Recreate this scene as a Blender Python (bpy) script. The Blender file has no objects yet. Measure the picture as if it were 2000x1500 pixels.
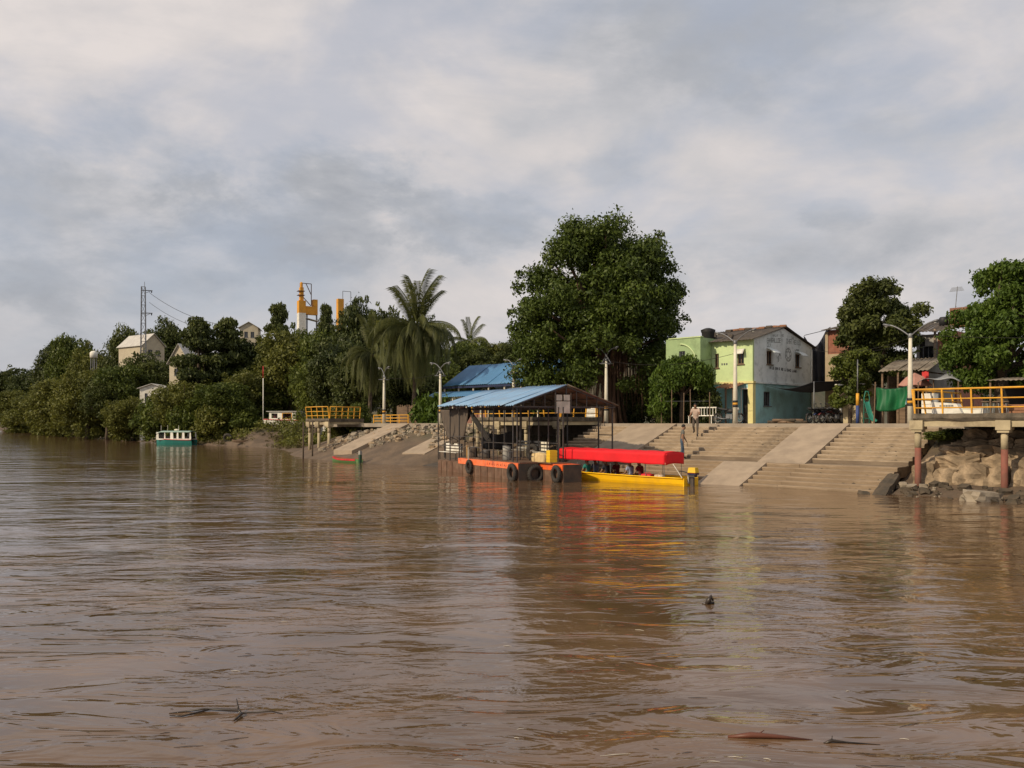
import bpy, bmesh, math, random
import numpy as np
from mathutils import Vector, Matrix

scene = bpy.context.scene
C = scene.collection
R = math.radians
rng = random.Random(7)
SKYX1, SKYY1, SKYX2, SKYY2 = 0.3, 0.2, 2.4, 1.2

# ------------------------------------------------------------------ camera, sky, sun, exposure
EYE = 2.75                       # eye height above the river (metres)
cam_d = bpy.data.cameras.new('camera')
cam_d.lens = 29.7; cam_d.sensor_width = 36.0; cam_d.sensor_fit = 'HORIZONTAL'
cam_d.shift_y = 0.038
cam_d.clip_start = 0.1; cam_d.clip_end = 12000
cam = bpy.data.objects.new('camera', cam_d); C.objects.link(cam)
cam.location = (0, 0, EYE); cam.rotation_euler = (R(90), 0, 0)
scene.camera = cam

SUN_AZ = Vector((-0.838, -0.544, 0)).normalized()     # horizontal direction towards the sun
SUN_EL = R(34)
sun_d = bpy.data.lights.new('sun', 'SUN'); sun_d.energy = 3.7; sun_d.angle = R(0.9); sun_d.color = (1.0, 0.83, 0.60)
sun = bpy.data.objects.new('sun', sun_d); C.objects.link(sun)
sv = Vector((SUN_AZ.x*math.cos(SUN_EL), SUN_AZ.y*math.cos(SUN_EL), math.sin(SUN_EL)))
sun.rotation_euler = sv.to_track_quat('Z', 'Y').to_euler(); sun.location = (-40, -30, 60)

world = bpy.data.worlds.new('World'); scene.world = world; world.use_nodes = True
wn = world.node_tree; wn.nodes.clear()
def N(tree, typ, **kw):
    n = tree.nodes.new(typ)
    for k, v in kw.items():
        if k in n.inputs: n.inputs[k].default_value = v
        else: setattr(n, k, v)
    return n
def L(tree, a, b): tree.links.new(a, b)
def math_n(tree, op, a, b=None, c=None):
    n = tree.nodes.new('ShaderNodeMath'); n.operation = op
    for i, x in enumerate((a, b, c)):
        if x is None: continue
        if isinstance(x, (int, float)): n.inputs[i].default_value = x
        else: tree.links.new(x, n.inputs[i])
    return n.outputs[0]
def ramp(tree, fac, stops, interp='EASE'):
    n = tree.nodes.new('ShaderNodeValToRGB'); n.color_ramp.interpolation = interp
    e = n.color_ramp.elements
    while len(e) < len(stops): e.new(0.5)
    for i, (p, c) in enumerate(stops):
        e[i].position = p; e[i].color = (c[0], c[1], c[2], 1) if not isinstance(c, (int, float)) else (c, c, c, 1)
    tree.links.new(fac, n.inputs[0]); return n.outputs[0]
def mixc(tree, fac, a, b, mode='MIX'):
    n = tree.nodes.new('ShaderNodeMix'); n.data_type = 'RGBA'; n.blend_type = mode
    for sock, x in ((n.inputs[0], fac), (n.inputs[6], a), (n.inputs[7], b)):
        if isinstance(x, (int, float)): sock.default_value = x
        elif isinstance(x, (tuple, list)): sock.default_value = (x[0], x[1], x[2], 1)
        else: tree.links.new(x, sock)
    return n.outputs[2]

def U(px): return (px - 1000.0) / 1650.0
# cloud masses of that evening: direction (as picture column, row), width, height, edge, greyness (negative: brighter)
CLOUD_BANKS = [(120, 390, 620, 190, 1, 0.13), (620, 430, 420, 130, 1, 0.11), (900, 440, 190, 85, 0, 0.06), (1420, 40, 620, 190, 1, 0.05), (1560, 540, 420, 130, 1, 0.06),
               (1190, 335, 75, 48, 1, 0.07), (1060, 345, 70, 45, 1, 0.06), (1640, 415, 70, 34, 0, 0.05),
               (820, 220, 420, 190, 1, -0.045), (1720, 380, 330, 80, 1, -0.055), (1300, 330, 300, 120, 1, -0.035), (330, 180, 330, 130, 1, -0.025), (760, 560, 500, 70, 1, -0.03), (1900, 40, 260, 80, 1, -0.04)]
sky = N(wn, 'ShaderNodeTexSky'); sky.sky_type = 'NISHITA'; sky.sun_disc = False
sky.sun_elevation = SUN_EL
sky.sun_rotation = math.atan2(SUN_AZ.x, SUN_AZ.y)
sky.air_density = 1.2; sky.dust_density = 1.0
tc = N(wn, 'ShaderNodeTexCoord')
sp = N(wn, 'ShaderNodeSeparateXYZ'); L(wn, tc.outputs['Generated'], sp.inputs[0])
def cloud_noise(scale, detail, rough, off, dist=0.0, sc=(1, 1, 1.9), rot=(0, 0, 0)):
    m = N(wn, 'ShaderNodeMapping'); m.inputs['Location'].default_value = off
    m.inputs['Scale'].default_value = sc; m.inputs['Rotation'].default_value = rot
    L(wn, tc.outputs['Generated'], m.inputs[0])
    n = N(wn, 'ShaderNodeTexNoise'); n.inputs['Scale'].default_value = scale
    n.inputs['Detail'].default_value = detail; n.inputs['Roughness'].default_value = rough
    n.inputs['Distortion'].default_value = dist
    L(wn, m.outputs[0], n.inputs[0]); return n.outputs['Fac']
n_big = cloud_noise(2.2, 3.0, 0.5, (SKYX1, SKYY1, 0.0), 0.3)
n_mid = cloud_noise(5.5, 9.0, 0.60, (SKYX2, SKYY2, 0.0), 0.15)
n_wsp = cloud_noise(4.0, 8.0, 0.62, (1.3, 4.4, 0.7), 0.5, sc=(0.8, 1, 2.6), rot=(0, 0.45, 0))
def cloud_bank(px, py, rx, ry, soft=1.0):
    "soft round cloud mass in a direction of the sky, its edge broken up by the noise"
    c = Vector((U(px), 1.0, (826-py)/1650.0)).normalized(); k = 1650.0
    vm = N(wn, 'ShaderNodeVectorMath'); vm.operation = 'SUBTRACT'; L(wn, tc.outputs['Generated'], vm.inputs[0]); vm.inputs[1].default_value = c
    v2 = N(wn, 'ShaderNodeVectorMath'); v2.operation = 'MULTIPLY'; L(wn, vm.outputs[0], v2.inputs[0]); v2.inputs[1].default_value = (k/rx, k/rx, k/ry)
    v3 = N(wn, 'ShaderNodeVectorMath'); v3.operation = 'LENGTH'; L(wn, v2.outputs[0], v3.inputs[0])
    e = math_n(wn, 'ADD', v3.outputs['Value'], math_n(wn, 'MULTIPLY', math_n(wn, 'SUBTRACT', n_mid, 0.5), 2.6))
    return ramp(wn, e, [(0.0, 1.0), (0.55, 0.85), (0.95*1.0, 0.0)] if soft < 1 else [(0.0, 1.0), (1.0, 0.0)], 'EASE')
grey = None
for a_ in CLOUD_BANKS:
    m_ = math_n(wn, 'MULTIPLY', cloud_bank(*a_[:5]), a_[5]); grey = m_ if grey is None else math_n(wn, 'ADD', grey, m_)
mixv = math_n(wn, 'ADD', math_n(wn, 'MULTIPLY', n_big, 0.40), math_n(wn, 'ADD', math_n(wn, 'MULTIPLY', n_mid, 0.34), math_n(wn, 'MULTIPLY', n_wsp, 0.26)))
mixv = math_n(wn, 'SUBTRACT', math_n(wn, 'ADD', mixv, 0.045), grey)
# cloud brightness: grey undersides to sun-warmed white tops
ccol = ramp(wn, mixv, [(0.34, (3.8, 3.95, 4.3)), (0.43, (4.5, 4.6, 4.9)), (0.50, (5.5, 5.45, 5.65)), (0.555, (6.5, 6.15, 6.1)), (0.63, (7.6, 7.0, 6.75))], 'LINEAR')
# pale blue gaps between the clouds
n_blue = cloud_noise(2.6, 6.0, 0.55, (7.7, 2.9, 0.0), 0.3)
veil = ramp(wn, n_blue, [(0.38, 0.45), (0.56, 1.0)], 'EASE')
skyd = N(wn, 'ShaderNodeVectorMath'); skyd.operation = 'SCALE'; skyd.inputs['Scale'].default_value = 1.0
L(wn, sky.outputs[0], skyd.inputs[0])
skyg = mixc(wn, 0.75, skyd.outputs[0], (4.5, 4.9, 5.9))
# a little haze low over the horizon
hz = ramp(wn, sp.outputs['Z'], [(0.0, 0.45), (0.13, 0.0)], 'EASE')
scol = mixc(wn, veil, skyg, ccol)
scol = mixc(wn, hz, scol, (5.0, 5.0, 5.3))
bg = N(wn, 'ShaderNodeBackground'); bg.inputs['Strength'].default_value = 0.1
L(wn, scol, bg.inputs['Color'])
world.cycles.sampling_method = 'MANUAL'; world.cycles.sample_map_resolution = 256
wo = N(wn, 'ShaderNodeOutputWorld'); L(wn, bg.outputs[0], wo.inputs[0])

scene.view_settings.view_transform = 'Standard'
scene.view_settings.look = 'None'
scene.view_settings.exposure = 0.0
scene.view_settings.gamma = 1.0
scene.view_settings.use_curve_mapping = False
scene.cycles.max_bounces = 6; scene.cycles.transparent_max_bounces = 8
scene.cycles.use_denoising = True

# ------------------------------------------------------------------ helpers
def U(px): return (px - 1000.0) / 1650.0
S2 = math.sqrt(0.5)
# bank frame: x runs right along the quay edge, y runs inland, z up; quay edge is the line y = 0
BO = Vector((28.8, 28.8, 0.0)); BROT = -math.pi / 4
def bw(x, y, z=0.0):
    "bank coordinates to world"
    return Vector((BO.x + x*S2 + y*S2, BO.y - x*S2 + y*S2, z))
def at(px, t):
    "bank x and world depth of the spot on the line y = t seen in direction px"
    u = U(px); Y = (57.6 + t/S2) / (1 + u)
    return -(Y - u*Y) * S2, Y
def BX(px, t): return at(px, t)[0]
def HZ(py, Y): return EYE + (826.0 - py) / 1650.0 * Y
def wp(px, py, Y): return Vector((U(px)*Y, Y, HZ(py, Y)))

class MB:
    def __init__(s): s.v = []; s.f = []; s.m = []
    def add(s, vs, fs, m=0):
        b = len(s.v); s.v += [tuple(v) for v in vs]
        s.f += [tuple(i + b for i in f) for f in fs]; s.m += [m] * len(fs); return s
    def box(s, c, d, m=0, rz=0.0, rot=None, taper=1.0):
        hx, hy, hz = d[0]/2, d[1]/2, d[2]/2
        M = rot if rot is not None else Matrix.Rotation(rz, 3, 'Z')
        vs = []
        for z in (-1, 1):
            k = taper if z > 0 else 1.0
            for x, y in ((-1, -1), (1, -1), (1, 1), (-1, 1)):
                vs.append(Vector(c) + M @ Vector((x*hx*k, y*hy*k, z*hz)))
        return s.add(vs, [(3,2,1,0), (4,5,6,7), (0,1,5,4), (1,2,6,5), (2,3,7,6), (3,0,4,7)], m)
    def b2(s, lo, hi, m=0):
        return s.box([(a+b)/2 for a, b in zip(lo, hi)], [b-a for a, b in zip(lo, hi)], m)
    def beam(s, p, q, w, h, m=0):
        p = Vector(p); q = Vector(q); d = q - p
        up = Vector((0, 0, 1)) if abs(d.normalized().z) < 0.98 else Vector((1, 0, 0))
        sx = d.cross(up).normalized(); uz = sx.cross(d).normalized()
        vs = []
        for e in (p, q):
            for a, b in ((-1, -1), (1, -1), (1, 1), (-1, 1)): vs.append(e + sx*(a*w/2) + uz*(b*h/2))
        return s.add(vs, [(0,1,2,3), (7,6,5,4), (1,0,4,5), (2,1,5,6), (3,2,6,7), (0,3,7,4)], m)
    def tube(s, pts, rad, seg=8, m=0, cap=True):
        pts = [Vector(p) for p in pts]
        if isinstance(rad, (int, float)): rad = [rad]*len(pts)
        vs = []; fs = []; n = len(pts)
        ref = None
        for i, p in enumerate(pts):
            d = (pts[min(i+1, n-1)] - pts[max(i-1, 0)]).normalized()
            if ref is None: ref = Vector((1, 0, 0)) if abs(d.x) < 0.9 else Vector((0, 1, 0))
            a = (ref - d*ref.dot(d)).normalized(); b = d.cross(a); ref = a
            for k in range(seg):
                t = 2*math.pi*k/seg
                vs.append(p + a*(math.cos(t)*rad[i]) + b*(math.sin(t)*rad[i]))
        for i in range(n-1):
            for k in range(seg):
                k2 = (k+1) % seg
                fs.append((i*seg+k, i*seg+k2, (i+1)*seg+k2, (i+1)*seg+k))
        if cap:
            fs.append(tuple(range(seg-1, -1, -1))); fs.append(tuple((n-1)*seg+k for k in range(seg)))
        return s.add(vs, fs, m)
    def prism(s, poly, ext, m=0):
        "poly: list of 3D points, ext: extrusion vector"
        n = len(poly); e = Vector(ext)
        vs = [Vector(p) for p in poly] + [Vector(p) + e for p in poly]
        fs = [tuple(range(n-1, -1, -1)), tuple(range(n, 2*n))] + [(i, (i+1) % n, n+(i+1) % n, n+i) for i in range(n)]
        return s.add(vs, fs, m)
    def lathe(s, prof, c=(0, 0, 0), seg=14, m=0, axis='Z'):
        vs = []; fs = []; n = len(prof)
        for r, z in prof:
            for k in range(seg):
                t = 2*math.pi*k/seg; a, b = r*math.cos(t), r*math.sin(t)
                p = {'Z': (a, b, z), 'Y': (a, z, b), 'X': (z, a, b)}[axis]
                vs.append(Vector(c) + Vector(p))
        for i in range(n-1):
            for k in range(seg):
                k2 = (k+1) % seg; fs.append((i*seg+k, i*seg+k2, (i+1)*seg+k2, (i+1)*seg+k))
        fs.append(tuple(range(seg-1, -1, -1))); fs.append(tuple((n-1)*seg+k for k in range(seg)))
        return s.add(vs, fs, m)
    def torus(s, c, R0, r, axis='Y', seg=20, rs=8, m=0, flat=1.0):
        vs = []; fs = []
        for i in range(seg):
            t = 2*math.pi*i/seg
            for k in range(rs):
                q = 2*math.pi*k/rs
                rr = R0 + r*math.cos(q); w = r*flat*math.sin(q)
                a, b = rr*math.cos(t), rr*math.sin(t)
                p = {'Z': (a, b, w), 'Y': (a, w, b), 'X': (w, a, b)}[axis]
                vs.append(Vector(c) + Vector(p))
        for i in range(seg):
            for k in range(rs):
                i2 = (i+1) % seg; k2 = (k+1) % rs
                fs.append((i*rs+k, i2*rs+k, i2*rs+k2, i*rs+k2))
        return s.add(vs, fs, m)
    def mesh(s, name, smooth=False):
        me = bpy.data.meshes.new(name); me.from_pydata(s.v, [], s.f); me.update()
        if len(set(s.m)) > 1: me.polygons.foreach_set('material_index', s.m)
        bm = bmesh.new(); bm.from_mesh(me); bmesh.ops.recalc_face_normals(bm, faces=bm.faces); bm.to_mesh(me); bm.free()
        if smooth: me.polygons.foreach_set('use_smooth', [True]*len(me.polygons))
        return me
    def build(s, name, mats, parent=None, smooth=False):
        me = s.mesh(name, smooth)
        for m in (mats if isinstance(mats, (list, tuple)) else [mats]): me.materials.append(m)
        o = bpy.data.objects.new(name, me); C.objects.link(o)
        if parent is not None: o.parent = parent
        return o
def tag(o, label=None, cat=None, group=None, kind=None):
    if label: o['label'] = label
    if cat: o['category'] = cat
    if group: o['group'] = group
    if kind: o['kind'] = kind
    return o
def thing(name, label, cat, loc=(0, 0, 0), rz=0.0, group=None):
    o = bpy.data.objects.new(name, None); C.objects.link(o)
    o.empty_display_size = 0.3
    o.location = loc; o.rotation_euler = (0, 0, rz)
    return tag(o, label, cat, group)
def bthing(name, label, cat, x, y, z, group=None, rz=0.0):
    return thing(name, label, cat, bw(x, y, z), BROT + rz, group)
def inst(me, name, parent, loc=(0, 0, 0), rot=(0, 0, 0), sc=None):
    o = bpy.data.objects.new(name, me); C.objects.link(o); o.parent = parent
    o.location = loc; o.rotation_euler = rot
    if sc: o.scale = sc
    return o
def copy_tree(o, parent=None):
    c = o.copy(); C.objects.link(c); c.parent = parent
    for ch in list(o.children): copy_tree(ch, c)
    return c

# ------------------------------------------------------------------ materials
MATS = {}
def mat(name, col, rough=0.8, col2=None, scale=3.0, detail=5.0, bump=0.0, bscale=None, metal=0.0, stain=None, stain_scale=0.7, stain_amt=0.5, stain_lo=0.45, stretch=(1, 1, 1), spec=0.4):
    if name in MATS: return MATS[name]
    m = bpy.data.materials.new(name); m.use_nodes = True; t = m.node_tree
    b = t.nodes['Principled BSDF']; b.inputs['Roughness'].default_value = rough; b.inputs['Metallic'].default_value = metal
    b.inputs['Specular IOR Level'].default_value = spec
    tcn = N(t, 'ShaderNodeTexCoord'); mp = N(t, 'ShaderNodeMapping'); mp.inputs['Scale'].default_value = stretch
    L(t, tcn.outputs['Object'], mp.inputs[0])
    def noise(sc, det, ro=0.6):
        n = N(t, 'ShaderNodeTexNoise'); n.inputs['Scale'].default_value = sc; n.inputs['Detail'].default_value = det
        n.inputs['Roughness'].default_value = ro; L(t, mp.outputs[0], n.inputs[0]); return n.outputs['Fac']
    col2 = col2 or tuple(c*0.72 for c in col)
    c = mixc(t, ramp(t, noise(scale, detail), [(0.32, 0.0), (0.68, 1.0)]), col, col2)
    if stain:
        f = ramp(t, noise(stain_scale, 6.0, 0.7), [(stain_lo, 0.0), (stain_lo+0.2, stain_amt)])
        c = mixc(t, f, c, stain)
    L(t, c, b.inputs['Base Color'])
    if bump:
        bn = N(t, 'ShaderNodeBump'); bn.inputs['Strength'].default_value = bump; bn.inputs['Distance'].default_value = 0.05
        L(t, noise(bscale or scale*4, 6.0), bn.inputs['Height']); L(t, bn.outputs[0], b.inputs['Normal'])
    MATS[name] = m; return m

def leaf_mat(name, dark, light, trans=0.35):
    m = bpy.data.materials.new(name); m.use_nodes = True; t = m.node_tree; t.nodes.clear()
    a = N(t, 'ShaderNodeAttribute'); a.attribute_name = 'rnd'
    oi = N(t, 'ShaderNodeObjectInfo')
    f = math_n(t, 'ADD', math_n(t, 'MULTIPLY', a.outputs['Fac'], 0.8), math_n(t, 'MULTIPLY', oi.outputs['Random'], 0.2))
    mid = tuple((x+y)/2 for x, y in zip(dark, light))
    c = ramp(t, f, [(0.0, dark), (0.5, mid), (0.93, light), (1.0, (light[0]*1.5, light[1]*1.15, light[2]))], 'LINEAR')
    d = N(t, 'ShaderNodeBsdfPrincipled'); d.inputs['Roughness'].default_value = 0.55; d.inputs['Specular IOR Level'].default_value = 0.3
    L(t, c, d.inputs['Base Color'])
    tr = N(t, 'ShaderNodeBsdfTranslucent'); L(t, c, tr.inputs[0])
    mx = N(t, 'ShaderNodeMixShader'); mx.inputs[0].default_value = trans
    L(t, d.outputs[0], mx.inputs[1]); L(t, tr.outputs[0], mx.inputs[2])
    o = N(t, 'ShaderNodeOutputMaterial'); L(t, mx.outputs[0], o.inputs[0])
    return m

M_conc = mat('concrete_worn', (0.37, 0.285, 0.195), 0.9, (0.23, 0.175, 0.118), 2.2, 8, 0.35, 14, stain=(0.11, 0.085, 0.06), stain_scale=0.7, stain_amt=0.75, stain_lo=0.47, stretch=(0.45, 1, 1))
M_conc_s = mat('concrete_smooth', (0.37, 0.29, 0.21), 0.88, (0.30, 0.235, 0.17), 1.2, 7, 0.15, 9, stain=(0.22, 0.17, 0.125), stain_scale=0.8, stain_amt=0.45)
M_conc_dark = mat('concrete_dark', (0.15, 0.11, 0.075), 0.75, (0.21, 0.16, 0.11), 2.5, 7, 0.3, 12, stretch=(0.4, 1, 1))
M_conc_low = mat('concrete_silted', (0.29, 0.215, 0.14), 0.85, (0.20, 0.145, 0.093), 1.8, 7, 0.3, 12, stain=(0.14, 0.10, 0.065), stain_scale=0.6, stain_amt=0.6, stretch=(0.35, 1, 1))
M_pave = mat('pavement', (0.33, 0.28, 0.22), 0.9, (0.25, 0.21, 0.165), 0.8, 8, 0.2, 10)
M_beam = mat('beam_paint', (0.50, 0.42, 0.27), 0.85, (0.36, 0.30, 0.19), 2.0, 7, 0.1, stain=(0.16, 0.12, 0.08), stain_amt=0.6)
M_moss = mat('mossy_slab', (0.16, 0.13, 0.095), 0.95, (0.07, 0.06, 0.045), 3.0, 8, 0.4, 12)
M_redcol = mat('red_primer', (0.25, 0.085, 0.06), 0.8, (0.17, 0.07, 0.05), 3, 6, 0.1, stain=(0.15, 0.1, 0.07), stain_amt=0.5)
M_yel = mat('yellow_rail', (0.78, 0.40, 0.03), 0.55, (0.62, 0.30, 0.03), 5, 5, stain=(0.3, 0.16, 0.05), stain_amt=0.35, stain_scale=3)
M_white = mat('white_paint', (0.78, 0.76, 0.68), 0.7, (0.62, 0.60, 0.53), 3, 6, stain=(0.35, 0.31, 0.25), stain_amt=0.4)
M_cream = mat('cream_pole', (0.72, 0.68, 0.55), 0.75, (0.58, 0.54, 0.44), 2, 6, stain=(0.35, 0.31, 0.24), stain_amt=0.4)
M_black = mat('black_paint', (0.025, 0.025, 0.028), 0.6)
M_metal = mat('grey_steel', (0.20, 0.21, 0.22), 0.5, (0.13, 0.13, 0.14), 4, 5, metal=0.4)
M_dsteel = mat('dark_steel', (0.055, 0.055, 0.06), 0.55, (0.09, 0.07, 0.055), 4, 6, metal=0.2)
M_rubber = mat('tyre_rubber', (0.022, 0.021, 0.02), 0.85, (0.05, 0.042, 0.035), 6, 5)
M_rust = mat('rusty_hull', (0.15, 0.078, 0.048), 0.85, (0.10, 0.058, 0.038), 2.5, 8, 0.2, stain=(0.19, 0.125, 0.085), stain_scale=1.5, stain_amt=0.7)
M_dhull = mat('dark_hull', (0.045, 0.036, 0.03), 0.8, (0.08, 0.055, 0.04), 2.5, 7, 0.2)
M_orange = mat('orange_paint', (0.85, 0.13, 0.02), 0.5, (0.72, 0.12, 0.03), 3, 5, stain=(0.4, 0.13, 0.07), stain_scale=2.5, stain_amt=0.5)
M_orangew = mat('orange_worn', (0.85, 0.15, 0.04), 0.6, (0.75, 0.22, 0.10), 3.5, 6, stain=(0.30, 0.09, 0.06), stain_scale=2.0, stain_amt=0.8, stain_lo=0.50)
M_bluetin = mat('blue_tin', (0.22, 0.37, 0.55), 0.45, (0.17, 0.30, 0.48), 1.2, 6, stain=(0.28, 0.33, 0.37), stain_scale=1.2, stain_amt=0.4)
M_bluetin2 = mat('blue_tin_far', (0.075, 0.20, 0.37), 0.55, (0.06, 0.17, 0.32), 0.8, 5)
M_bark = mat('bark', (0.115, 0.085, 0.06), 0.95, (0.06, 0.045, 0.033), 5, 7, 0.5, 20, stretch=(1, 1, 0.25))
M_barkr = mat('bark_reddish', (0.15, 0.09, 0.06), 0.95, (0.08, 0.05, 0.035), 5, 7, 0.5, 20, stretch=(1, 1, 0.2))
M_glass = mat('dark_glass', (0.02, 0.022, 0.025), 0.15, spec=0.6)
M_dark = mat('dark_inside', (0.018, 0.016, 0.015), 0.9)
M_wood = mat('old_wood', (0.20, 0.135, 0.085), 0.85, (0.12, 0.08, 0.05), 4, 6, 0.2, stretch=(0.3, 1, 3))
M_skin = mat('skin', (0.30, 0.165, 0.10), 0.6)
M_hair = mat('hair', (0.012, 0.010, 0.009), 0.7)

# ------------------------------------------------------------------ water
def water_mat():
    m = bpy.data.materials.new('muddy_water'); m.use_nodes = True; t = m.node_tree
    b = t.nodes['Principled BSDF']
    b.inputs['IOR'].default_value = 1.52; b.inputs['Specular IOR Level'].default_value = 0.5
    tcn = N(t, 'ShaderNodeTexCoord')
    def noise(sc, det, ro, stretch=(1, 1, 1), rot=0.0, dist=0.0, off=(0, 0, 0)):
        mp = N(t, 'ShaderNodeMapping'); mp.inputs['Scale'].default_value = stretch
        mp.inputs['Rotation'].default_value = (0, 0, rot); mp.inputs['Location'].default_value = off
        L(t, tcn.outputs['Object'], mp.inputs[0])
        n = N(t, 'ShaderNodeTexNoise'); n.inputs['Scale'].default_value = sc; n.inputs['Detail'].default_value = det
        n.inputs['Roughness'].default_value = ro; n.inputs['Distortion'].default_value = dist
        L(t, mp.outputs[0], n.inputs[0]); return n.outputs['Fac']
    # silt: broad boils of paler and redder mud
    silt = noise(0.35, 4, 0.55, (1, 1.6, 1), 0.3, 0.8)
    c = mixc(t, ramp(t, silt, [(0.35, 0.0), (0.65, 1.0)]), (0.098, 0.058, 0.030), (0.150, 0.090, 0.050))
    L(t, c, b.inputs['Base Color'])
    b.inputs['Roughness'].default_value = 0.06
    swell = noise(0.36, 2.0, 0.45, (0.7, 1.3, 1), 0.25, 0.6)
    mid = noise(1.25, 3.0, 0.5, (0.55, 1.35, 1), -0.12, 1.1)
    fine = noise(4.2, 3.0, 0.55, (0.6, 1.2, 1), 0.15, 0.8)
    patch = ramp(t, noise(0.16, 3.0, 0.55, (0.8, 1.4, 1), 0.5, 0.5, (5, 2, 0)), [(0.40, 0.10), (0.62, 1.0)])
    # calmer in the lee of the bank
    sp2 = N(t, 'ShaderNodeSeparateXYZ'); L(t, tcn.outputs['Object'], sp2.inputs[0])
    lee = ramp(t, math_n(t, 'MULTIPLY', math_n(t, 'ADD', sp2.outputs['X'], sp2.outputs['Y']), 0.02), [(0.16, 1.0), (0.78, 0.42)], 'LINEAR')
    patch2 = ramp(t, noise(0.11, 3.0, 0.55, (0.7, 1.5, 1), 0.2, 0.8, (1, 9, 0)), [(0.36, 0.28), (0.66, 1.0)])
    h = math_n(t, 'ADD', math_n(t, 'MULTIPLY', swell, 0.095),
        math_n(t, 'ADD', math_n(t, 'MULTIPLY', math_n(t, 'MULTIPLY', mid, math_n(t, 'MULTIPLY', patch2, lee)), 0.085),
               math_n(t, 'MULTIPLY', math_n(t, 'MULTIPLY', fine, math_n(t, 'MULTIPLY', patch, lee)), 0.015)))
    bn = N(t, 'ShaderNodeBump'); bn.inputs['Strength'].default_value = 1.0; bn.inputs['Distance'].default_value = 1.0
    L(t, h, bn.inputs['Height']); L(t, bn.outputs[0], b.inputs['Normal'])
    return m
wm = MB(); wm.add([(-6000, -6000, 0), (6000, -6000, 0), (6000, 6000, 0), (-6000, 6000, 0)], [(0, 1, 2, 3)])
tag(wm.build('river_water', water_mat()), kind='structure')

# ------------------------------------------------------------------ terrain: river bed, banks, hill, out to the horizon
W = np.array([(2500, -2600), (60, -13), (29, 18.3), (14, 33.4), (0, 47.4), (-7, 54.3), (-11.8, 59.2), (-17.5, 68), (-23, 85), (-29, 97), (-40, 107), (-54, 124), (-72, 147), (-110, 205), (-196, 326), (-500, 800), (-3200, 4600)], float)
def bank_D(X, Y):
    P = np.stack([X, Y], -1); best = np.full(X.shape, 1e9); sign = np.ones(X.shape)
    for i in range(len(W)-1):
        a, b = W[i], W[i+1]; d = b-a
        t = np.clip(((P-a) @ d) / (d @ d), 0, 1)
        q = a + t[..., None]*d; v = P-q; dist = np.hypot(v[..., 0], v[..., 1])
        cr = d[0]*(P[..., 1]-a[1]) - d[1]*(P[..., 0]-a[0])
        k = dist < best; best = np.where(k, dist, best); sign = np.where(k, np.where(cr < 0, 1, -1), sign)
    return best*sign
def sstep(a, b, x):
    t = np.clip((x-a)/(b-a), 0, 1); return t*t*(3-2*t)
def vnoise(X, Y, sc, seed):
    X = X*sc; Y = Y*sc; xi = np.floor(X).astype(np.int64); yi = np.floor(Y).astype(np.int64); fx = X-xi; fy = Y-yi
    def h(a, b):
        n = (a*374761393 + b*668265263 + seed*1274126177) & 0x7fffffff
        n = ((n ^ (n >> 13))*1103515245) & 0x7fffffff
        return ((n ^ (n >> 16)) & 0xffff)/65535.0
    u = fx*fx*(3-2*fx); v = fy*fy*(3-2*fy)
    return (h(xi, yi)*(1-u)+h(xi+1, yi)*u)*(1-v) + (h(xi, yi+1)*(1-u)+h(xi+1, yi+1)*u)*v
def terrain_z(X, Y):
    X = np.asarray(X, float); Y = np.asarray(Y, float)
    D = bank_D(X, Y); s = (Y-X)*S2
    fb = (vnoise(X, Y, 0.35, 3)-0.5)*0.5 + (vnoise(X, Y, 1.1, 5)-0.5)*0.22
    bed = np.maximum(-2.0, D*0.35)
    # built quay: kept below steps and paving
    under = sstep(12.6, 13.6, s) * (1-sstep(41.5, 43, s))
    quay = np.where(D < 7.25, D*0.378-0.75*under - 0.06*(1-under), 2.45)
    quay = np.minimum(quay, 2.45)
    rough = np.clip(D, 0, 1)*fb*(1-under)*np.clip((7.0-D)/3.0, 0, 1)
    # right of the steps: low shelf of mud, then a steep rock face
    sh = np.where(D < 2.6, 0.15*D, 0.39 + (D-2.6)*0.60); sh = np.minimum(sh, 2.45)
    quay = np.where(s < 13.1, sh, quay)
    # left natural bank and hill
    nat = np.where(D < 9, 0.14*D, 1.26+(D-9)*0.30)
    nat = np.minimum(nat, 2.6 + 11.5*sstep(8, 60, D))
    hill = sstep(60, 78, s)
    z = np.where(D > 0, quay*(1-hill) + nat*hill + rough*0.9 + hill*fb*np.clip(D, 0, 2)*0.35, bed)
    far = sstep(55, 160, (X+Y)*S2 - 57.6*S2) * (1-hill)
    z = z + far*3.0
    z = z + np.where(D > 0, 1.75*np.exp(-((X+28.5)**2+(Y-107)**2)/42.0), 0)
    return z
def graded(lo, hi, fine_lo, fine_hi, step, grow=1.25):
    mid = list(np.arange(fine_lo, fine_hi+1e-6, step)); a = []; x = fine_lo; d = step
    while x > lo: d *= grow; x -= d; a.append(x)
    b = []; x = fine_hi; d = step
    while x < hi: d *= grow; x += d; b.append(x)
    return np.array(a[::-1] + mid + b)
gx = graded(-6000, 6000, -62, 34, 0.8); gy = graded(-6000, 6000, 16, 128, 0.8)
GX, GY = np.meshgrid(gx, gy); GZ = terrain_z(GX, GY)
nx, ny = len(gx), len(gy)
me = bpy.data.meshes.new('ground')
me.vertices.add(nx*ny); me.vertices.foreach_set('co', np.stack([GX, GY, GZ], -1).astype(np.float32).ravel())
idx = np.arange(nx*ny).reshape(ny, nx)
q = np.stack([idx[:-1, :-1], idx[:-1, 1:], idx[1:, 1:], idx[1:, :-1]], -1).reshape(-1, 4)
me.loops.add(q.size); me.loops.foreach_set('vertex_index', q.ravel().astype(np.int32))
me.polygons.add(len(q)); me.polygons.foreach_set('loop_start', np.arange(0, q.size, 4, dtype=np.int32))
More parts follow.
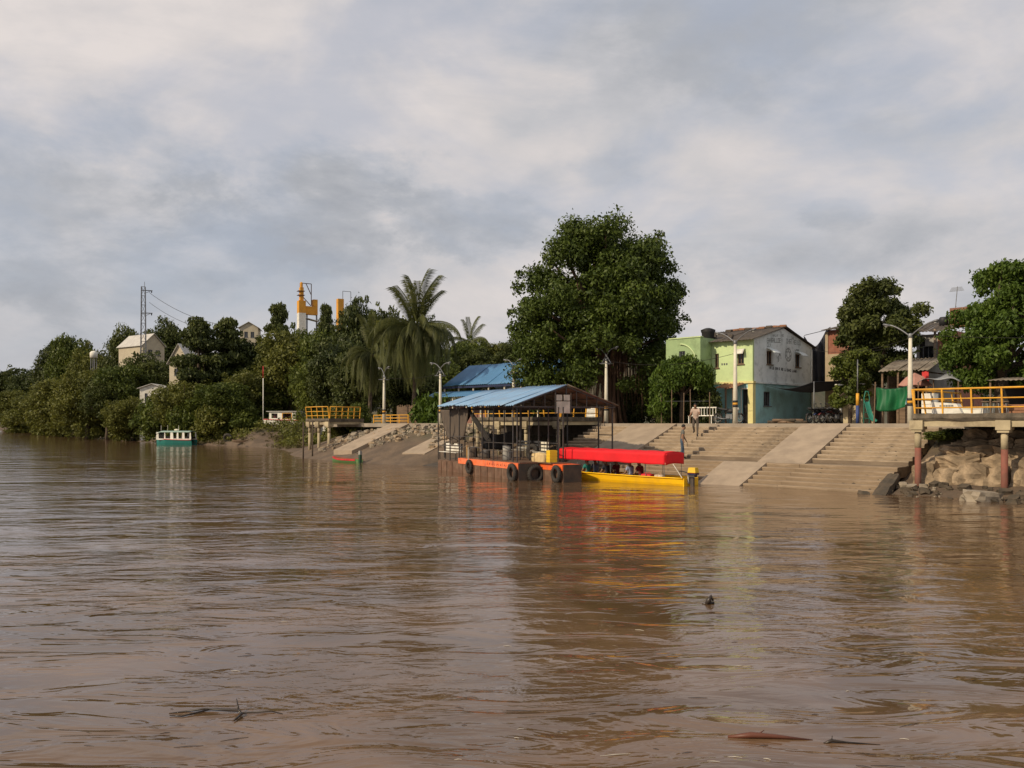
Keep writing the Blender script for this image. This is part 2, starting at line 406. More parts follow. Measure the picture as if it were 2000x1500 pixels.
me.polygons.foreach_set('use_smooth', np.ones(len(q), bool)); me.update(); me.validate()
def ground_mat():
    m = bpy.data.materials.new('mud_and_soil'); m.use_nodes = True; t = m.node_tree; b = t.nodes['Principled BSDF']
    tcn = N(t, 'ShaderNodeTexCoord'); b.inputs['Roughness'].default_value = 0.85
    def noise(sc, det, ro=0.6):
        n = N(t, 'ShaderNodeTexNoise'); n.inputs['Scale'].default_value = sc; n.inputs['Detail'].default_value = det
        n.inputs['Roughness'].default_value = ro; L(t, tcn.outputs['Object'], n.inputs[0]); return n.outputs['Fac']
    g = N(t, 'ShaderNodeNewGeometry'); sp_ = N(t, 'ShaderNodeSeparateXYZ'); L(t, g.outputs['Position'], sp_.inputs[0])
    mud = mixc(t, ramp(t, noise(0.9, 8), [(0.3, 0.0), (0.7, 1.0)]), (0.145, 0.100, 0.063), (0.085, 0.060, 0.040))
    soil = mixc(t, ramp(t, noise(0.4, 6), [(0.35, 0.0), (0.65, 1.0)]), (0.055, 0.06, 0.025), (0.10, 0.08, 0.045))
    hgt = math_n(t, 'ADD', sp_.outputs['Z'], math_n(t, 'MULTIPLY', noise(0.5, 5), 1.6))
    L(t, mixc(t, ramp(t, math_n(t, 'MULTIPLY', hgt, 0.2), [(0.40, 0.0), (0.62, 1.0)]), mud, soil), b.inputs['Base Color'])
    bn = N(t, 'ShaderNodeBump'); bn.inputs['Strength'].default_value = 0.6; bn.inputs['Distance'].default_value = 0.15
    L(t, noise(2.5, 8, 0.7), bn.inputs['Height']); L(t, bn.outputs[0], b.inputs['Normal'])
    return m
me.materials.append(ground_mat())
go = bpy.data.objects.new('ground', me); C.objects.link(go); tag(go, kind='structure')
def tz(x, y): return float(terrain_z(np.array([x]), np.array([y]))[0])

# paved quay on top of the bank
PZ = 2.72
pv = MB(); pv.b2((-66, 0.0, PZ-0.30), (0, 46, PZ))
pvo = tag(pv.build('promenade_pavement', M_pave), kind='structure'); pvo.location = BO; pvo.rotation_euler = (0, 0, BROT)

# ------------------------------------------------------------------ river stairs
RISE, TREAD = 0.175, 0.45
prof = []                                   # (nose y, top z)
z = PZ; y = 0.0
steps_up = []
for k in range(1, 10):
    steps_up.append((-TREAD*k, PZ - RISE*k))            # nose, top
LAND_Y0, LAND_Z = -4.05, 0.93
steps_lo = [(-5.25 - 0.42*k, LAND_Z - 0.165*k) for k in range(1, 9)]
def step_mesh(x0, x1, depth, h, seed, wear=0.018):
    "one long step: local x from 0 to length, nose at y 0, top at z 0, chipped nose"
    r = random.Random(seed); n = max(4, int((x1-x0)/0.35)); ln = x1-x0
    vs = []; fs = []
    for i in range(n+1):
        x = ln*i/n; j = r.uniform(-wear, wear); c = r.uniform(0.0, wear*1.4)
        if r.random() < 0.06: c += 0.05; j += 0.03
        vs += [(x, depth, 0.0), (x, 0.03+j+c*0.6, r.uniform(-0.006, 0.003)), (x, j*0.5, -0.03-c), (x, j*0.5+0.01, -h), (x, depth, -h)]
    for i in range(n):
        a = i*5; b = a+5
        for k in range(4): fs.append((a+k, a+k+1, b+k+1, b+k))
    fs.append((0, 1, 2, 3, 4)); e = n*5; fs.append((e+4, e+3, e+2, e+1, e))
    m = MB(); m.add(vs, fs); return m
def stairs(label, x0, x1, seed, lower=True, yshift=0.0):
    t = bthing('concrete_stairway', label, 'stairs', x0, 0, 0, 'flights of river stairs')
    for k, (yn, zt) in enumerate(steps_up):
        o = step_mesh(x0, x1, 0.78, 0.30, seed*50+k).build('step', M_conc, t); o.location = (0, yn, zt)
    o = step_mesh(x0, x1, 1.75, 0.45, seed*50+20).build('landing', M_conc_low, t); o.location = (0, LAND_Y0-1.2, LAND_Z)
    g = MB(); g.b2((0.01, LAND_Y0-0.20, LAND_Z+0.004), (x1-x0-0.01, LAND_Y0-0.005, LAND_Z+0.012)); g.b2((0.01, LAND_Y0-0.012, LAND_Z+0.013), (x1-x0-0.01, LAND_Y0-0.004, PZ-RISE*9-0.06))
    g.build('dark_line', M_conc_dark, t)  # dark strip along the back of the landing and up the riser
    for k, (yn, zt) in enumerate(steps_lo):
        o = step_mesh(x0, x1, 0.78, 0.30, seed*50+30+k).build('step', M_conc_low, t); o.location = (0, yn, zt)
    return t
def ramp_thing(label, x0, x1, lower=(0, 0), m=M_conc_s, full=True, y_end=-4.75):
    t = bthing('concrete_ramp', label, 'ramp', x0, 0, 0, 'boat ramps down the bank')
    w = x1-x0
    a = MB(); n = 12; r = random.Random(int(abs(x0)*100)); vs = []; fs = []
    for i in range(n+1):
        f = i/n; yy = -0.004 + (y_end+0.004)*f; zz_ = PZ - 0.378*abs(yy) + r.uniform(-0.008, 0.008)*(0 < i)
        e0 = r.uniform(-0.012, 0.012); e1 = r.uniform(-0.012, 0.012)
        vs += [(e0+0.002, yy, zz_), (w+e1-0.014, yy, zz_), (w+e1-0.014, yy, zz_-0.45), (e0+0.002, yy, zz_-0.45)]
    for i in range(n):
        p, q_ = i*4, i*4+4
        fs += [(p, p+1, q_+1, q_), (p+1, p+2, q_+2, q_+1), (p+2, p+3, q_+3, q_+2), (p+3, p, q_, q_+3)]
    fs += [(0, 3, 2, 1), (n*4, n*4+1, n*4+2, n*4+3)]
    a.add(vs, fs); a.build('upper_slab', m, t)
    if full:
        o = step_mesh(0, w-0.02, 1.75, 0.45, 777).build('landing', M_conc_low, t); o.location = (0.01, LAND_Y0-1.2, LAND_Z-0.004)
        for k, (yn, zt) in enumerate(steps_lo):
            o = step_mesh(0, w-0.02, 0.78, 0.30, 900+k).build('step', M_conc_low, t); o.location = (0.01, yn, zt-0.003)
        b = MB(); l0, l1 = lower
        b.prism([(l0, -5.22, 0.945), (l0, -8.6, -0.375), (l0, -8.6, -0.8), (l0, -5.22, 0.3)], (l1-l0, 0, 0))
        b.build('lower_slab', M_conc_s, t)
    return t
XA0 = BX(1840, 0); XR2a = BX(1570, 0); XR2b = BX(1660, 0); XR1a = BX(1237, 0); XR1b = BX(1322, 0); XBm = BX(1396, 0)
stairs('concrete steps between the wide ramp and the yellow railed deck', XR2b, XA0, 1)
stairs('widest flight of concrete steps, below the motorbike and green house', XBm, XR2a, 2)
stairs('narrow flight of concrete steps where the two men walk', XR1b, XBm-0.02, 3)
stairs('concrete steps behind the red canopy boat, partly in deck shade', -33.3, XR1a, 4)
ramp_thing('wide pale concrete ramp right of the red canopy boat', XR2a, XR2b, (-1.45, 0.75))
ramp_thing('pale concrete ramp coming down behind the red canopy', XR1a, XR1b, (0, 2.2))
ramp_thing('pale ramp half hidden by the brown netting of the ferry dock', -46.0, -43.6, full=False, y_end=-5.3)
ramp_thing('pale ramp on the rubble slope beside the left yellow railed deck', -54.4, -52.0, full=False, y_end=-5.3)

# ------------------------------------------------------------------ rocks
def rock_mesh(name, seed, sx, sy, sz, sub=2, jag=0.16, flat=0.0):
    bm = bmesh.new(); bmesh.ops.create_cube(bm, size=1.0)
    bmesh.ops.subdivide_edges(bm, edges=bm.edges[:], cuts=sub, use_grid_fill=True)
    r = random.Random(seed)
    for v in bm.verts:
        n = v.co.normalized(); v.co = v.co.lerp(n*0.62, 0.22)
        v.co += Vector((r.uniform(-1, 1), r.uniform(-1, 1), r.uniform(-1, 1)))*jag*0.5
        v.co.x *= sx; v.co.y *= sy; v.co.z *= sz
    me = bpy.data.meshes.new(name); bm.to_mesh(me); bm.free(); return me
M_rock = mat('embankment_rock', (0.40, 0.30, 0.195), 0.95, (0.27, 0.20, 0.13), 2.0, 8, 0.7, 8, stain=(0.13, 0.10, 0.065), stain_scale=0.9, stain_amt=0.7)
M_rock2 = mat('rubble_rock', (0.31, 0.26, 0.195), 0.95, (0.21, 0.175, 0.13), 2.5, 7, 0.5, 8)
M_rockd = mat('dark_rock', (0.10, 0.075, 0.05), 0.9, (0.055, 0.045, 0.032), 2.5, 7, 0.5, 8)
emb = bthing('rock_embankment', 'tan rock wall of broken blocks under the right yellow railed deck', 'rock wall', -10, -3.0, 0.3)
er = random.Random(21)
rows = [(0.62, -4.75, 0.85), (1.18, -4.25, 0.55), (1.56, -3.7, 0.42), (1.90, -3.1, 0.40), (2.25, -2.5, 0.4)]
for ri, (zc, yc, hh) in enumerate(rows):
    x = -12.6 + 0.3*ri
    while x < -2.0:
        w = er.uniform(0.5, 1.9)
        me = rock_mesh('rock_block', er.randint(0, 9999), w*1.08, 1.1, hh*er.uniform(0.95, 1.3), 4, 0.11)
        ph = er.uniform(0, 9)
        for v in me.vertices:
            c_ = v.co.copy(); v.co.y += 0.13*math.sin(c_.x*3.1+ph)*math.cos(c_.z*4.3+ph*2); v.co.z += 0.07*math.sin(c_.x*4.7+ph*3)
        me.materials.append(M_rock)
        inst(me, 'rock_block', emb, (x + w/2 + 10, yc + 3.0 + er.uniform(-0.16, 0.16), zc - 0.3 + er.uniform(-0.06, 0.06)), (er.uniform(-0.15, 0.15), er.uniform(-0.13, 0.13), er.uniform(-0.22, 0.22)))
        x += w
# shore stones at the foot of the rock wall
stones = [rock_mesh('shore_stone', i, 0.5, 0.4, 0.3, 2, 0.25) for i in range(4)]
for m_ in stones: m_.materials.append(M_rockd)
for m_ in stones[2:]: m_.materials.clear(); m_.materials.append(M_rock2)
shore = MB()
def scatter(name, n, xr, yr, sz, seed, zfun, mats, kind_label):
    r = random.Random(seed); mb = MB()
    protos = [rock_mesh('tmp', 100+i, 1, 0.85, 0.65, 1, 0.3) for i in range(5)]
    data = [([v.co.copy() for v in p.vertices], [tuple(f.vertices) for f in p.polygons]) for p in protos]
    for i in range(n):
        x = r.uniform(*xr); y_ = r.uniform(*yr); k = sz[0] + (sz[1]-sz[0])*r.random()**2.5
        M3 = Matrix.Rotation(r.uniform(0, 6.28), 3, 'Z') @ Matrix.Rotation(r.uniform(-0.5, 0.5), 3, 'X')
        w_ = bw(x, y_); zb = zfun(x, y_)
        if zb is None: continue
        vs, fs = data[i % 5]
        mb.add([M3 @ (v*k) + Vector((x, y_, zb + k*0.12)) for v in vs], fs, r.randrange(len(mats)))
    for p in protos: bpy.data.meshes.remove(p)
    o = mb.build(name, mats); o.location = BO; o.rotation_euler = (0, 0, BROT)
    return tag(o, kind_label[0], kind_label[1], kind='stuff')
def tb(x, y_):
    w_ = bw(x, y_); return tz(w_.x, w_.y)
scatter('rubble_slope', 900, (-58.5, -40.5), (-4.6, -0.05), (0.10, 0.48), 5, lambda x, y_: tb(x, y_) if (y_ > -3.2 + 1.2*math.sin(x*0.9)) else None, [M_rock2, M_rock, M_rock2], ('loose pale rubble stones on the slope beside the ramps', 'rubble'))
scatter('shore_rubble', 260, (-13.6, -2.0), (-8.2, -5.6), (0.08, 0.42), 9, lambda x, y_: max(tb(x, y_), -0.1), [M_rockd, M_rockd, M_rock2, M_rockd], ('dark wet stones along the water under the right deck', 'stones'))
big = rock_mesh('shore_boulder', 77, 1.15, 0.75, 0.55, 3, 0.14); big.materials.append(M_rock2)
bo_ = bpy.data.objects.new('shore_boulder', big); C.objects.link(bo_); bo_.location = bw(BX(1917, -8.0), -8.0, 0.06); bo_.rotation_euler = (0.05, 0.1, 0.3)
tag(bo_, 'pale grey boulder at the water edge below the right deck', 'boulder')
# silt clods, leaves and litter swept against the risers
lt = MB(); lr = random.Random(15); tread_list = [(yn, zt) for yn, zt in steps_up] + [(LAND_Y0-0.15, LAND_Z)] + steps_lo[:5]
for i in range(900):
    yn, zt = lr.choice(tread_list); x = lr.uniform(-33.0, XA0) ; k = 0.015+0.06*lr.random()**3; patch_ = math.sin(x*1.3+zt*5)+math.sin(x*0.47+zt*2.2)
    if patch_ < 0.2 or XR2a < x < XR2b or XR1a < x < XR1b or (yn < -5.3 and -18.8 > x > XR2a-1.6): continue
    y_ = yn + (0.40 if lr.random() < 0.7 else lr.uniform(0.06, 0.4)); s_ = lr.uniform(0.8, 2.6); a = lr.uniform(0, 3.1)
    ca, sa_ = math.cos(a)*k, math.sin(a)*k
    lt.add([(x+ca*s_, y_+sa_*0.6, zt+0.004), (x-sa_, y_+ca*0.6, zt+0.004), (x-ca*s_, y_-sa_*0.6, zt+0.004), (x+sa_, y_-ca*0.6, zt+0.004), (x, y_, zt+0.006+k*0.6)], [(0, 1, 4), (1, 2, 4), (2, 3, 4), (3, 0, 4)], lr.choice((0, 0, 0, 1)))
lo_ = lt.build('step_litter', [M_rockd, M_rock2]); lo_.location = BO; lo_.rotation_euler = (0, 0, BROT); tag(lo_, 'scattered clods, leaves and litter on the concrete steps', 'litter', kind='stuff')
# broken stair edge: long dark slab running into the water at the end of the steps
me = rock_mesh('broken_slab', 31, 0.5, 2.7, 0.34, 4, 0.12); me.materials.append(M_rockd)
sl = bpy.data.objects.new('broken_slab', me); C.objects.link(sl); sl.location = bw(-13.05, -7.0, 0.16); sl.rotation_euler = (0.30, 0, BROT+0.12)
tag(sl, 'dark broken slab sloping into the water at the foot of the steps', 'slab')

# ------------------------------------------------------------------ railed decks on columns
def pier(label, x0, x1, yf, ztop, cols, col_z, rails, red=True, backw=0.4, seed=1, railh=0.95, lean=0.0):
    "deck from bank x0 to x1, front edge yf, columns at given x; local origin at x0, y 0"
    t = bthing('railed_deck', label, 'deck', x0, 0, 0)
    w = x1-x0; r = random.Random(seed)
    d = MB(); n = 26; vs = []; fs = []
    for i in range(n+1):
        x = w*i/n; j = lambda: r.uniform(-0.02, 0.02)
        vs += [(x, backw, ztop), (x, yf+j(), ztop+j()*0.5), (x, yf+j()-0.01, ztop-0.17+j()), (x, yf+0.05+j(), ztop-0.27+j()), (x, backw, ztop-0.27)]
    for i in range(n):
        a, b = i*5, i*5+5
        for k in range(5): fs.append((a+k, a+(k+1) % 5, b+(k+1) % 5, b+k))
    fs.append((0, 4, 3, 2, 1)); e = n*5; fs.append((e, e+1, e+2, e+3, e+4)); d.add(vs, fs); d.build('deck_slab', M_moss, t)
    b = MB(); b.b2((0.05, yf+0.09, ztop-0.50), (w-0.05, yf+0.36, ztop-0.274)); b.build('front_beam', M_beam, t)
    for xe in (0.06, w-0.30):
        b = MB(); b.b2((xe, yf+0.37, ztop-0.48), (xe+0.24, backw, ztop-0.276)); b.build('side_beam', M_beam, t)
    for cx in cols:
        cx = cx-x0
        c = MB(); c.box((cx, yf+0.22, ztop-0.44), (0.5, 0.52, 0.36)); c.box((cx, yf+0.22, ztop-0.67), (0.40, 0.44, 0.10)); co = c.build('column_head', M_beam, t)
        zb = col_z; zs = ztop-0.72
        zm = zs - (zs-zb)*0.27
        c = MB(); c.tube([(cx, yf+0.2, zs), (cx, yf+0.2, zm)], 0.125, 12); cc = c.build('column', M_beam, t, True)
        c = MB(); c.tube([(cx, yf+0.2, zm-0.002), (cx, yf+0.2, zb-0.6)], 0.122, 12); c.build('painted_shaft', M_redcol if red else M_beam, cc, True)
    # rails: list of (p, q, posts) polylines in local coordinates
    for (p, q_, npost, outward) in rails:
        p = Vector(p); q_ = Vector(q_); ln = (q_-p).length
        o3 = Vector(outward)
        for hh, rr in ((railh, 0.036), (railh*0.60, 0.026), (railh*0.24, 0.026)):
            m = MB(); e = o3*(hh*0.12)
            m.tube([p+e+Vector((0, 0, hh)), (p+q_)/2+e+Vector((0, 0, hh+r.uniform(-0.012, 0.012))), q_+e+Vector((0, 0, hh))], rr, 8); m.build('rail', M_yel, t, True)
        for i in range(npost+1):
            g = p.lerp(q_, i/npost); m = MB()
            m.beam(g+Vector((0, 0, 0.005)), g+o3*(railh*0.12)+Vector((0, 0, railh-0.02)), 0.055, 0.055); m.build('rail_post', M_yel, t)
    return t
DZ = 3.11
xl = BX(1783, -5.9)
pier('yellow railed concrete deck on red columns at the right edge', xl, xl+11.5, -5.9, DZ, [BX(1793, -5.7), BX(1962, -5.7), BX(1962, -5.7)+3.2, BX(1962, -5.7)+6.4], 0.1,
     [((0.05, -5.82, DZ), (11.4, -5.82, DZ), 11, (0, -1, 0)), ((0.05, -5.80, DZ), (0.05, 0.0, DZ), 5, (-1, 0, 0))], seed=2)
pier('yellow railed concrete deck on pale columns behind the floating dock', -41.0, -33.2, -3.5, DZ, [-33.55, -36.2, -38.6, -40.6], 1.2,
     [((0.05, -3.42, DZ), (7.7, -3.42, DZ), 6, (0, -1, 0)), ((7.75, -3.40, DZ), (7.75, 0.0, DZ), 3, (1, 0, 0))], red=False, seed=3)
pier('small yellow railed deck at the left end of the quay', -62.1, -58.6, -3.0, DZ, [-58.9, -60.4, -61.8], 0.7,
     [((0.05, -2.92, DZ), (3.4, -2.92, DZ), 4, (0, -1, 0)), ((3.45, -2.9, DZ), (3.45, 0.0, DZ), 5, (1, 0, 0))], red=False, seed=4)
# low yellow railing by the left ramp
gr = bthing('yellow_railing', 'low yellow pipe railing behind the lamp post at the left ramp', 'railing', -57.5, 0.6, PZ)
for hh in (0.18, 0.42, 0.66):
    m = MB(); m.tube([(0, 0, hh), (4.6, 0, hh)], 0.035, 8); m.build('rail', M_yel, gr, True)
for i in range(5):
    m = MB(); m.beam((i*1.15, 0, 0), (i*1.15, 0, 0.70), 0.06, 0.06); m.build('rail_post', M_yel, gr)

# added wall and apron under the middle deck, coloured dark as its shade
M_shadewall = mat('deck_shade_wall', (0.075, 0.06, 0.045), 0.9, (0.045, 0.037, 0.03), 2, 7, 0.4, 8)
rw = bthing('added_retaining_wall', 'added retaining wall under the middle railed deck, coloured dark as shade', 'wall', -43.5, 0, 0)
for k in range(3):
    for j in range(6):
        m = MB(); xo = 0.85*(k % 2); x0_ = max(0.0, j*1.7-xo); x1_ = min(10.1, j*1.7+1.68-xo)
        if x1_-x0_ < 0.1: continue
        m.b2((x0_, -0.42+0.02*((j+k) % 3), 1.0+0.56*k), (x1_, -0.06, 1.55+0.56*k)); m.build('wall_block', M_shadewall, rw)
m = MB(); m.prism([(0, -0.4, 1.35), (0, -8.4, -0.45), (0, -8.4, -1.0), (0, -0.4, 0.5)], (10.15, 0, 0)); m.build('shade_apron', M_shadewall, rw)
# ------------------------------------------------------------------ lamp posts
M_lampglass = mat('lamp_glass', (0.55, 0.55, 0.52), 0.3)
def lamp(label, px, t_, top_py, base=PZ, arms='wide', rz=0.0, poleh=None):
    x, Y = at(px, t_); z1 = HZ(top_py, Y) if poleh is None else base+poleh
    h = z1-base
    t = bthing('lamp_post', label, 'lamp post', x, t_, base, 'quay lamp posts', rz)
    m = MB(); m.tube([(0, 0, 0), (0, 0, h*0.5), (0, 0, h)], [0.135, 0.11, 0.075], 14); m.build('pole', M_cream, t, True)
    bh = h*0.20
    for i, (mm, zc) in enumerate(((M_black, bh), (M_yel, bh+0.125), (M_black, bh+0.25))):
        m = MB(); m.lathe([(0.137, zc), (0.136, zc+0.12)], seg=14); m.build('painted_band', mm, t, True)
    m = MB(); m.lathe([(0.09, h-0.12), (0.10, h-0.1), (0.10, h+0.06), (0.05, h+0.10)], seg=12); m.build('pole_cap', M_metal, t, True)
    if arms != 'wide':
        m = MB(); m.torus((0, 0, h-0.27), 0.42, 0.022, 'Z', 24, 6); m.tube([(-0.42, 0, h-0.27), (0.42, 0, h-0.27)], 0.02, 6); m.build('arm_ring', M_metal, t, True)
    for sd in (-1, 1):
        pts = []; n = 10
        for i in range(n+1):
            f = i/n
            if arms == 'wide':       # long straight-ish arms rising outwards
                pts.append((sd*(-0.10+1.15*f), -0.04*sd, h-0.15+0.75*math.sin(f*1.35)))
            else:                    # crossing sickle arcs
                pts.append((sd*(-0.42+1.08*f), 0.05*sd, h-0.28+0.98*math.sin(f*math.pi*0.52)))
        m = MB(); m.tube(pts, 0.034, 8); a_ = m.build('arm', M_metal, t, True)
        e = Vector(pts[-1]); m = MB()
        m.lathe([(0.02, -0.10), (0.085, -0.06), (0.11, 0.06), (0.10, 0.20), (0.03, 0.25)], seg=10, axis='X')
        m.v = [tuple(Vector((v[0]*sd, v[1], v[2]*0.62-0.02+0.25*v[0])) + e) for v in m.v]
        hd = m.build('lamp_head', M_metal, t, True)
        m = MB(); m.lathe([(0.07, -0.075), (0.05, -0.105)], seg=10); m.v = [tuple(Vector(v)+e+Vector((sd*0.08, 0, 0))) for v in m.v]
        m.build('lamp_lens', M_lampglass, hd, True)
    return t
lamp('lamp post in front of the green tarp at the right deck', 1778, 1.0, 655)
lamp('lamp post beside the parked motorbike and pale green house', 1436, 0.9, 668)
lamp('lamp post in front of the big tree, right of the floating dock roof', 1184, 0.9, 702, arms='sickle')
lamp('lamp post rising in front of the right half of the far blue roof', 1003, 0.9, 722, arms='sickle')
lamp('lamp post at the left corner of the far blue roof', 860, 0.9, 727, arms='sickle', rz=0.3)
lamp('leftmost lamp post, above the pale ramp and low yellow railing', 750, 0.5, 735, arms='sickle', rz=-0.2)

# ------------------------------------------------------------------ generic builders
def sheet(fn, nu, nv, th, mats, name, parent, smooth=True):
    "closed thin sheet from fn(u, v) -> point"
    P = [[Vector(fn(i/nu, j/nv)) for j in range(nv+1)] for i in range(nu+1)]
    nrm = (P[min(1, nu)][0]-P[0][0]).cross(P[0][min(1, nv)]-P[0][0])
    vs = []; fs = []
    def nor(i, j):
        a = P[min(i+1, nu)][j]-P[max(i-1, 0)][j]; b = P[i][min(j+1, nv)]-P[i][max(j-1, 0)]
        n = a.cross(b); return n.normalized() if n.length > 1e-9 else Vector((0, 0, 1))
    for s_ in (0, 1):
        for i in range(nu+1):
            for j in range(nv+1): vs.append(P[i][j] + nor(i, j)*(th*(s_-0.5)))
    k = (nu+1)*(nv+1); id_ = lambda i, j, s_: s_*k + i*(nv+1)+j
    for i in range(nu):
        for j in range(nv):
            fs.append((id_(i, j, 1), id_(i+1, j, 1), id_(i+1, j+1, 1), id_(i, j+1, 1)))
            fs.append((id_(i, j+1, 0), id_(i+1, j+1, 0), id_(i+1, j, 0), id_(i, j, 0)))
    for i in range(nu):
        fs.append((id_(i, 0, 0), id_(i+1, 0, 0), id_(i+1, 0, 1), id_(i, 0, 1))); fs.append((id_(i+1, nv, 0), id_(i, nv, 0), id_(i, nv, 1), id_(i+1, nv, 1)))
    for j in range(nv):
        fs.append((id_(0, j+1, 0), id_(0, j, 0), id_(0, j, 1), id_(0, j+1, 1))); fs.append((id_(nu, j, 0), id_(nu, j+1, 0), id_(nu, j+1, 1), id_(nu, j, 1)))
    m = MB(); m.add(vs, fs); return m.build(name, mats, parent, smooth)
def wall(name, o, dx, dn, ln, h, th, holes, m, parent):
    "wall with openings; o bottom outer corner, dx along, dn inwards; holes (x0, x1, z0, z1)"
    o = Vector(o); dx = Vector(dx); dn = Vector(dn)
    xs = sorted({0, ln, *[v for hl in holes for v in hl[:2]]}); zs = sorted({0, h, *[v for hl in holes for v in hl[2:]]})
    mb = MB()
    for a, b in zip(xs, xs[1:]):
        for c, d in zip(zs, zs[1:]):
            mx, mz = (a+b)/2, (c+d)/2
            if any(hl[0] < mx < hl[1] and hl[2] < mz < hl[3] for hl in holes): continue
            p = [o+dx*a+Vector((0, 0, c)), o+dx*b+Vector((0, 0, c)), o+dx*b+Vector((0, 0, d)), o+dx*a+Vector((0, 0, d))]
            mb.prism(p, dn*th)
    return mb.build(name, m, parent)
def window(o, dx, dn, x0, x1, z0, z1, parent, depth=0.12, mf=None, bars=1, awn=None, awnm=None):
    o = Vector(o); dx = Vector(dx); dn = Vector(dn); q = lambda x, z, n: o+dx*x+Vector((0, 0, z))+dn*n
    mf = mf or M_metal
    g = MB(); g.prism([q(x0, z0, depth), q(x1, z0, depth), q(x1, z1, depth), q(x0, z1, depth)], dn*0.03); w = g.build('window', M_glass, parent)
    f = MB(); t = 0.05
    for a, b in (((x0, z0), (x1, z0+t)), ((x0, z1-t), (x1, z1)), ((x0, z0+t), (x0+t, z1-t)), ((x1-t, z0+t), (x1, z1-t))):
        f.prism([q(a[0], a[1], depth-0.05), q(b[0], a[1], depth-0.05), q(b[0], b[1], depth-0.05), q(a[0], b[1], depth-0.05)], dn*0.045)
    for k in range(bars):
        xc = x0 + (x1-x0)*(k+1)/(bars+1)
        f.prism([q(xc-0.02, z0+t, depth-0.04), q(xc+0.02, z0+t, depth-0.04), q(xc+0.02, z1-t, depth-0.04), q(xc-0.02, z1-t, depth-0.04)], dn*0.03)
    f.build('window_frame', mf, w)
    s = MB(); s.prism([q(x0-0.06, z0-0.06, -0.07), q(x1+0.06, z0-0.06, -0.07), q(x1+0.06, z0-0.003, -0.07), q(x0-0.06, z0-0.003, -0.07)], dn*0.066); s.build('window_sill', mf, w)
    if awn:
        def fn(u, v):
            return q(x0-0.1+(x1-x0+0.2)*u, z1+0.14-0.32*v*v-0.06*math.sin(u*math.pi)*0, -0.02-awn*v)
        sheet(fn, 4, 6, 0.02, awnm or M_white, 'window_awning', w)
    return w
def corrugated(name, x0, x1, y0, z0, y1, z1, m, parent, pitch=0.24, amp=0.028, jag=0.0, seed=0, th=0.012, skew=0.0):
    r = random.Random(seed); n = max(6, int((x1-x0)/pitch*4))
    def fn(u, v):
        x = x0+(x1-x0)*u
        e = r_off(u) if v < 0.01 else 0
        return (x + skew*(1-v), y0+(y1-y0)*v + e, z0+(z1-z0)*v + amp*math.sin(2*math.pi*x/pitch) + (e*0.3) + 0.02*math.sin(3*v+seed))
    rr = [r.uniform(-jag, jag) for _ in range(12)]
    def r_off(u): return rr[int(u*11.99)]
    return sheet(fn, n, 4, th, m, name, parent, smooth=True)

# ------------------------------------------------------------------ pale green and turquoise house
M_green = mat('pale_green_wall', (0.55, 0.68, 0.35), 0.85, (0.48, 0.60, 0.31), 1.2, 6, 0.05, stain=(0.34, 0.38, 0.22), stain_scale=1.4, stain_amt=0.35)
M_gwhite = mat('gable_whitewash', (0.78, 0.82, 0.80), 0.9, (0.68, 0.73, 0.72), 0.8, 7, 0.05, stain=(0.30, 0.33, 0.31), stain_scale=1.6, stain_amt=0.6, stain_lo=0.5)
M_turq = mat('turquoise_wall', (0.34, 0.60, 0.63), 0.88, (0.29, 0.52, 0.53), 0.9, 7, 0.05, stain=(0.20, 0.30, 0.29), stain_scale=1.2, stain_amt=0.5)
M_dgreen = mat('mid_green_wall', (0.34, 0.46, 0.235), 0.88, (0.28, 0.39, 0.20), 1.0, 7, 0.05, stain=(0.15, 0.2, 0.1), stain_scale=1.2, stain_amt=0.5)
M_ypill = mat('yellow_cornice', (0.72, 0.66, 0.30), 0.85, (0.6, 0.54, 0.25), 2, 6)
M_rooft = mat('old_roof', (0.058, 0.050, 0.043), 0.9, (0.10, 0.082, 0.066), 3, 7, 0.4, 10)
M_tile = mat('clay_tile', (0.33, 0.16, 0.085), 0.9, (0.22, 0.11, 0.065), 5, 6, 0.3)
M_letter = mat('faded_lettering', (0.24, 0.26, 0.25), 0.9, (0.38, 0.40, 0.38), 5, 5)
M_letterd = mat('dark_lettering', (0.085, 0.09, 0.09), 0.9, (0.16, 0.17, 0.17), 5, 5)
HT = 5.0
hx, hY = at(1470, HT); hc = bw(hx, HT, PZ)
house = bthing('two_storey_house', 'two storey house, pale green river side, grey painted gable, turquoise ground floor', 'house', hx, HT, PZ)
def gl(px): u = U(px); return (u*hc.y - hc.x) / (S2*(1-u))
def rx_(px): return BX(px, HT) - hx
def hz_(py, Y): return HZ(py, Y) - PZ
HL = 4.4                                     # house length along the river
CZ, EZ, RZ, GD = 2.40, 5.02, 6.02, 7.75
X_, Y_ = (1, 0, 0), (0, 1, 0)
# river side walls
yl0, yl1 = rx_(1463), rx_(1449)
low_o = (-HL, 0, 0)
wall('ground_floor_wall', low_o, X_, Y_, HL-0.30, CZ, 0.18, [(HL+yl1, HL+yl0, 0.0, 2.05)], M_turq, house)
pl = MB(); pl.b2((-0.30, -0.03, 0), (0.03, 0.30, CZ)); pl.build('corner_pillar', M_ypill, house)
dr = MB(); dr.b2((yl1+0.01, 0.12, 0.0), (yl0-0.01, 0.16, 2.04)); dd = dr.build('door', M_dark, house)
df = MB(); df.b2((yl1-0.06, -0.02, 2.055), (yl0+0.06, -0.003, 2.13)); df.b2((yl1-0.06, -0.02, 0), (yl1-0.003, -0.003, 2.05)); df.b2((yl0+0.003, -0.02, 0), (yl0+0.06, -0.003, 2.05)); df.build('door_frame', M_white, dd)
wu = [(rx_(1396), rx_(1404), hz_(718, 51.8), hz_(690, 51.8)), (rx_(1440), rx_(1453), hz_(711, 50.9), hz_(686, 50.9))]
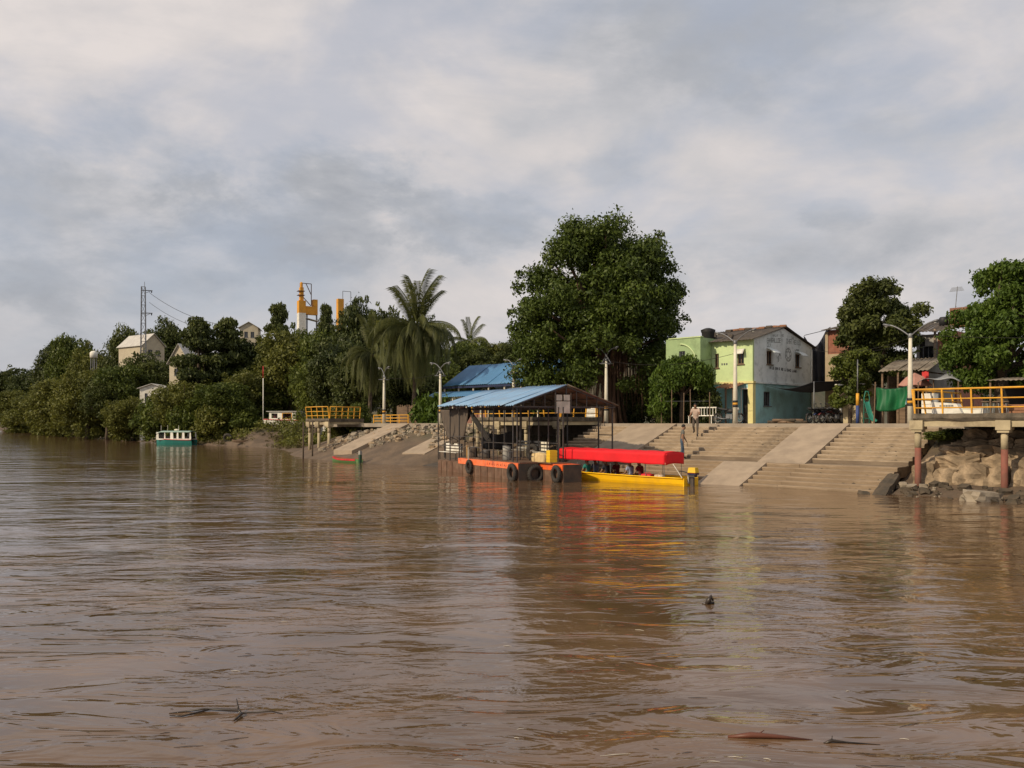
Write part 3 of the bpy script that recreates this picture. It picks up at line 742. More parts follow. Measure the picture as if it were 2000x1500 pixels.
wall('upper_river_wall', (-HL, 0, CZ+0.13), X_, Y_, HL, EZ-CZ-0.13, 0.18, [(a+HL, b+HL, c-CZ-0.13, d-CZ-0.13) for a, b, c, d in wu], M_green, house)
for k, (a, b, c, d) in enumerate(wu):
    window((0, 0, 0), X_, Y_, a, b, c, d, house, mf=M_wood, awn=0.30 if k else None, awnm=M_white)
co = MB(); co.b2((-HL, -0.10, CZ), (0.10, 0.2, CZ+0.13)); co.build('river_cornice', M_ypill, house)
co = MB(); co.b2((0.003, 0.2, CZ+0.01), (0.09, GD, CZ+0.12)); co.build('gable_cornice', M_gwhite, house)
# gable side walls
gw = [(gl(1497.5), gl(1508.5), hz_(712, 52), hz_(686, 52)), (gl(1553.5), gl(1563), hz_(718, 54.8), hz_(693, 54.8))]
lw = [(gl(1491.5), gl(1505), hz_(793, 51.6), hz_(765, 51.6))]
G = (0, 1, 0); GN = (-1, 0, 0)
wall('ground_floor_gable_wall', (0, 0.30, 0), G, GN, GD-0.30, CZ, 0.18, [(a-0.3, b-0.3, c, d) for a, b, c, d in lw], M_turq, house)
wall('upper_gable_wall', (0, 0.18, CZ+0.13), G, GN, GD-0.18, EZ-CZ-0.13, 0.18, [(a-0.18, b-0.18, c-CZ-0.13, d-CZ-0.13) for a, b, c, d in gw], M_gwhite, house)
for a, b, c, d in gw: window((0, 0, 0), G, GN, a, b, c, d, house, mf=M_wood, awn=0.55, awnm=M_gwhite)
for a, b, c, d in lw: window((0, 0, 0), G, GN, a, b, c, d, house, mf=M_metal, bars=3)
gt = MB(); gt.prism([(0, 0, EZ+0.002), (0, GD, EZ+0.002), (0, GD/2, RZ-0.05)], (-0.18, 0, 0)); gt.build('gable', M_gwhite, house)
bk = MB(); bk.b2((-HL, GD-0.18, 0), (-0.2, GD, EZ)); bk.b2((-HL-0.18, 0, 0), (-HL-0.002, GD, EZ)); bk.build('back_wall', M_turq, house)
rs = random.Random(4)
for sgn, y0 in ((1, -0.38), (-1, GD+0.38)):
    for k in range(4):
        xa = -HL-0.2 + (HL+0.40)*k/4; xb = xa+(HL+0.40)/4-0.006
        zo = 0.012*(k % 2)
        corrugated('roof_sheet', xa, xb, y0+rs.uniform(-0.07, 0.07), EZ-0.06+zo, GD/2, RZ+0.06+zo, M_rooft, house, 0.18, 0.02, 0.05, k)
for k in range(9):
    rc = MB(); rc.lathe([(0.11, 0), (0.10, 0.42)], seg=8, axis='X'); o = rc.build('ridge_tile', M_tile if k % 3 else M_rooft, house, True)
    o.location = (-HL+0.3+k*0.48, GD/2+rs.uniform(-0.04, 0.04), RZ+0.08+rs.uniform(-0.02, 0.04)); o.rotation_euler = (0, rs.uniform(-0.1, 0.1), rs.uniform(-0.15, 0.15))
for k in range(7):
    bk = rock_mesh('roof_rubble', k+300, 0.28, 0.22, 0.15, 1, 0.2); bk.materials.append(M_rooft); f = rs.uniform(0.1, 0.95)
    inst(bk, 'roof_rubble', house, (rs.uniform(-HL, -0.1), -0.2+f*(GD/2), EZ+0.05+f*(RZ-EZ)+0.04))
# faded lettering and painted emblem on the gable: too worn to read, kept as worn strokes
def glyphs(pa, pb, y0a, y0b, ha, n, m, seed, tw=0.032, words=()):
    "row of letter-like strokes from pixel pa to pb along the gable"
    r = random.Random(seed); la, lb = gl(pa), gl(pb); mb = MB()
    Ya, Yb = hc.y+S2*la, hc.y+S2*lb
    za, zb = hz_(y0a, Ya), hz_(y0b, Yb); w = (lb-la)/n
    for i in range(n):
        if i in words: continue
        l0 = la+w*i; zc = za+(zb-za)*(i+0.5)/n; h = ha; ww = w*0.72
        st = r.choice(['E', 'A', 'H', 'O', 'L', 'R', 'N', 'I'])
        seg = [(0, 0, 0, 1)]
        if st in 'EOR': seg += [(0, 1, 1, 1)]
        if st in 'EOL': seg += [(0, 0, 1, 0)]
        if st in 'EHAR': seg += [(0, 0.5, 1, 0.5)]
        if st in 'HAON': seg += [(1, 0, 1, 1)]
        if st in 'NR': seg += [(0, 0.6, 1, 0)]
        for a, b, c, d in seg:
            p = Vector((0.004, l0+a*ww, zc+b*h)); q_ = Vector((0.004, l0+c*ww, zc+d*h))
            dv = (q_-p); e = dv.normalized()*tw*0.5
            pr = Vector((0, -dv.z, dv.y)).normalized()*tw*0.5
            mb.add([p-e-pr, q_+e-pr, q_+e+pr, p-e+pr], [(0, 1, 2, 3)])
    return mb.build('painted_lettering', m, house)
glyphs(1509, 1531, 657.5, 657, 0.13, 9, M_letter, 1, 0.03)
glyphs(1538, 1552, 660, 664, 0.15, 6, M_letter, 11, 0.03)
glyphs(1498, 1525, 668.5, 669, 0.24, 9, M_letter, 2, 0.05)
glyphs(1536, 1564, 670, 674, 0.26, 9, M_letter, 3, 0.05)
glyphs(1498, 1506, 677, 677, 0.20, 3, M_letter, 4, 0.04)
glyphs(1552.5, 1563, 685, 686, 0.09, 4, M_letter, 5, 0.04)
glyphs(1503, 1556, 720, 727.5, 0.135, 24, M_letterd, 6, 0.045, words=(4, 9, 12, 19))
em = MB(); l0 = gl(1539.5); ze = hz_(693, hc.y+S2*l0)
for k in range(14):
    a0, a1 = 2*math.pi*k/14, 2*math.pi*(k+1)/14
    for r0, r1 in ((0.36, 0.44), (0.17, 0.24)):
        em.add([(0.004, l0+r0*math.cos(a0), ze+r0*math.sin(a0)), (0.004, l0+r1*math.cos(a0), ze+r1*math.sin(a0)), (0.004, l0+r1*math.cos(a1), ze+r1*math.sin(a1)), (0.004, l0+r0*math.cos(a1), ze+r0*math.sin(a1))], [(0, 1, 2, 3)])
    r0 = 0.26; r1 = 0.34
    if k % 2: em.add([(0.004, l0+r0*math.cos(a0), ze+r0*math.sin(a0)), (0.004, l0+r1*math.cos(a0), ze+r1*math.sin(a0)), (0.004, l0+r1*math.cos(a1), ze+r1*math.sin(a1)), (0.004, l0+r0*math.cos(a1), ze+r0*math.sin(a1))], [(0, 1, 2, 3)])
em.build('painted_emblem', M_letter, house)
em = MB(); l1 = gl(1520); z1 = hz_(699, hc.y+S2*l1)
for pa, pb in (((0, -0.25), (0.14, 0.28)), ((0.14, 0.28), (0.32, 0.15)), ((0.32, 0.15), (0.36, -0.05)), ((0, -0.25), (-0.08, 0.05)), ((0.02, 0.05), (0.28, 0.32))):
    p, q_ = Vector((0.004, l1+pa[0], z1+pa[1])), Vector((0.004, l1+pb[0], z1+pb[1])); dv = q_-p; pr = Vector((0, -dv.z, dv.y)).normalized()*0.035
    em.add([p-pr, q_-pr, q_+pr, p+pr], [(0, 1, 2, 3)])
em.build('painted_figure', M_letter, house)
nm = MB()
for k in range(3): nm.b2((rx_(1409)+0.16*k, -0.006, hz_(713, 51.5)), (rx_(1409)+0.16*k+0.10, -0.003, hz_(709, 51.5)))
nm.build('painted_number', M_letterd, house)
vp = MB(); vp.tube([(0.05, GD-0.15, 0.1), (0.05, GD-0.15, EZ-0.2)], 0.05, 8); vp.build('downpipe', M_white, house, True)
# tiled porch awning on posts by the door
aw = bthing('porch_awning', 'small clay tiled porch awning beside the house door', 'awning', BX(1440, 4.0), 4.0, PZ)
aw_l = BX(1440, 4.0)-BX(1398, 4.0)
for k in range(9):
    xa = -aw_l + aw_l*k/9
    corrugated('tile_row', xa, xa+aw_l/9-0.01, -0.35, 2.10+0.01*(k % 2), 0.93, 2.42, M_tile, aw, 0.2, 0.03, 0.05, k+30)
for xx in (-aw_l+0.1, -aw_l*0.45, -0.15):
    m = MB(); m.beam((xx, -0.2, 0), (xx, -0.2, 2.12), 0.08, 0.08); m.build('post', M_wood, aw)

# ------------------------------------------------------------------ mid green flat roofed building with water tank
gb_x1 = BX(1391, 5.0)-0.02; gb_x0 = BX(1306, 3.7)
gb = bthing('green_building', 'flat roofed green building with arched moulding behind the small drooping tree', 'house', gb_x1, 3.7, PZ)
gwid = gb_x1-gb_x0; GH = 5.25
gwn = [(-gwid+BX(1326, 3.7)-gb_x0, -gwid+BX(1338, 3.7)-gb_x0, hz_(699, 52), hz_(685, 52))]
wall('front_wall', (-gwid, 0, 0), X_, Y_, gwid, GH, 0.2, [(a+gwid, b+gwid, c, d) for a, b, c, d in gwn], M_dgreen, gb)
for a, b, c, d in gwn: window((0, 0, 0), X_, Y_, a, b, c, d, gb, bars=1)
wall('side_wall', (0, 0.2, 0), (0, 1, 0), (-1, 0, 0), 4.3, GH, 0.2, [], M_dgreen, gb)
m = MB(); m.b2((-gwid, 0.2, GH-0.25), (-0.2, 4.5, GH-0.1)); m.build('roof_slab', M_conc_s, gb)
m = MB(); m.b2((-gwid-0.2, 0.0, 0), (-gwid-0.003, 4.5, GH)); m.build('left_wall', M_dgreen, gb)
pts = [(-gwid*0.62+0.0*k, 0, 0) for k in range(1)]
ar = []
for k in range(15):
    a = math.pi*0.5*k/14
    ar.append((-gwid*0.62 + gwid*0.55*math.sin(a), -0.04, GH-1.9+1.55*math.cos(a)))
m = MB(); m.tube(ar, 0.055, 6); m.build('arch_moulding', M_green, gb, True)
m = MB(); m.b2((-gwid, -0.05, GH+0.002), (0.05, 0.25, GH+0.07)); m.build('coping', M_green, gb)
tank = bthing('water_tank', 'black plastic water tank on the green building roof', 'water tank', BX(1383, 5.2), 5.2, PZ+GH-0.1)
m = MB(); m.lathe([(0.34, 0.0), (0.36, 0.02), (0.40, 0.5), (0.44, 0.55), (0.44, 0.62)], seg=18); m.build('tank_body', M_black, tank, True)
m = MB(); m.lathe([(0.45, 0.625), (0.46, 0.67), (0.25, 0.76), (0.12, 0.80)], seg=18); m.build('lid', M_black, tank, True)

# ------------------------------------------------------------------ black shade netting between the houses
M_net = mat('black_shade_net', (0.016, 0.018, 0.026), 0.9, (0.03, 0.032, 0.042), 3, 5, stretch=(1, 1, 0.3))
sn = thing('shade_net_curtain', 'black shade net hung between the painted gable and the brick wall', 'shade net', (0, 0, 0))
def net_pt(px, py, Y): return wp(px, py, Y)
def fn(u, v):
    px = 1570+52*u; top = 656 + 26*math.sin(min(u*1.15, 1)*math.pi)**1.2*(1-u*0.2) - 18*u*u; bot = 752-6*u
    Y = 56.0 + 1.5*u + 0.12*math.sin(u*22)
    vv = v; py = top+(bot-top)*vv
    return net_pt(px + (8*v if u < 0.5 else 0)*(1-u), py, Y)
sheet(fn, 24, 6, 0.02, M_net, 'net_cloth', sn)
m = MB(); a = wp(1571, 655, 56.0); b = wp(1616, 644, 57.4); m.tube([a, b], 0.02, 6); m.build('rope', M_black, sn)
sa = thing('shade_net_awning', 'sagging black net awning over the turquoise ground floor', 'shade net', (0, 0, 0))
p0 = bw(hx+0.12, HT+1.2, PZ+CZ-0.05); p1 = bw(hx+0.12, HT+GD, PZ+CZ+0.05)
q0 = bw(hx+3.1, HT+1.5, PZ+CZ+0.05); q1 = bw(hx+4.3, HT+GD-0.5, PZ+CZ+0.9)
def fn(u, v):
    a = p0.lerp(p1, u); b = q0.lerp(q1, u); g = a.lerp(b, v)
    g.z -= 0.55*math.sin(v*math.pi)*(0.6+0.4*u) + 0.25*math.sin(u*math.pi); return g
sheet(fn, 10, 10, 0.02, M_net, 'net_cloth', sa)
for g in (q0, q1):
    m = MB(); m.tube([(g.x, g.y, PZ), tuple(g)], 0.035, 8); m.build('pole', M_metal, sa, True)

# ------------------------------------------------------------------ buildings behind, right
M_brick = mat('brick_wall', (0.30, 0.12, 0.075), 0.92, (0.22, 0.085, 0.055), 3.5, 6, 0.3, 25, stain=(0.20, 0.15, 0.11), stain_scale=1.2, stain_amt=0.5)
M_tan = mat('tan_render', (0.43, 0.34, 0.22), 0.92, (0.35, 0.275, 0.18), 1.2, 7, 0.1, stain=(0.24, 0.19, 0.13), stain_amt=0.5)
M_grey = mat('grey_render', (0.34, 0.33, 0.30), 0.92, (0.26, 0.25, 0.23), 1.3, 7, 0.1, stain=(0.14, 0.13, 0.12), stain_amt=0.5)
def brick_course_wall(parent, x0, x1, y0, z0, z1, m, cols, face='front'):
    pass
tb_x, tb_Y = at(1617, 11.0)
tbd = bthing('tan_brick_building', 'tall narrow building, tan render below brick, behind the black net', 'house', tb_x, 11.0, PZ)
ln = BX(1725, 11.0)-tb_x
wall('rendered_wall', (0, 0, 0), X_, Y_, ln, hz_(692, tb_Y), 0.2, [(1.6, 2.5, 0.0, 2.1)], M_tan, tbd)
wall('brick_wall', (0.02, 0.03, hz_(692, tb_Y)+0.002), X_, Y_, ln-0.04, hz_(645, tb_Y)-hz_(692, tb_Y), 0.17, [(2.2, 3.0, 0.4, 1.3)], M_brick, tbd)
m = MB(); m.b2((1.62, 0.14, 0.0), (2.48, 0.18, 2.08)); m.build('door', M_wood, tbd)
window((0.02, 0.03, hz_(692, tb_Y)), X_, Y_, 2.2, 3.0, 0.4, 1.3, tbd)
m = MB(); m.b2((-0.18, 0.0, 0), (-0.003, 6, hz_(645, tb_Y)-0.1)); m.build('side_wall', M_tan, tbd)
for k in range(4):
    xa = -0.3+(ln+0.5)*k/4; corrugated('roof_sheet', xa, xa+(ln+0.5)/4-0.01, -0.4, hz_(647, tb_Y)+0.05+0.015*(k % 2), 4.5, hz_(628, tb_Y)+0.3+0.015*(k % 2), M_rooft, tbd, 0.2, 0.02, 0.05, k)
# right brick house with tiled roof
rb_x, rb_Y = at(1790, 14.0)
rb = bthing('brick_house', 'unfinished brick house with dark tiled roof behind the shack', 'house', rb_x, 14.0, PZ)
rl = BX(1862, 14.0)-rb_x; zr = hz_(655, rb_Y)
xb_ = BX(1832, 14.0)-rb_x
wall('grey_wall', (0, 0, 0), X_, Y_, xb_, zr, 0.2, [(0.35, 1.0, zr-1.9, zr-0.7), (xb_-1.1, xb_-0.75, zr-2.0, zr-0.2)], M_grey, rb)
window((0, 0, 0), X_, Y_, 0.35, 1.0, zr-1.9, zr-0.7, rb)
m = MB(); m.b2((xb_-1.1, 0.1, zr-2.0), (xb_-0.75, 0.14, zr-0.2)); m.build('shutter', M_dark, rb)
wall('brick_wall', (xb_+0.003, -0.05, 0), X_, Y_, rl-xb_, zr+0.1, 0.25, [], M_brick, rb)
m = MB(); m.b2((rl+0.004, -0.05, 0), (rl+0.2, 5, zr+0.1)); m.build('side_wall', M_brick, rb)
m = MB(); m.beam((xb_-0.15, -0.07, 0), (xb_-0.15, -0.07, zr+0.3), 0.14, 0.10); m.build('pilaster', M_conc_s, rb)
for k in range(7):
    xa = -0.3+(rl+0.2)*k/7; corrugated('roof_tile_row', xa, xa+(rl+0.2)/7-0.01, -0.5, zr+0.12+0.012*(k % 2), 3.2, zr+1.15+0.012*(k % 2), M_rooft, rb, 0.2, 0.03, 0.06, k)
px_ = BX(1856, 15.0)-rb_x
m = MB(); m.b2((px_-0.1, 1.2, zr+0.5), (px_+0.9, 2.2, hz_(603, rb_Y))); m.build('brick_parapet', M_brick, rb)
m = MB(); m.lathe([(0.25, 0), (0.28, 0.45), (0.2, 0.55)], (BX(1843, 15.5)-rb_x, 1.5, zr+0.62), 12); m.build('roof_tank', M_black, rb, True)
ant = bthing('tv_antenna', 'thin television antenna mast on the brick house roof', 'antenna', BX(1866, 15.7), 15.7, PZ+hz_(603, rb_Y))
m = MB(); h_ = hz_(560, rb_Y)-hz_(603, rb_Y); m.tube([(0, 0, 0), (0.12, 0, h_)], 0.022, 6)
m.build('mast', M_metal, ant)
m = MB()
for k in range(5): m.tube([(-0.35+0.03*k, 0, h_*(0.80+0.04*k)), (0.5-0.03*k, 0, h_*(0.80+0.04*k))], 0.012, 5)
m.build('antenna_rods', M_metal, ant)

# ------------------------------------------------------------------ vendor shack
M_tinold = mat('weathered_tin', (0.235, 0.20, 0.155), 0.85, (0.155, 0.13, 0.10), 1.6, 8, 0.15, stain=(0.10, 0.075, 0.055), stain_scale=1.5, stain_amt=0.7)
M_redp = mat('red_panel', (0.62, 0.03, 0.025), 0.6, (0.5, 0.03, 0.03), 3, 5)
M_pink = mat('faded_pink_cloth', (0.42, 0.22, 0.17), 0.9, (0.34, 0.17, 0.13), 2, 6)
sk_x1, skY = at(1813, 4.5); sk_x0 = BX(1715, 4.5)
sh = bthing('vendor_shack', 'open vendor shack under a weathered brown corrugated roof', 'shack', sk_x1, 4.5, PZ)
sw = sk_x1-sk_x0; ez = HZ(722, skY)-PZ; rzk = 6.16-PZ
for k in range(5):
    xa = -sw+sw*k/5; corrugated('roof_sheet', xa, xa+sw/5-0.01, -0.02, ez+0.015*(k % 2), 2.37, rzk+0.015*(k % 2), M_tinold, sh, 0.2, 0.028, 0.04, k)
    corrugated('roof_sheet', xa, xa+sw/5-0.01, 4.75, ez-0.05+0.015*(k % 2), 2.375, rzk+0.02+0.015*(k % 2), M_tinold, sh, 0.2, 0.028, 0.04, k+9)
m = MB(); m.prism([(-0.15, 0.25, ez-0.05), (-0.15, 4.5, ez-0.08), (-0.15, 2.37, rzk-0.06)], (-0.05, 0, 0)); m.build('gable_panel', M_grey, sh)
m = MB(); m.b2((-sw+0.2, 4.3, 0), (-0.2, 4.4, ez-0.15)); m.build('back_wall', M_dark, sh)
m = MB(); m.b2((-sw+0.2, 0.7, 0), (-sw+0.28, 4.28, ez-0.2)); m.build('side_wall', M_wood, sh)
m = MB(); m.b2((-0.2, 0.4, 0), (-0.1, 4.28, ez-0.15)); m.build('end_wall', M_grey, sh)
for xx in (-sw+0.15, -sw*0.62, -sw*0.3, -0.15):
    m = MB(); m.beam((xx, 0.2, 0), (xx, 0.2, ez-0.06), 0.09, 0.09); m.build('post', M_wood, sh)
m = MB(); m.b2((-0.34, 0.10, HZ(752, skY)-PZ), (-0.02, 0.15, HZ(722, skY)-PZ-0.06)); m.build('red_panel', M_redp, sh)
m = MB(); m.b2((-0.62, 0.04, HZ(750, skY)-PZ), (-0.38, 0.09, HZ(738, skY)-PZ)); m.build('white_notice', M_white, sh)
cn = MB(); cn.b2((-sw+0.6, 0.9, 0), (-0.9, 1.5, 1.0)); cn.build('counter', M_wood, sh)
for k, (xx, zz_, mm) in enumerate(((-3.0, 1.0, M_redp), (-2.2, 1.0, M_cream), (-1.6, 1.0, M_turq), (-2.6, 1.0, M_pink))):
    m = MB(); m.b2((xx, 1.0, 1.003), (xx+0.4, 1.35, 1.003+0.3+0.08*k)); m.build('goods_box', mm, sh)
# faded pink parasol
pu = bthing('pink_parasol', 'faded pink parasol in front of the vendor shack', 'parasol', BX(1787, 3.2), 3.2, PZ)
m = MB(); n = 10; pz = HZ(729, 42.5)-PZ
vs = [(0, 0, pz)]; fs = []
for rr_, zz_ in ((0.42, pz-0.22), (0.80, pz-0.62)):
    for k in range(n): vs.append((rr_*math.cos(2*math.pi*k/n), rr_*math.sin(2*math.pi*k/n), zz_ - (0.05 if k % 2 else 0)))
for k in range(n): fs.append((0, 1+k, 1+(k+1) % n)); fs.append((1+k, 1+n+k, 1+n+(k+1) % n, 1+(k+1) % n))
for (vx, vy, vz) in list(vs): vs.append((vx, vy, vz-0.015))
k_ = 1+2*n; fs += [tuple(i+k_ for i in reversed(f)) for f in list(fs)]
m.add(vs, fs); m.build('canopy', M_pink, pu)
m = MB(); m.tube([(0, 0, 0), (0, 0, pz-0.02)], 0.025, 8); m.build('pole', M_metal, pu)
# grey tarp roof next to it
gtp = bthing('grey_tarp_awning', 'grey plastic tarp stretched low behind the right yellow railing', 'tarp', BX(1832, 2.4), 2.4, PZ)
M_tarpg = mat('grey_tarp', (0.22, 0.23, 0.24), 0.5, (0.33, 0.34, 0.35), 1.5, 5)
def fn(u, v): return (-0.9+1.9*u, -0.2+2.2*v, 1.95+0.55*u*(1-u)*3.2*0.5+0.30*v+0.08*math.sin(u*9+v*4))
sheet(fn, 14, 8, 0.015, M_tarpg, 'tarp_cloth', gtp)
for xx, yy in ((-0.85, -0.15), (0.95, -0.15), (-0.85, 1.95), (0.95, 1.95)):
    m = MB(); m.tube([(xx, yy, 0), (xx, yy, 1.98+0.13*(yy+0.2))], 0.03, 6); m.build('pole', M_wood, gtp)
# green tarp
M_gtarp = mat('green_tarp', (0.008, 0.12, 0.04), 0.55, (0.006, 0.09, 0.03), 1.5, 5)
gx1, gY = at(1772, 2.3); gx0 = BX(1709, 2.3)
gtt = bthing('green_tarp', 'dark green tarp hung as a screen beside the right lamp post', 'tarp', gx0, 2.3, PZ)
gw_ = gx1-gx0; gz1, gz0 = HZ(754, gY)-PZ, HZ(799, gY)-PZ
def fn(u, v): return (gw_*u + 0.04*math.sin(v*5), 0.10*math.sin(u*9+v*2.5)*(0.4+v)+0.05*math.sin(u*23), gz1 - 0.12*math.sin(u*math.pi)*(1-v) - (gz1-gz0)*v*(1.0+0.10*math.sin(u*4.2)))
sheet(fn, 26, 12, 0.012, M_gtarp, 'tarp_cloth', gtt)
m = MB(); m.tube([(-0.05, 0, 0), (0.02, 0, gz1+0.25)], 0.035, 8); m.build('pole', M_wood, gtt)
m = MB(); m.tube([(gw_+0.02, 0, 0), (gw_+0.02, 0, gz1+0.05)], 0.035, 8); m.build('pole', M_wood, gtt)
m = MB(); m.tube([(0, 0, gz1), (gw_*0.5, 0, gz1-0.13), (gw_, 0, gz1)], 0.012, 5); m.build('rope', M_black, gtt)
# turquoise play slide
M_tslide = mat('turquoise_plastic', (0.03, 0.22, 0.16), 0.5)
ps = bthing('play_slide', 'small turquoise plastic slide left of the green tarp', 'slide', BX(1696, 3.4), 3.4, PZ, rz=0.9); ps.scale = (0.5, 0.62, 0.9)
def fn(u, v): return (-0.28+0.56*u, -1.0+1.25*v, 0.10+1.15*v*v + 0.10*(2*u-1)**4)
sheet(fn, 8, 10, 0.03, M_tslide, 'chute', ps)
m = MB(); m.tube([(-0.3, 0.3, 0), (-0.3, 0.25, 1.5), (-0.15, 0.25, 1.85), (0.15, 0.25, 1.85), (0.3, 0.25, 1.5), (0.3, 0.3, 0)], 0.04, 8); m.build('arch_handle', M_tslide, ps, True)
for k in range(3):
    m = MB(); m.beam((-0.28, 0.32, 0.3+0.35*k), (0.28, 0.32, 0.3+0.35*k), 0.06, 0.04); m.build('rung', M_tslide, ps)
# cream kiosk and blue-yellow post
kk_x, kkY = at(1664, 6.0)
ks = bthing('cream_kiosk', 'small cream kiosk with white canopy under the leaning tree', 'kiosk', kk_x, 6.0, PZ)
wall('front_wall', (-0.5, 0, 0), X_, Y_, 1.1, 2.1, 0.1, [(0.35, 0.85, 1.0, 1.6)], M_beam, ks)
m = MB(); m.b2((-0.5, 0.102, 0), (0.6, 1.2, 2.09)); m.build('body', M_beam, ks)
m = MB(); m.b2((-0.75, -0.5, 2.12), (0.85, 1.3, 2.2)); m.build('canopy', M_white, ks)
m = MB(); m.b2((-0.15, 0.05, 1.01), (0.34, 0.09, 1.59)); m.build('window', M_glass, ks)
bp = bthing('striped_post', 'thin post painted blue below and yellow above', 'post', BX(1675, 4.0), 4.0, PZ)
m = MB(); m.tube([(0, 0, 0), (0, 0, 0.95)], 0.09, 10); m.build('blue_base', mat('blue_paint', (0.04, 0.07, 0.22), 0.6), bp, True)
m = MB(); m.tube([(0, 0, 0.952), (0, 0, 1.6)], 0.085, 10); m.build('yellow_band', M_yel, bp, True)
m = MB(); m.tube([(0, 0, 1.602), (0, 0, 3.4)], [0.035, 0.03], 10); m.build('upper_pole', M_metal, bp, True)
# things on the right deck behind the railing
fr = bthing('white_freezer', 'tall white freezer behind the corner of the right yellow railing', 'freezer', BX(1812, -3.8), -3.8, DZ)
m = MB(); m.b2((-0.25, 0, 0.04), (0.25, 0.5, 0.86)); m.build('cabinet', M_white, fr)
m = MB(); m.b2((-0.23, -0.022, 0.42), (0.23, -0.003, 0.84)); dd = m.build('door', M_white, fr); m = MB(); m.b2((0.17, -0.05, 0.5), (0.20, -0.025, 0.75)); m.build('handle', M_metal, dd)
for xx in (-0.2, 0.2):
    m = MB(); m.b2((xx-0.03, 0.02, 0), (xx+0.03, 0.48, 0.038)); m.build('foot', M_black, fr)
ct = bthing('white_counter', 'low white sloping sales counter with a line of lettering', 'counter', BX(1848, -3.9), -3.9, DZ)
m = MB(); m.prism([(-0.55, 0, 0.02), (0.60, 0, 0.02), (0.38, 0, 0.42), (-0.55, 0, 0.50)], (0, 0.5, 0)); m.build('body', M_white, ct)
m = MB()
for k in range(9): m.b2((-0.25+0.06*k, -0.006, 0.30), (-0.25+0.06*k+0.04, -0.002, 0.37))
m.build('lettering', M_letterd, ct)
wb = bthing('white_bench_box', 'long low white box behind the middle of the right railing', 'box', BX(1899, -3.6), -3.6, DZ)
m = MB(); m.b2((-0.40, 0, 0), (0.40, 0.4, 0.20)); m.build('box_body', M_white, wb)
m = MB(); m.b2((-0.42, -0.02, 0.203), (0.42, 0.42, 0.235)); m.build('lid', M_cream, wb)
ob = bthing('terracotta_crate', 'terracotta coloured crate at the right edge behind the railing', 'crate', BX(1985, -3.6), -3.6, DZ)
for k in range(3):
    m = MB(); m.b2((-0.5, 0, 0.02+0.12*k), (0.5, 0.03, 0.12+0.12*k)); m.build('slat', M_tile, ob)
m = MB(); m.b2((-0.5, 0.032, 0.02), (0.5, 0.5, 0.34)); m.build('crate_body', M_tile, ob)
# thin tan roof awning at far right
ra = bthing('tan_awning', 'tan sheet awning on poles at the far right under the tree', 'awning', BX(1985, 0.5), 0.5, PZ)
corrugated('awning_sheet', -1.0, 3.5, -0.6, HZ(745, 37)-PZ, 2.0, HZ(733, 37)-PZ, M_tinold, ra, 0.2, 0.02, 0.03, 2)
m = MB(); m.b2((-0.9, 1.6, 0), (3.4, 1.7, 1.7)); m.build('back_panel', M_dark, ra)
for xx in (-0.9, 1.2, 3.3):
    m = MB(); m.beam((xx, -0.4, 0), (xx, -0.4, HZ(746, 37)-PZ), 0.07, 0.07); m.build('pole', M_wood, ra)
# plastic stools/chairs silhouettes on the deck
for k, px in enumerate((1925, 1945, 1958)):
    st = bthing('bar_stool', ['stool nearest the white box behind the right railing', 'middle stool of three behind the right railing', 'stool beside the terracotta crate behind the railing'][k], 'stool', BX(px, -4.2), -4.2+0.12*k, DZ, 'stools on the right deck')
    m = MB(); m.lathe([(0.16, 0.44), (0.17, 0.47), (0.15, 0.49)], seg=12); m.build('seat', M_wood, st, True)
    for a in range(4):
        ca, sa_ = math.cos(a*1.571+0.78), math.sin(a*1.571+0.78); m = MB(); m.tube([(0.18*ca, 0.18*sa_, 0), (0.10*ca, 0.10*sa_, 0.44)], 0.014, 6); m.build('leg', M_metal, st)

# ------------------------------------------------------------------ far blue roofed market hall
bx0, bY0 = at(866, 6.0); bx1 = BX(1052, 6.0)
bh_ = bthing('blue_roofed_hall', 'open sided hall with blue sheet roof behind the floating dock', 'hall', bx0, 6.0, PZ)
bl = bx1-bx0; e_z = 5.86-PZ; r_z = 7.75-PZ
for k in range(8):
    xa = bl*k/8
    corrugated('roof_sheet', xa, xa+bl/8-0.012, -0.1, e_z+0.02*(k % 2), 3.0, r_z+0.02*(k % 2), M_bluetin2, bh_, 0.26, 0.022, 0.0, k)
    corrugated('roof_sheet', xa, xa+bl/8-0.012, 6.2, e_z+0.02*(k % 2), 3.006, r_z+0.02*(k % 2), M_bluetin2, bh_, 0.26, 0.022, 0.0, k)
corrugated('skirt_roof', -0.7, bl*0.62, -1.6, HZ(775, 69)-PZ, -0.25, HZ(765, 71)-PZ, M_bluetin2, bh_, 0.26, 0.022, 0.03, 3)
for k in range(7):
    m = MB(); m.beam((0.1+(bl-0.2)*k/6, 0.05, 0), (0.1+(bl-0.2)*k/6, 0.05, e_z-0.05), 0.10, 0.10); m.build('post', M_cream, bh_)
    if k < 5:
        m = MB(); m.beam((-0.5+(bl*0.6)*k/4, -1.4, 0), (-0.5+(bl*0.6)*k/4, -1.4, HZ(776, 69)-PZ), 0.09, 0.09); m.build('skirt_post', M_cream, bh_)
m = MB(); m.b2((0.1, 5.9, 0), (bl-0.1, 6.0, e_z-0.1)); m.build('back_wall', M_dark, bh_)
m = MB(); m.b2((-0.4, 0.4, 0), (bl*0.45, 0.5, 1.9)); m.build('pink_wall', mat('pink_wall', (0.30, 0.16, 0.13), 0.9), bh_)
m = MB(); m.b2((0, -0.12, e_z-0.22), (bl, -0.06, e_z-0.06)); m.build('fascia', mat('dark_blue', (0.02, 0.03, 0.08), 0.6), bh_)

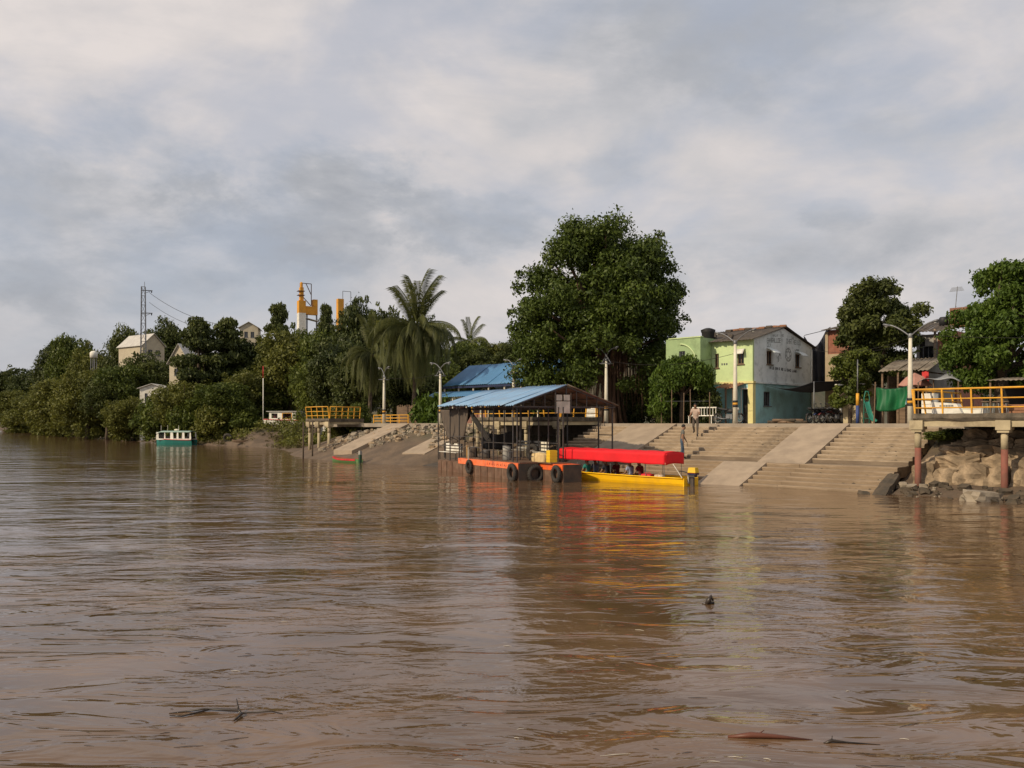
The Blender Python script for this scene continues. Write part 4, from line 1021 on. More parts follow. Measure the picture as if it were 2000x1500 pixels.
# ------------------------------------------------------------------ motorbikes
def motorbike(label, x, y, rz, group, col):
    t = bthing('motorbike', label, 'motorbike', x, y, PZ, group, rz)
    for xx in (-0.62, 0.62):
        w = MB(); w.torus((xx, 0, 0.29), 0.245, 0.045, 'Y', 22, 8); wo_ = w.build('wheel', M_rubber, t, True)
        h = MB(); h.torus((xx, 0, 0.29), 0.205, 0.012, 'Y', 20, 6)
        h.lathe([(0.04, -0.05), (0.04, 0.05)], (xx, 0, 0.29), 8, axis='Y')
        for k in range(6):
            a = k*math.pi/3; h.tube([(xx, 0, 0.29), (xx+0.2*math.cos(a), 0, 0.29+0.2*math.sin(a))], 0.007, 4)
        h.build('rim', M_lampglass, wo_, True)
    m = MB(); m.tube([(0.62, 0.07, 0.29), (0.45, 0.07, 0.85)], 0.022, 8); m.tube([(0.62, -0.07, 0.29), (0.45, -0.07, 0.85)], 0.022, 8); m.build('fork', M_metal, t, True)
    m = MB(); m.tube([(0.42, -0.34, 0.98), (0.42, -0.15, 0.93), (0.44, 0, 0.90), (0.42, 0.15, 0.93), (0.42, 0.34, 0.98)], 0.015, 8); m.build('handlebar', M_black, t, True)
    m = MB(); m.lathe([(0.03, 0), (0.09, 0.03), (0.09, 0.10), (0.06, 0.13)], (0.47, 0, 0.80), 12, axis='X'); m.build('headlight', M_lampglass, t, True)
    m = MB(); m.lathe([(0.02, -0.28), (0.10, -0.22), (0.13, -0.02), (0.11, 0.14), (0.03, 0.24)], (0.15, 0, 0.70), 12, axis='X'); m.build('fuel_tank', col, t, True)
    m = MB()
    def sf(u, v): return (-0.62+0.62*u, -0.12+0.24*v, 0.76+0.10*(1-u)**2+0.03*math.sin(v*math.pi))
    sheet(sf, 8, 4, 0.08, M_black, 'seat', t)
    m = MB(); m.box((0.05, 0, 0.38), (0.36, 0.22, 0.28)); m.lathe([(0.11, -0.14), (0.11, 0.14)], (0.0, 0, 0.35), 12, axis='Y'); m.build('engine', M_metal, t)
    m = MB(); m.tube([(0.40, 0, 0.82), (0.18, 0, 0.42), (-0.15, 0, 0.36), (-0.62, 0, 0.30)], 0.022, 6); m.tube([(0.40, 0, 0.80), (-0.1, 0, 0.66), (-0.6, 0, 0.74)], 0.022, 6); m.tube([(-0.2, 0.08, 0.68), (-0.62, 0.08, 0.31)], 0.02, 6); m.build('frame', M_black, t, True)
    m = MB(); m.tube([(0.1, -0.13, 0.28), (-0.3, -0.15, 0.26), (-0.75, -0.15, 0.36)], [0.025, 0.035, 0.045], 8); m.build('exhaust', M_metal, t, True)
    for xx, a0 in ((0.62, 0.5), (-0.62, 0.6)):
        def ff(u, v):
            a = a0 + 1.9*u; return (xx+0.31*math.cos(a), -0.07+0.14*v, 0.29+0.31*math.sin(a))
        sheet(ff, 8, 2, 0.008, col, 'mudguard', t)
    m = MB(); m.tube([(-0.05, 0.1, 0.25), (-0.1, 0.3, 0.0)], 0.012, 6); m.build('kickstand', M_metal, t)
    for sd in (-1, 1):
        m = MB(); m.tube([(0.42, sd*0.28, 0.97), (0.40, sd*0.33, 1.12)], 0.008, 5); m.lathe([(0.05, -0.01), (0.05, 0.01)], (0.40, sd*0.34, 1.15), 8, axis='X'); m.build('mirror', M_black, t)
    return t
motorbike('black motorbike parked at the lamp post beside the house', BX(1423, 1.4), 1.4, 0.25, 'motorbikes on the quay', M_black)
M_mred = mat('dark_red_paint', (0.12, 0.02, 0.02), 0.3); M_mblue = mat('dark_blue_paint', (0.02, 0.03, 0.09), 0.3)
for k, (px, tt, lb, cc) in enumerate(((1594, 6.4, 'leftmost dark motorbike in the row right of the turquoise wall', M_black), (1606, 6.8, 'second dark motorbike from the turquoise wall in the alley row', M_mblue), (1618, 6.4, 'third dark motorbike from the turquoise wall in the alley row', M_mred), (1632, 6.9, 'rightmost dark motorbike of the alley row beside the kiosk', M_black))):
    motorbike(lb, BX(px, tt), tt, 1.35+0.1*(k % 2), 'motorbikes on the quay', cc)

# white metal rack beside the men, yellow framed board, debris on the quay
rk = bthing('white_metal_bench', 'white painted metal slat bench at the top of the steps', 'bench', BX(1372, 1.6), 1.6, PZ)
bwid = (BX(1396, 1.6)-BX(1349, 1.6))
for zz_ in (0.45, 0.92):
    m = MB(); m.beam((-bwid/2, 0.2, zz_), (bwid/2, 0.2, zz_), 0.05, 0.06); m.build('rail', M_white, rk)
for k in range(9):
    xx = -bwid/2+0.04+(bwid-0.08)*k/8; m = MB(); m.beam((xx, 0.2, 0.48), (xx, 0.2, 0.89), 0.045, 0.03); m.build('slat', M_white, rk)
for k in range(4):
    m = MB(); m.b2((-bwid/2, -0.28+0.12*k, 0.42), (bwid/2, -0.19+0.12*k, 0.445)); m.build('seat_slat', M_white, rk)
for xx in (-bwid/2+0.05, bwid/2-0.05):
    for yy in (-0.25, 0.2):
        m = MB(); m.beam((xx, yy, 0), (xx, yy, 0.42), 0.05, 0.05); m.build('leg', M_white, rk)
yb_x, yb_Y = at(1154, 0.6)
yb = bthing('yellow_framed_board', 'white notice board in a yellow frame at the top of the steps', 'notice board', yb_x, 0.6, PZ)
z0_, z1_ = HZ(818, yb_Y)-PZ, HZ(797, yb_Y)-PZ
m = MB(); m.b2((-0.36, 0, max(z0_, 0.18)), (0.36, 0.04, z1_)); m.build('panel', M_white, yb)
for xx in (-0.40, 0.40):
    m = MB(); m.beam((xx*1.05, 0.02, 0), (xx, 0.02, z1_+0.05), 0.06, 0.06); m.build('post', M_yel, yb)
m = MB()
for k in range(4): m.b2((-0.3, -0.006, z1_-0.12-0.14*k), (0.3, -0.002, z1_-0.09-0.14*k))
m.build('printed_lines', M_letter, yb)
dl = bthing('log_pile', 'low pile of cut wood lying on the quay before the turquoise wall', 'wood pile', BX(1538, 1.5), 1.5, PZ)
r = random.Random(8)
for k in range(7):
    m = MB(); xx = -0.8+0.26*k; ll = r.uniform(0.5, 1.1); a = r.uniform(-0.5, 0.5)
    m.tube([(xx-ll/2*math.cos(a), -ll/2*math.sin(a), 0.08+0.09*(k % 2)), (xx+ll/2*math.cos(a), ll/2*math.sin(a), 0.08+0.09*(k % 2))], [0.085, 0.07], 8); m.build('log', M_wood if k % 3 else M_rockd, dl, True)

# ------------------------------------------------------------------ floating ferry dock
FX, FY, DYAW = -28.2, -12.1, R(-18)
D0 = bw(FX, FY, 0.0)
DEX = Vector((math.cos(BROT+DYAW), math.sin(BROT+DYAW), 0)); DEY = Vector((-DEX.y, DEX.x, 0))
dock = thing('floating_dock', 'floating ferry dock on rusty pontoons under a blue corrugated roof', 'floating dock', D0, BROT+DYAW)
def fpx(px, y=0.05):
    "dock x of the spot on the dock line y seen in direction px"
    u = U(px); return (u*(D0.y+y*DEY.y) - D0.x - y*DEY.x) / (DEX.x - u*DEX.y)
def dw(x, y, z=0.0): return D0 + DEX*x + DEY*y + Vector((0, 0, z))
def dthing(name, label, cat, x, y, z, group=None, rz=0.0): return thing(name, label, cat, dw(x, y, z), BROT+DYAW+rz, group)
def pontoon(x0, x1, y0, y1, ztop, band, mband, mend):
    m = MB(); sl_ = 0.12
    m.prism([(x0+sl_, y0, -0.35), (x1-sl_, y0, -0.35), (x1, y0, 0.05), (x1, y0, ztop-band), (x0, y0, ztop-band), (x0, y0, 0.05)], (0, y1-y0, 0))
    for k in range(int((x1-x0)/0.8)):
        xx = x0+0.5+0.8*k; m.b2((xx, y0-0.03, 0.0), (xx+0.05, y0-0.002, ztop-band-0.01))
    po = m.build('pontoon', M_rust, dock)
    e = MB(); e.b2((x1+0.002, y0+0.01, -0.3), (x1+0.03, y1-0.01, ztop)); e.build('end_plate', mend, po)
    if band:
        b = MB(); b.b2((x0, y0-0.02, ztop-band+0.002), (x1-0.03, y1, ztop)); b.build('painted_band', mband, po)
    return po
PXL = fpx(897); RXL = fpx(854)
pontoon(PXL, 0.0, 0.0, 1.08, 0.82, 0.30, M_orangew, M_dhull)
pontoon(-4.2, 2.12, 1.22, 2.2, 0.82, 0.30, M_orange, M_dhull)
pontoon(RXL, PXL-0.06, 0.1, 1.7, 0.56, 0.0, M_orange, M_rust)
pontoon(-6.0, -1.9, 2.5, 3.4, 0.80, 0.0, M_orange, M_dhull)
m = MB(); m.b2((RXL+0.1, 0.14, 0.565), (PXL-0.07, 1.68, 0.60)); m.b2((PXL, 0.1, 0.825), (-0.05, 1.08, 0.86)); m.b2((PXL, 1.083, 0.825), (1.2, 2.2, 0.86)); m.b2((-6.0, 2.203, 0.825), (-1.9, 3.4, 0.86)); m.build('deck_plate', M_rust, dock)
def dzf(x, y): return 0.60 if x < PXL else 0.86
# worn marks on the orange band
mk = MB(); r = random.Random(3)
for k in range(12):
    xx = -3.4+0.21*k+r.uniform(-0.03, 0.03); hh = r.uniform(0.10, 0.17)
    mk.add([(xx, -0.0235, 0.60), (xx+0.03, -0.0235, 0.60), (xx+0.06, -0.0235, 0.60+hh), (xx+0.03, -0.0235, 0.60+hh)], [(0, 1, 2, 3)])
    if k % 2: mk.add([(xx, -0.0235, 0.64), (xx+0.13, -0.0235, 0.66), (xx+0.13, -0.0235, 0.69), (xx, -0.0235, 0.67)], [(0, 1, 2, 3)])
mk.build('painted_marks', mat('band_mark', (0.20, 0.03, 0.02), 0.7), dock)
# roof
RY0, RY1, REZ, RRZ, RX0 = -0.3, 5.66, 3.62, 4.60, -9.4
ym = (RY0+RY1)/2
for k in range(9):
    xa = RX0+(-RX0)*k/9; xb = xa-RX0/9+0.05
    dz = 0.014*(k % 2); rr_ = random.Random(60+k); tw_ = rr_.uniform(-0.16, 0.10)
    corrugated('roof_sheet', xa, xb, RY0+tw_, REZ+0.10*(1-k/8)-0.05*rr_.random()+dz, ym, RRZ+0.03+dz, M_bluetin, dock, 0.235, 0.034, 0.03, k)
    corrugated('roof_sheet', xa, xb, RY1+rr_.uniform(-0.12, 0.12), REZ+dz, ym+0.006, RRZ+0.035+dz, M_tinold, dock, 0.235, 0.032, 0.05, k+20)
# frame
def bar(p, q_, w=0.05, name='strut', m=M_dsteel, par=dock):
    b = MB(); b.beam(p, q_, w, w); return b.build(name, m, par)
for x in (RX0+0.1, -7.0, -4.7, -2.4, -0.08):
    bar((x, RY0+0.1, REZ-0.09), (x, RY1-0.1, REZ-0.09), 0.06, 'tie_beam')
    bar((x, RY0+0.1, REZ-0.04), (x, ym, RRZ-0.06), 0.05, 'rafter'); bar((x, RY1-0.1, REZ-0.04), (x, ym, RRZ-0.06), 0.05, 'rafter')
    for f in (0.2, 0.4, 0.6, 0.8):
        for a, b in ((RY0, ym), (RY1, ym)):
            yy = a+(b-a)*f; bar((x, yy, REZ-0.09), (x, yy, REZ-0.06+(RRZ-REZ)*f), 0.035, 'truss_web')
    bar((x, ym, REZ-0.09), (x, ym, RRZ-0.06), 0.05, 'king_post')
for yy in np.linspace(RY0+0.3, RY1-0.3, 7):
    f = 1-abs(yy-ym)/(ym-RY0); zz_ = REZ-0.01+(RRZ-REZ)*f-0.05
    bar((RX0, float(yy), zz_), (0.0, float(yy), zz_), 0.04, 'purlin')
for px in (856, 879, 897, 942, 964, 1002, 1010):
    x = fpx(px, 0.2); bar((x, 0.2, dzf(x, 0.2)), (x, 0.2, REZ-0.10), 0.05, 'post')
for px in (868, 908, 925, 955, 985, 1016, 1034):
    x = fpx(px, 1.5); bar((x, 1.5, dzf(x, 1.5)), (x, 1.5, REZ+0.1), 0.045, 'post')
for px in (1052, 1071, 1091, 1100):
    x = fpx(px, 2.1); bar((x, 2.1, 0.86 if x < 1.2 else 0.82), (x, 2.1, REZ-0.1), 0.05, 'post')
for x in (-6.0, -4.0, -2.0):
    bar((x, 3.3, 0.86), (x, 3.3, REZ-0.1), 0.05, 'post')
# ladder frame at the landward corner
lx0, lx1 = fpx(1169, 5.5), fpx(1196, 5.5)
for x in (lx0, lx1): bar((x, 5.5, -0.3), (x, 5.5, REZ+0.05), 0.06, 'post')
for zz_ in (HZ(878, 42.5), HZ(850, 42.5)): bar((lx0, 5.5, zz_), (lx1, 5.5, zz_), 0.05, 'rung')
bar((RX0+0.2, 5.5, -0.3), (RX0+0.2, 5.5, REZ), 0.06, 'post'); bar((-4.7, 5.5, -0.3), (-4.7, 5.5, REZ), 0.06, 'post')
# handrails and balusters
for zz_ in (2.0, 1.45): bar((fpx(856, 0.2), 0.2, zz_), (fpx(942, 0.2), 0.2, zz_), 0.035, 'handrail')
for zz_ in (1.75, 1.35):
    bar((fpx(942, 0.24), 0.24, zz_), (fpx(1010, 0.24), 0.24, zz_), 0.03, 'handrail')
    bar((-6.0, 3.3, zz_), (-2.0, 3.3, zz_), 0.035, 'handrail'); bar((-2.0, 2.15, zz_), (fpx(1091, 2.15), 2.15, zz_), 0.03, 'handrail')
for x in np.linspace(fpx(897, 0.24), fpx(1010, 0.24), 14): bar((float(x), 0.24, 0.86), (float(x), 0.24, 1.35), 0.022, 'baluster')
for k in range(11): bar((-6.0+0.4*k, 3.3, 0.86), (-6.0+0.4*k, 3.3, 1.75), 0.03, 'baluster')
bar((RX0+0.2, 1.6, 1.6), (PXL, 1.6, 1.6), 0.04, 'handrail'); bar((RX0+0.2, 1.6, 1.1), (PXL, 1.6, 1.1), 0.04, 'handrail')
bar((fpx(910), 0.12, 0.86), (fpx(910), 0.12, 1.5), 0.035, 'mooring_pole', M_yel)
bar((fpx(918), -0.05, 0.25), (fpx(918), -0.05, 1.45), 0.04, 'mooring_pole', M_cream)
# hanging brown net curtains
M_bnet = mat('brown_net', (0.11, 0.085, 0.065), 0.9, (0.075, 0.06, 0.05), 4, 6, stretch=(1, 1, 0.2))
def c1(u, v):
    w0, w1 = fpx(859, 0.4), fpx(914, 0.4); b0, b1 = fpx(881, 0.4), fpx(906, 0.4); e = v**1.5
    return ((w0+(w1-w0)*u)*(1-e)+(b0+(b1-b0)*u)*e, 0.42+0.10*math.sin(u*19)*(0.4+0.6*v), 3.58-2.1*v-0.25*math.sin(u*math.pi)*v*(1-v) + 0.45*v*u)
sheet(c1, 28, 12, 0.012, M_bnet, 'net_curtain', dock)
M_dnet = mat('dark_net', (0.03, 0.026, 0.024), 0.9)
def c2(u, v):
    a = Vector((fpx(914, 0.5), 0.55, 3.5)); b = Vector((fpx(954, 0.5), 0.6, 1.75))
    g = a.lerp(b, v); g.x += -0.10*math.sin(v*math.pi) + (u-0.5)*(0.25+0.6*v*(1-v)); g.y += 0.08*math.sin(u*12+v*4); g.z += (u-0.5)*0.12; return g
sheet(c2, 12, 14, 0.012, M_dnet, 'net_curtain', dock)
def c3(u, v):
    a = Vector((fpx(916, 1.3), 1.35, 3.5)); b = Vector((fpx(884, 1.3), 1.35, 2.05))
    g = a.lerp(b, v); g.x += (u-0.5)*0.6*(0.3+v); g.z += -(u-0.5)*0.5; g.y += 0.1*math.sin(u*14); return g
sheet(c3, 12, 8, 0.012, M_dnet, 'net_curtain', dock)
def c4(u, v):
    x0_, x1_ = fpx(940, 2.9), fpx(1000, 2.9); return (x0_+(x1_-x0_)*u, 2.9+0.08*math.sin(u*20), 2.3-1.1*v-0.2*math.sin(u*math.pi)*(1-v))
sheet(c4, 20, 6, 0.012, M_dnet, 'net_curtain', dock)
# board hung in the gable
bd = MB(); bz0, bz1 = HZ(807, 41.2), HZ(771, 41.2)
bd.b2((0.03, ym-0.62, bz0), (0.06, ym+0.14, bz1-0.32)); bd.b2((0.03, ym-0.62, bz1-0.28), (0.06, ym-0.30, bz1)); bd.b2((0.03, ym-0.20, bz1-0.28), (0.06, ym+0.14, bz1))
bd.build('hanging_board', mat('board_grey', (0.52, 0.48, 0.42), 0.8), dock)
for yy in (ym-0.68, ym+0.20): bar((0.045, yy, bz0-0.05), (0.045, yy, REZ+0.6), 0.035, 'board_hanger')

# tyres hung as fenders: things of their own
def tyre(label, x, y, z, axis_rot, R0=0.30, r0=0.10):
    t = MB(); t.torus((0, 0, 0), R0, r0, 'Y', 26, 10, flat=0.85)
    for k in range(24):
        a = 2*math.pi*k/24; ca, sa_ = math.cos(a), math.sin(a)
        t.beam(((R0+r0*0.92)*ca, -0.06, (R0+r0*0.92)*sa_), ((R0+r0*0.92)*ca, 0.06, (R0+r0*0.92)*sa_), 0.03, 0.03)
    o = t.build('tyre_fender', M_rubber, None, True); o.location = dw(x, y, z); o.rotation_euler = (0, 0, BROT+DYAW+axis_rot)
    return tag(o, label, 'tyre', 'tyre fenders of the floating dock')
tyre('tyre hung on the worn orange pontoon near its left end', fpx(916, -0.13), -0.13, 0.42, 0.0, 0.28, 0.09)
tyre('large tyre hung at the front corner of the worn orange pontoon', -0.42, -0.14, 0.36, 0.0, 0.34, 0.11)
tyre('tyre half round the dark end plate of the front pontoon', 0.16, 0.86, 0.30, 1.571, 0.34, 0.11)
tyre('tyre hung at the bright orange pontoon end beside the yellow boat', 1.72, 1.07, 0.38, 0.0, 0.31, 0.10)
tyre('black tyre standing upright on the dock deck behind the rail', fpx(1040, 1.9), 1.9, 1.28, 0.4, 0.30, 0.12)
# dock contents
def bench(label, x, y, z, w, rz=0.0, m=M_white):
    t = dthing('slatted_bench', label, 'bench', x, y, z, 'benches on the floating dock', rz)
    for k in range(3):
        b = MB(); b.b2((0, 0.30, 0.50+0.17*k), (w, 0.33, 0.60+0.17*k)); b.build('back_slat', m, t)
    for k in range(3):
        b = MB(); b.b2((0, 0.13*k-0.12, 0.42), (w, 0.13*k-0.02, 0.445)); b.build('seat_slat', m, t)
    for xx in (0.08, w-0.12):
        b = MB(); b.b2((xx, -0.12, 0), (xx+0.05, -0.07, 0.417)); b.b2((xx, 0.25, 0), (xx+0.05, 0.298, 0.95)); b.build('leg', M_dsteel, t)
    return t
bench('white slatted bench on the rusty left raft of the dock', fpx(862, 0.8), 0.75, 0.60, fpx(896, 0.8)-fpx(862, 0.8))
bench('slatted bench in the shade of the dock roof, second from the left', -5.6, 2.5, 0.86, 1.6, m=M_grey)
bench('slatted bench in the shade of the dock roof beside the tyre', -3.7, 2.5, 0.86, 1.6, m=M_grey)
bench('slatted bench behind the yellow crate on the dock', fpx(1044, 1.75), 1.75, 0.86, 0.9, m=M_cream)
yc = dthing('yellow_crate', 'tall yellow plastic crate on the orange pontoon', 'crate', fpx(1080, 1.5), 1.5, 0.86)
M_ycr = mat('yellow_plastic', (0.78, 0.50, 0.02), 0.5, (0.65, 0.42, 0.03), 3, 4)
for k in range(4):
    b = MB(); b.b2((-0.30, -0.20, 0.02+0.145*k), (0.06, 0.20, 0.145+0.145*k)); b.build('crate_band', M_ycr, yc)
b = MB(); b.b2((-0.285, -0.185, 0.0), (0.045, 0.185, 0.585)); b.build('crate_core', M_ycr, yc)
sk = rock_mesh('grain_sack', 55, 0.95, 0.45, 0.52, 5, 0.035)
for v in sk.vertices: v.co = v.co.lerp(v.co.normalized()*0.3, 0.35); v.co.x *= 1.35
sk.polygons.foreach_set('use_smooth', [True]*len(sk.polygons))
sk.materials.append(mat('sack_cloth', (0.66, 0.50, 0.25), 0.9, (0.5, 0.36, 0.18), 4, 5, 0.3))
so = bpy.data.objects.new('grain_sack', sk); C.objects.link(so); so.location = dw(fpx(1056, 1.45), 1.45, 1.03); so.rotation_euler = (0, 0, BROT+DYAW+0.1)
tag(so, 'bulging tan sack lying beside the yellow crate', 'sack')
for k, (x, y, hh, lb) in enumerate(((fpx(925, 0.8), 0.8, 0.55, 'small dark drum on the dock under the brown netting'), (fpx(990, 0.8), 0.8, 0.7, 'grey drum standing mid dock behind the rail'), (fpx(950, 0.8), 0.8, 0.4, 'low dark tub at the dock front rail'))):
    t = dthing('dock_drum', lb, 'drum', x, y, 0.86, 'drums on the dock')
    b = MB(); b.lathe([(0.20, 0), (0.22, 0.02), (0.21, hh*0.3), (0.22, hh*0.5), (0.21, hh*0.7), (0.22, hh)], seg=14); b.build('drum_body', [M_dhull, M_grey, M_dsteel][k], t, True)
    b = MB(); b.lathe([(0.225, hh+0.002), (0.225, hh+0.03)], seg=14); b.build('rim', M_metal, t, True)

# ------------------------------------------------------------------ people
def person(label, loc, rz, joints, cols, hair=True, scale=1.0, name='person'):
    """joints: dict of named points (local, facing -y); cols: shirt, trousers, shoes materials"""
    J = joints
    order = ['pelvis', 'waist', 'chest', 'neck', 'head0', 'head1', 'head2', 'sl', 'el', 'wl', 'hl', 'sr', 'er', 'wr', 'hr', 'hipl', 'kl', 'al', 'tl', 'hipr', 'kr', 'ar', 'tr', 'nose']
    rad = dict(pelvis=(.155, .12), waist=(.135, .105), chest=(.165, .115), neck=(.058, .06), head0=(.070, .078), head1=(.082, .098), head2=(.060, .070), sl=(.072, .072), el=(.046, .046), wl=(.031, .034), hl=(.036, .022), hipl=(.088, .095), kl=(.062, .064), al=(.043, .045), tl=(.042, .032), nose=(.015, .018))
    for a, b in (('sr', 'sl'), ('er', 'el'), ('wr', 'wl'), ('hr', 'hl'), ('hipr', 'hipl'), ('kr', 'kl'), ('ar', 'al'), ('tr', 'tl')): rad[a] = rad[b]
    edges = [('pelvis', 'waist'), ('waist', 'chest'), ('chest', 'neck'), ('neck', 'head0'), ('head0', 'head1'), ('head1', 'head2'), ('chest', 'sl'), ('sl', 'el'), ('el', 'wl'), ('wl', 'hl'), ('chest', 'sr'), ('sr', 'er'), ('er', 'wr'), ('wr', 'hr'),
             ('pelvis', 'hipl'), ('hipl', 'kl'), ('kl', 'al'), ('al', 'tl'), ('pelvis', 'hipr'), ('hipr', 'kr'), ('kr', 'ar'), ('ar', 'tr'), ('head0', 'nose')]
    zone = {('pelvis', 'waist'): 0, ('waist', 'chest'): 0, ('chest', 'neck'): 0, ('chest', 'sl'): 0, ('chest', 'sr'): 0, ('sl', 'el'): 0, ('sr', 'er'): 0,
            ('pelvis', 'hipl'): 1, ('pelvis', 'hipr'): 1, ('hipl', 'kl'): 1, ('hipr', 'kr'): 1, ('kl', 'al'): 1, ('kr', 'ar'): 1, ('al', 'tl'): 2, ('ar', 'tr'): 2}
    me = bpy.data.meshes.new('body'); ix = {n: i for i, n in enumerate(order)}
    me.from_pydata([J[n] for n in order], [(ix[a], ix[b]) for a, b in edges], []); me.update()
    tmp = bpy.data.objects.new('tmp_body', me); C.objects.link(tmp)
    md = tmp.modifiers.new('s', 'SKIN'); md.use_smooth_shade = True
    for n in order:
        sv_ = me.skin_vertices[0].data[ix[n]]; sv_.radius = rad[n]; sv_.use_root = (n == 'pelvis')
    sb = tmp.modifiers.new('u', 'SUBSURF'); sb.levels = 1; sb.render_levels = 1
    bpy.context.view_layer.update(); dg = bpy.context.evaluated_depsgraph_get()
    out = bpy.data.meshes.new_from_object(tmp.evaluated_get(dg)); out.name = 'body'
    bpy.data.objects.remove(tmp)
    # fingers
    bm = bmesh.new(); bm.from_mesh(out)
    for w, h, e in (('wl', 'hl', 'el'), ('wr', 'hr', 'er')):
        d = (Vector(J[h])-Vector(J[w])).normalized(); sd = d.cross(Vector((0, 1, 0))); sd = sd.normalized() if sd.length > .1 else Vector((1, 0, 0)); up = sd.cross(d)
        for k in range(5):
            fm = MB()
            if k < 4:
                b0 = Vector(J[h])+sd*(0.022*(k-1.5))+d*0.015; ln_ = (0.062, 0.075, 0.07, 0.052)[k]
                fm.tube([b0, b0+d*ln_*0.55, b0+d*ln_-up*0.018], [.010, .009, .006], 6)
            else:
                b0 = Vector(J[w]).lerp(Vector(J[h]), 0.5)-sd*0.03; fm.tube([b0, b0-sd*0.022+d*0.03, b0-sd*0.018+d*0.055], [.011, .010, .007], 6)
            base = [bm.verts.new(v) for v in fm.v]
            for f in fm.f:
                try: bm.faces.new([base[i] for i in f])
                except ValueError: pass
    bm.to_mesh(out); bm.free()
    for m_ in (cols[0], cols[1], cols[2], M_skin): out.materials.append(m_)
    segs = [(Vector(J[a]), Vector(J[b]), zone.get((a, b), 3)) for a, b in edges]
    mi = []
    for p in out.polygons:
        c = p.center; best = 1e9; z_ = 3
        for a, b, zn in segs:
            d = b-a; t_ = max(0, min(1, (c-a).dot(d)/max(d.length_squared, 1e-9))); dist = (a+d*t_-c).length
            if zn == 0 and (a-Vector(J['chest'])).length < 1e-6 and (b-Vector(J['neck'])).length < 1e-6 and t_ > 0.55: zn_ = 3
            elif zn == 0 and ((a-Vector(J['sl'])).length < 1e-6 or (a-Vector(J['sr'])).length < 1e-6) and t_ > 0.62: zn_ = 3
            else: zn_ = zn
            if dist < best: best, z_ = dist, zn_
        mi.append(z_)
    out.polygons.foreach_set('material_index', mi); out.polygons.foreach_set('use_smooth', [True]*len(mi))
    t = thing(name, label, 'person', loc, rz); t.scale = (scale,)*3
    bo = bpy.data.objects.new('body', out); C.objects.link(bo); bo.parent = t
    # hair cap and ears
    h0, h1, h2 = Vector(J['head0']), Vector(J['head1']), Vector(J['head2'])
    hm = MB(); ax = (h2-h0).normalized(); c = h1+ax*0.018+Vector((0, 0.016, 0)); vs = []; fs = []
    for i in range(7):
        ph = i/6*1.75
        for k in range(14):
            th = 2*math.pi*k/14; back = 0.5+0.5*math.sin(th)
            pp = ph*(0.72+0.36*back)
            vs.append(c + Vector((0.096*math.sin(pp)*math.cos(th), 0.108*math.sin(pp)*math.sin(th), 0.112*math.cos(pp))))
    for i in range(6):
        for k in range(14): fs.append((i*14+k, (i+1)*14+k, (i+1)*14+(k+1) % 14, i*14+(k+1) % 14))
    hm.add(vs, fs); hm.build('hair', M_hair, t, True)
    fe = MB()
    for sd in (-1, 1): fe.box(h1+Vector((sd*0.034, -0.094, -0.022)), (0.022, 0.012, 0.010))
    fe.box(h0+Vector((0, -0.078, 0.0)), (0.045, 0.012, 0.009)); fe.build('face_features', M_hair, t)
    return t
def stand(a_l=0.25, a_r=-0.2, stride=0.16, lean=0.0, arm_bend=0.15, rk=0.0, lk=0.0, hand_fwd=0.0, hunch=0.0):
    "walking figure 1.72 m tall, feet at z 0; forward is -y"
    J = {}
    J['pelvis'] = (0, 0, 0.93); J['waist'] = (0, -lean*0.4, 1.10); J['chest'] = (0, -lean, 1.33); J['neck'] = (0, -lean*1.2, 1.47)
    hd = -lean*1.3-hunch
    J['head0'] = (0, hd-0.015, 1.545); J['head1'] = (0, hd-0.005, 1.625); J['head2'] = (0, hd+0.005, 1.69); J['nose'] = (0, hd-0.105, 1.575)
    for s_, sd, sw_ in (('l', 1, a_l), ('r', -1, a_r)):
        J['s'+s_] = (sd*0.185, -lean, 1.41); J['e'+s_] = (sd*0.235, -lean-0.26*math.sin(sw_), 1.41-0.28*math.cos(sw_))
        e = J['e'+s_]; sw2 = sw_+arm_bend+(hand_fwd if s_ == 'r' else 0)
        J['w'+s_] = (e[0]+sd*0.01, e[1]-0.25*math.sin(sw2), e[2]-0.25*math.cos(sw2)); w = J['w'+s_]
        J['h'+s_] = (w[0], w[1]-0.08*math.sin(sw2), w[2]-0.08*math.cos(sw2))
    for s_, sd, st, kb, lift in (('l', 1, -stride, 0.03, lk), ('r', -1, stride, 0.05, rk)):
        J['hip'+s_] = (sd*0.095, 0, 0.87); J['k'+s_] = (sd*0.105, st*0.45-kb-lift*0.7, 0.49+lift*0.35); J['a'+s_] = (sd*0.11, st, 0.085+lift); J['t'+s_] = (sd*0.125, st-0.16, 0.035+lift)
    return J
M_shirtg = mat('grey_green_shirt', (0.14, 0.14, 0.125), 0.9); M_jeans = mat('blue_jeans', (0.075, 0.11, 0.16), 0.9, (0.05, 0.075, 0.115), 6, 4)
M_shirtp = mat('pale_pink_shirt', (0.50, 0.38, 0.31), 0.9); M_khaki = mat('brown_trousers', (0.115, 0.09, 0.07), 0.9); M_shoe = mat('dark_shoes', (0.03, 0.025, 0.022), 0.7)
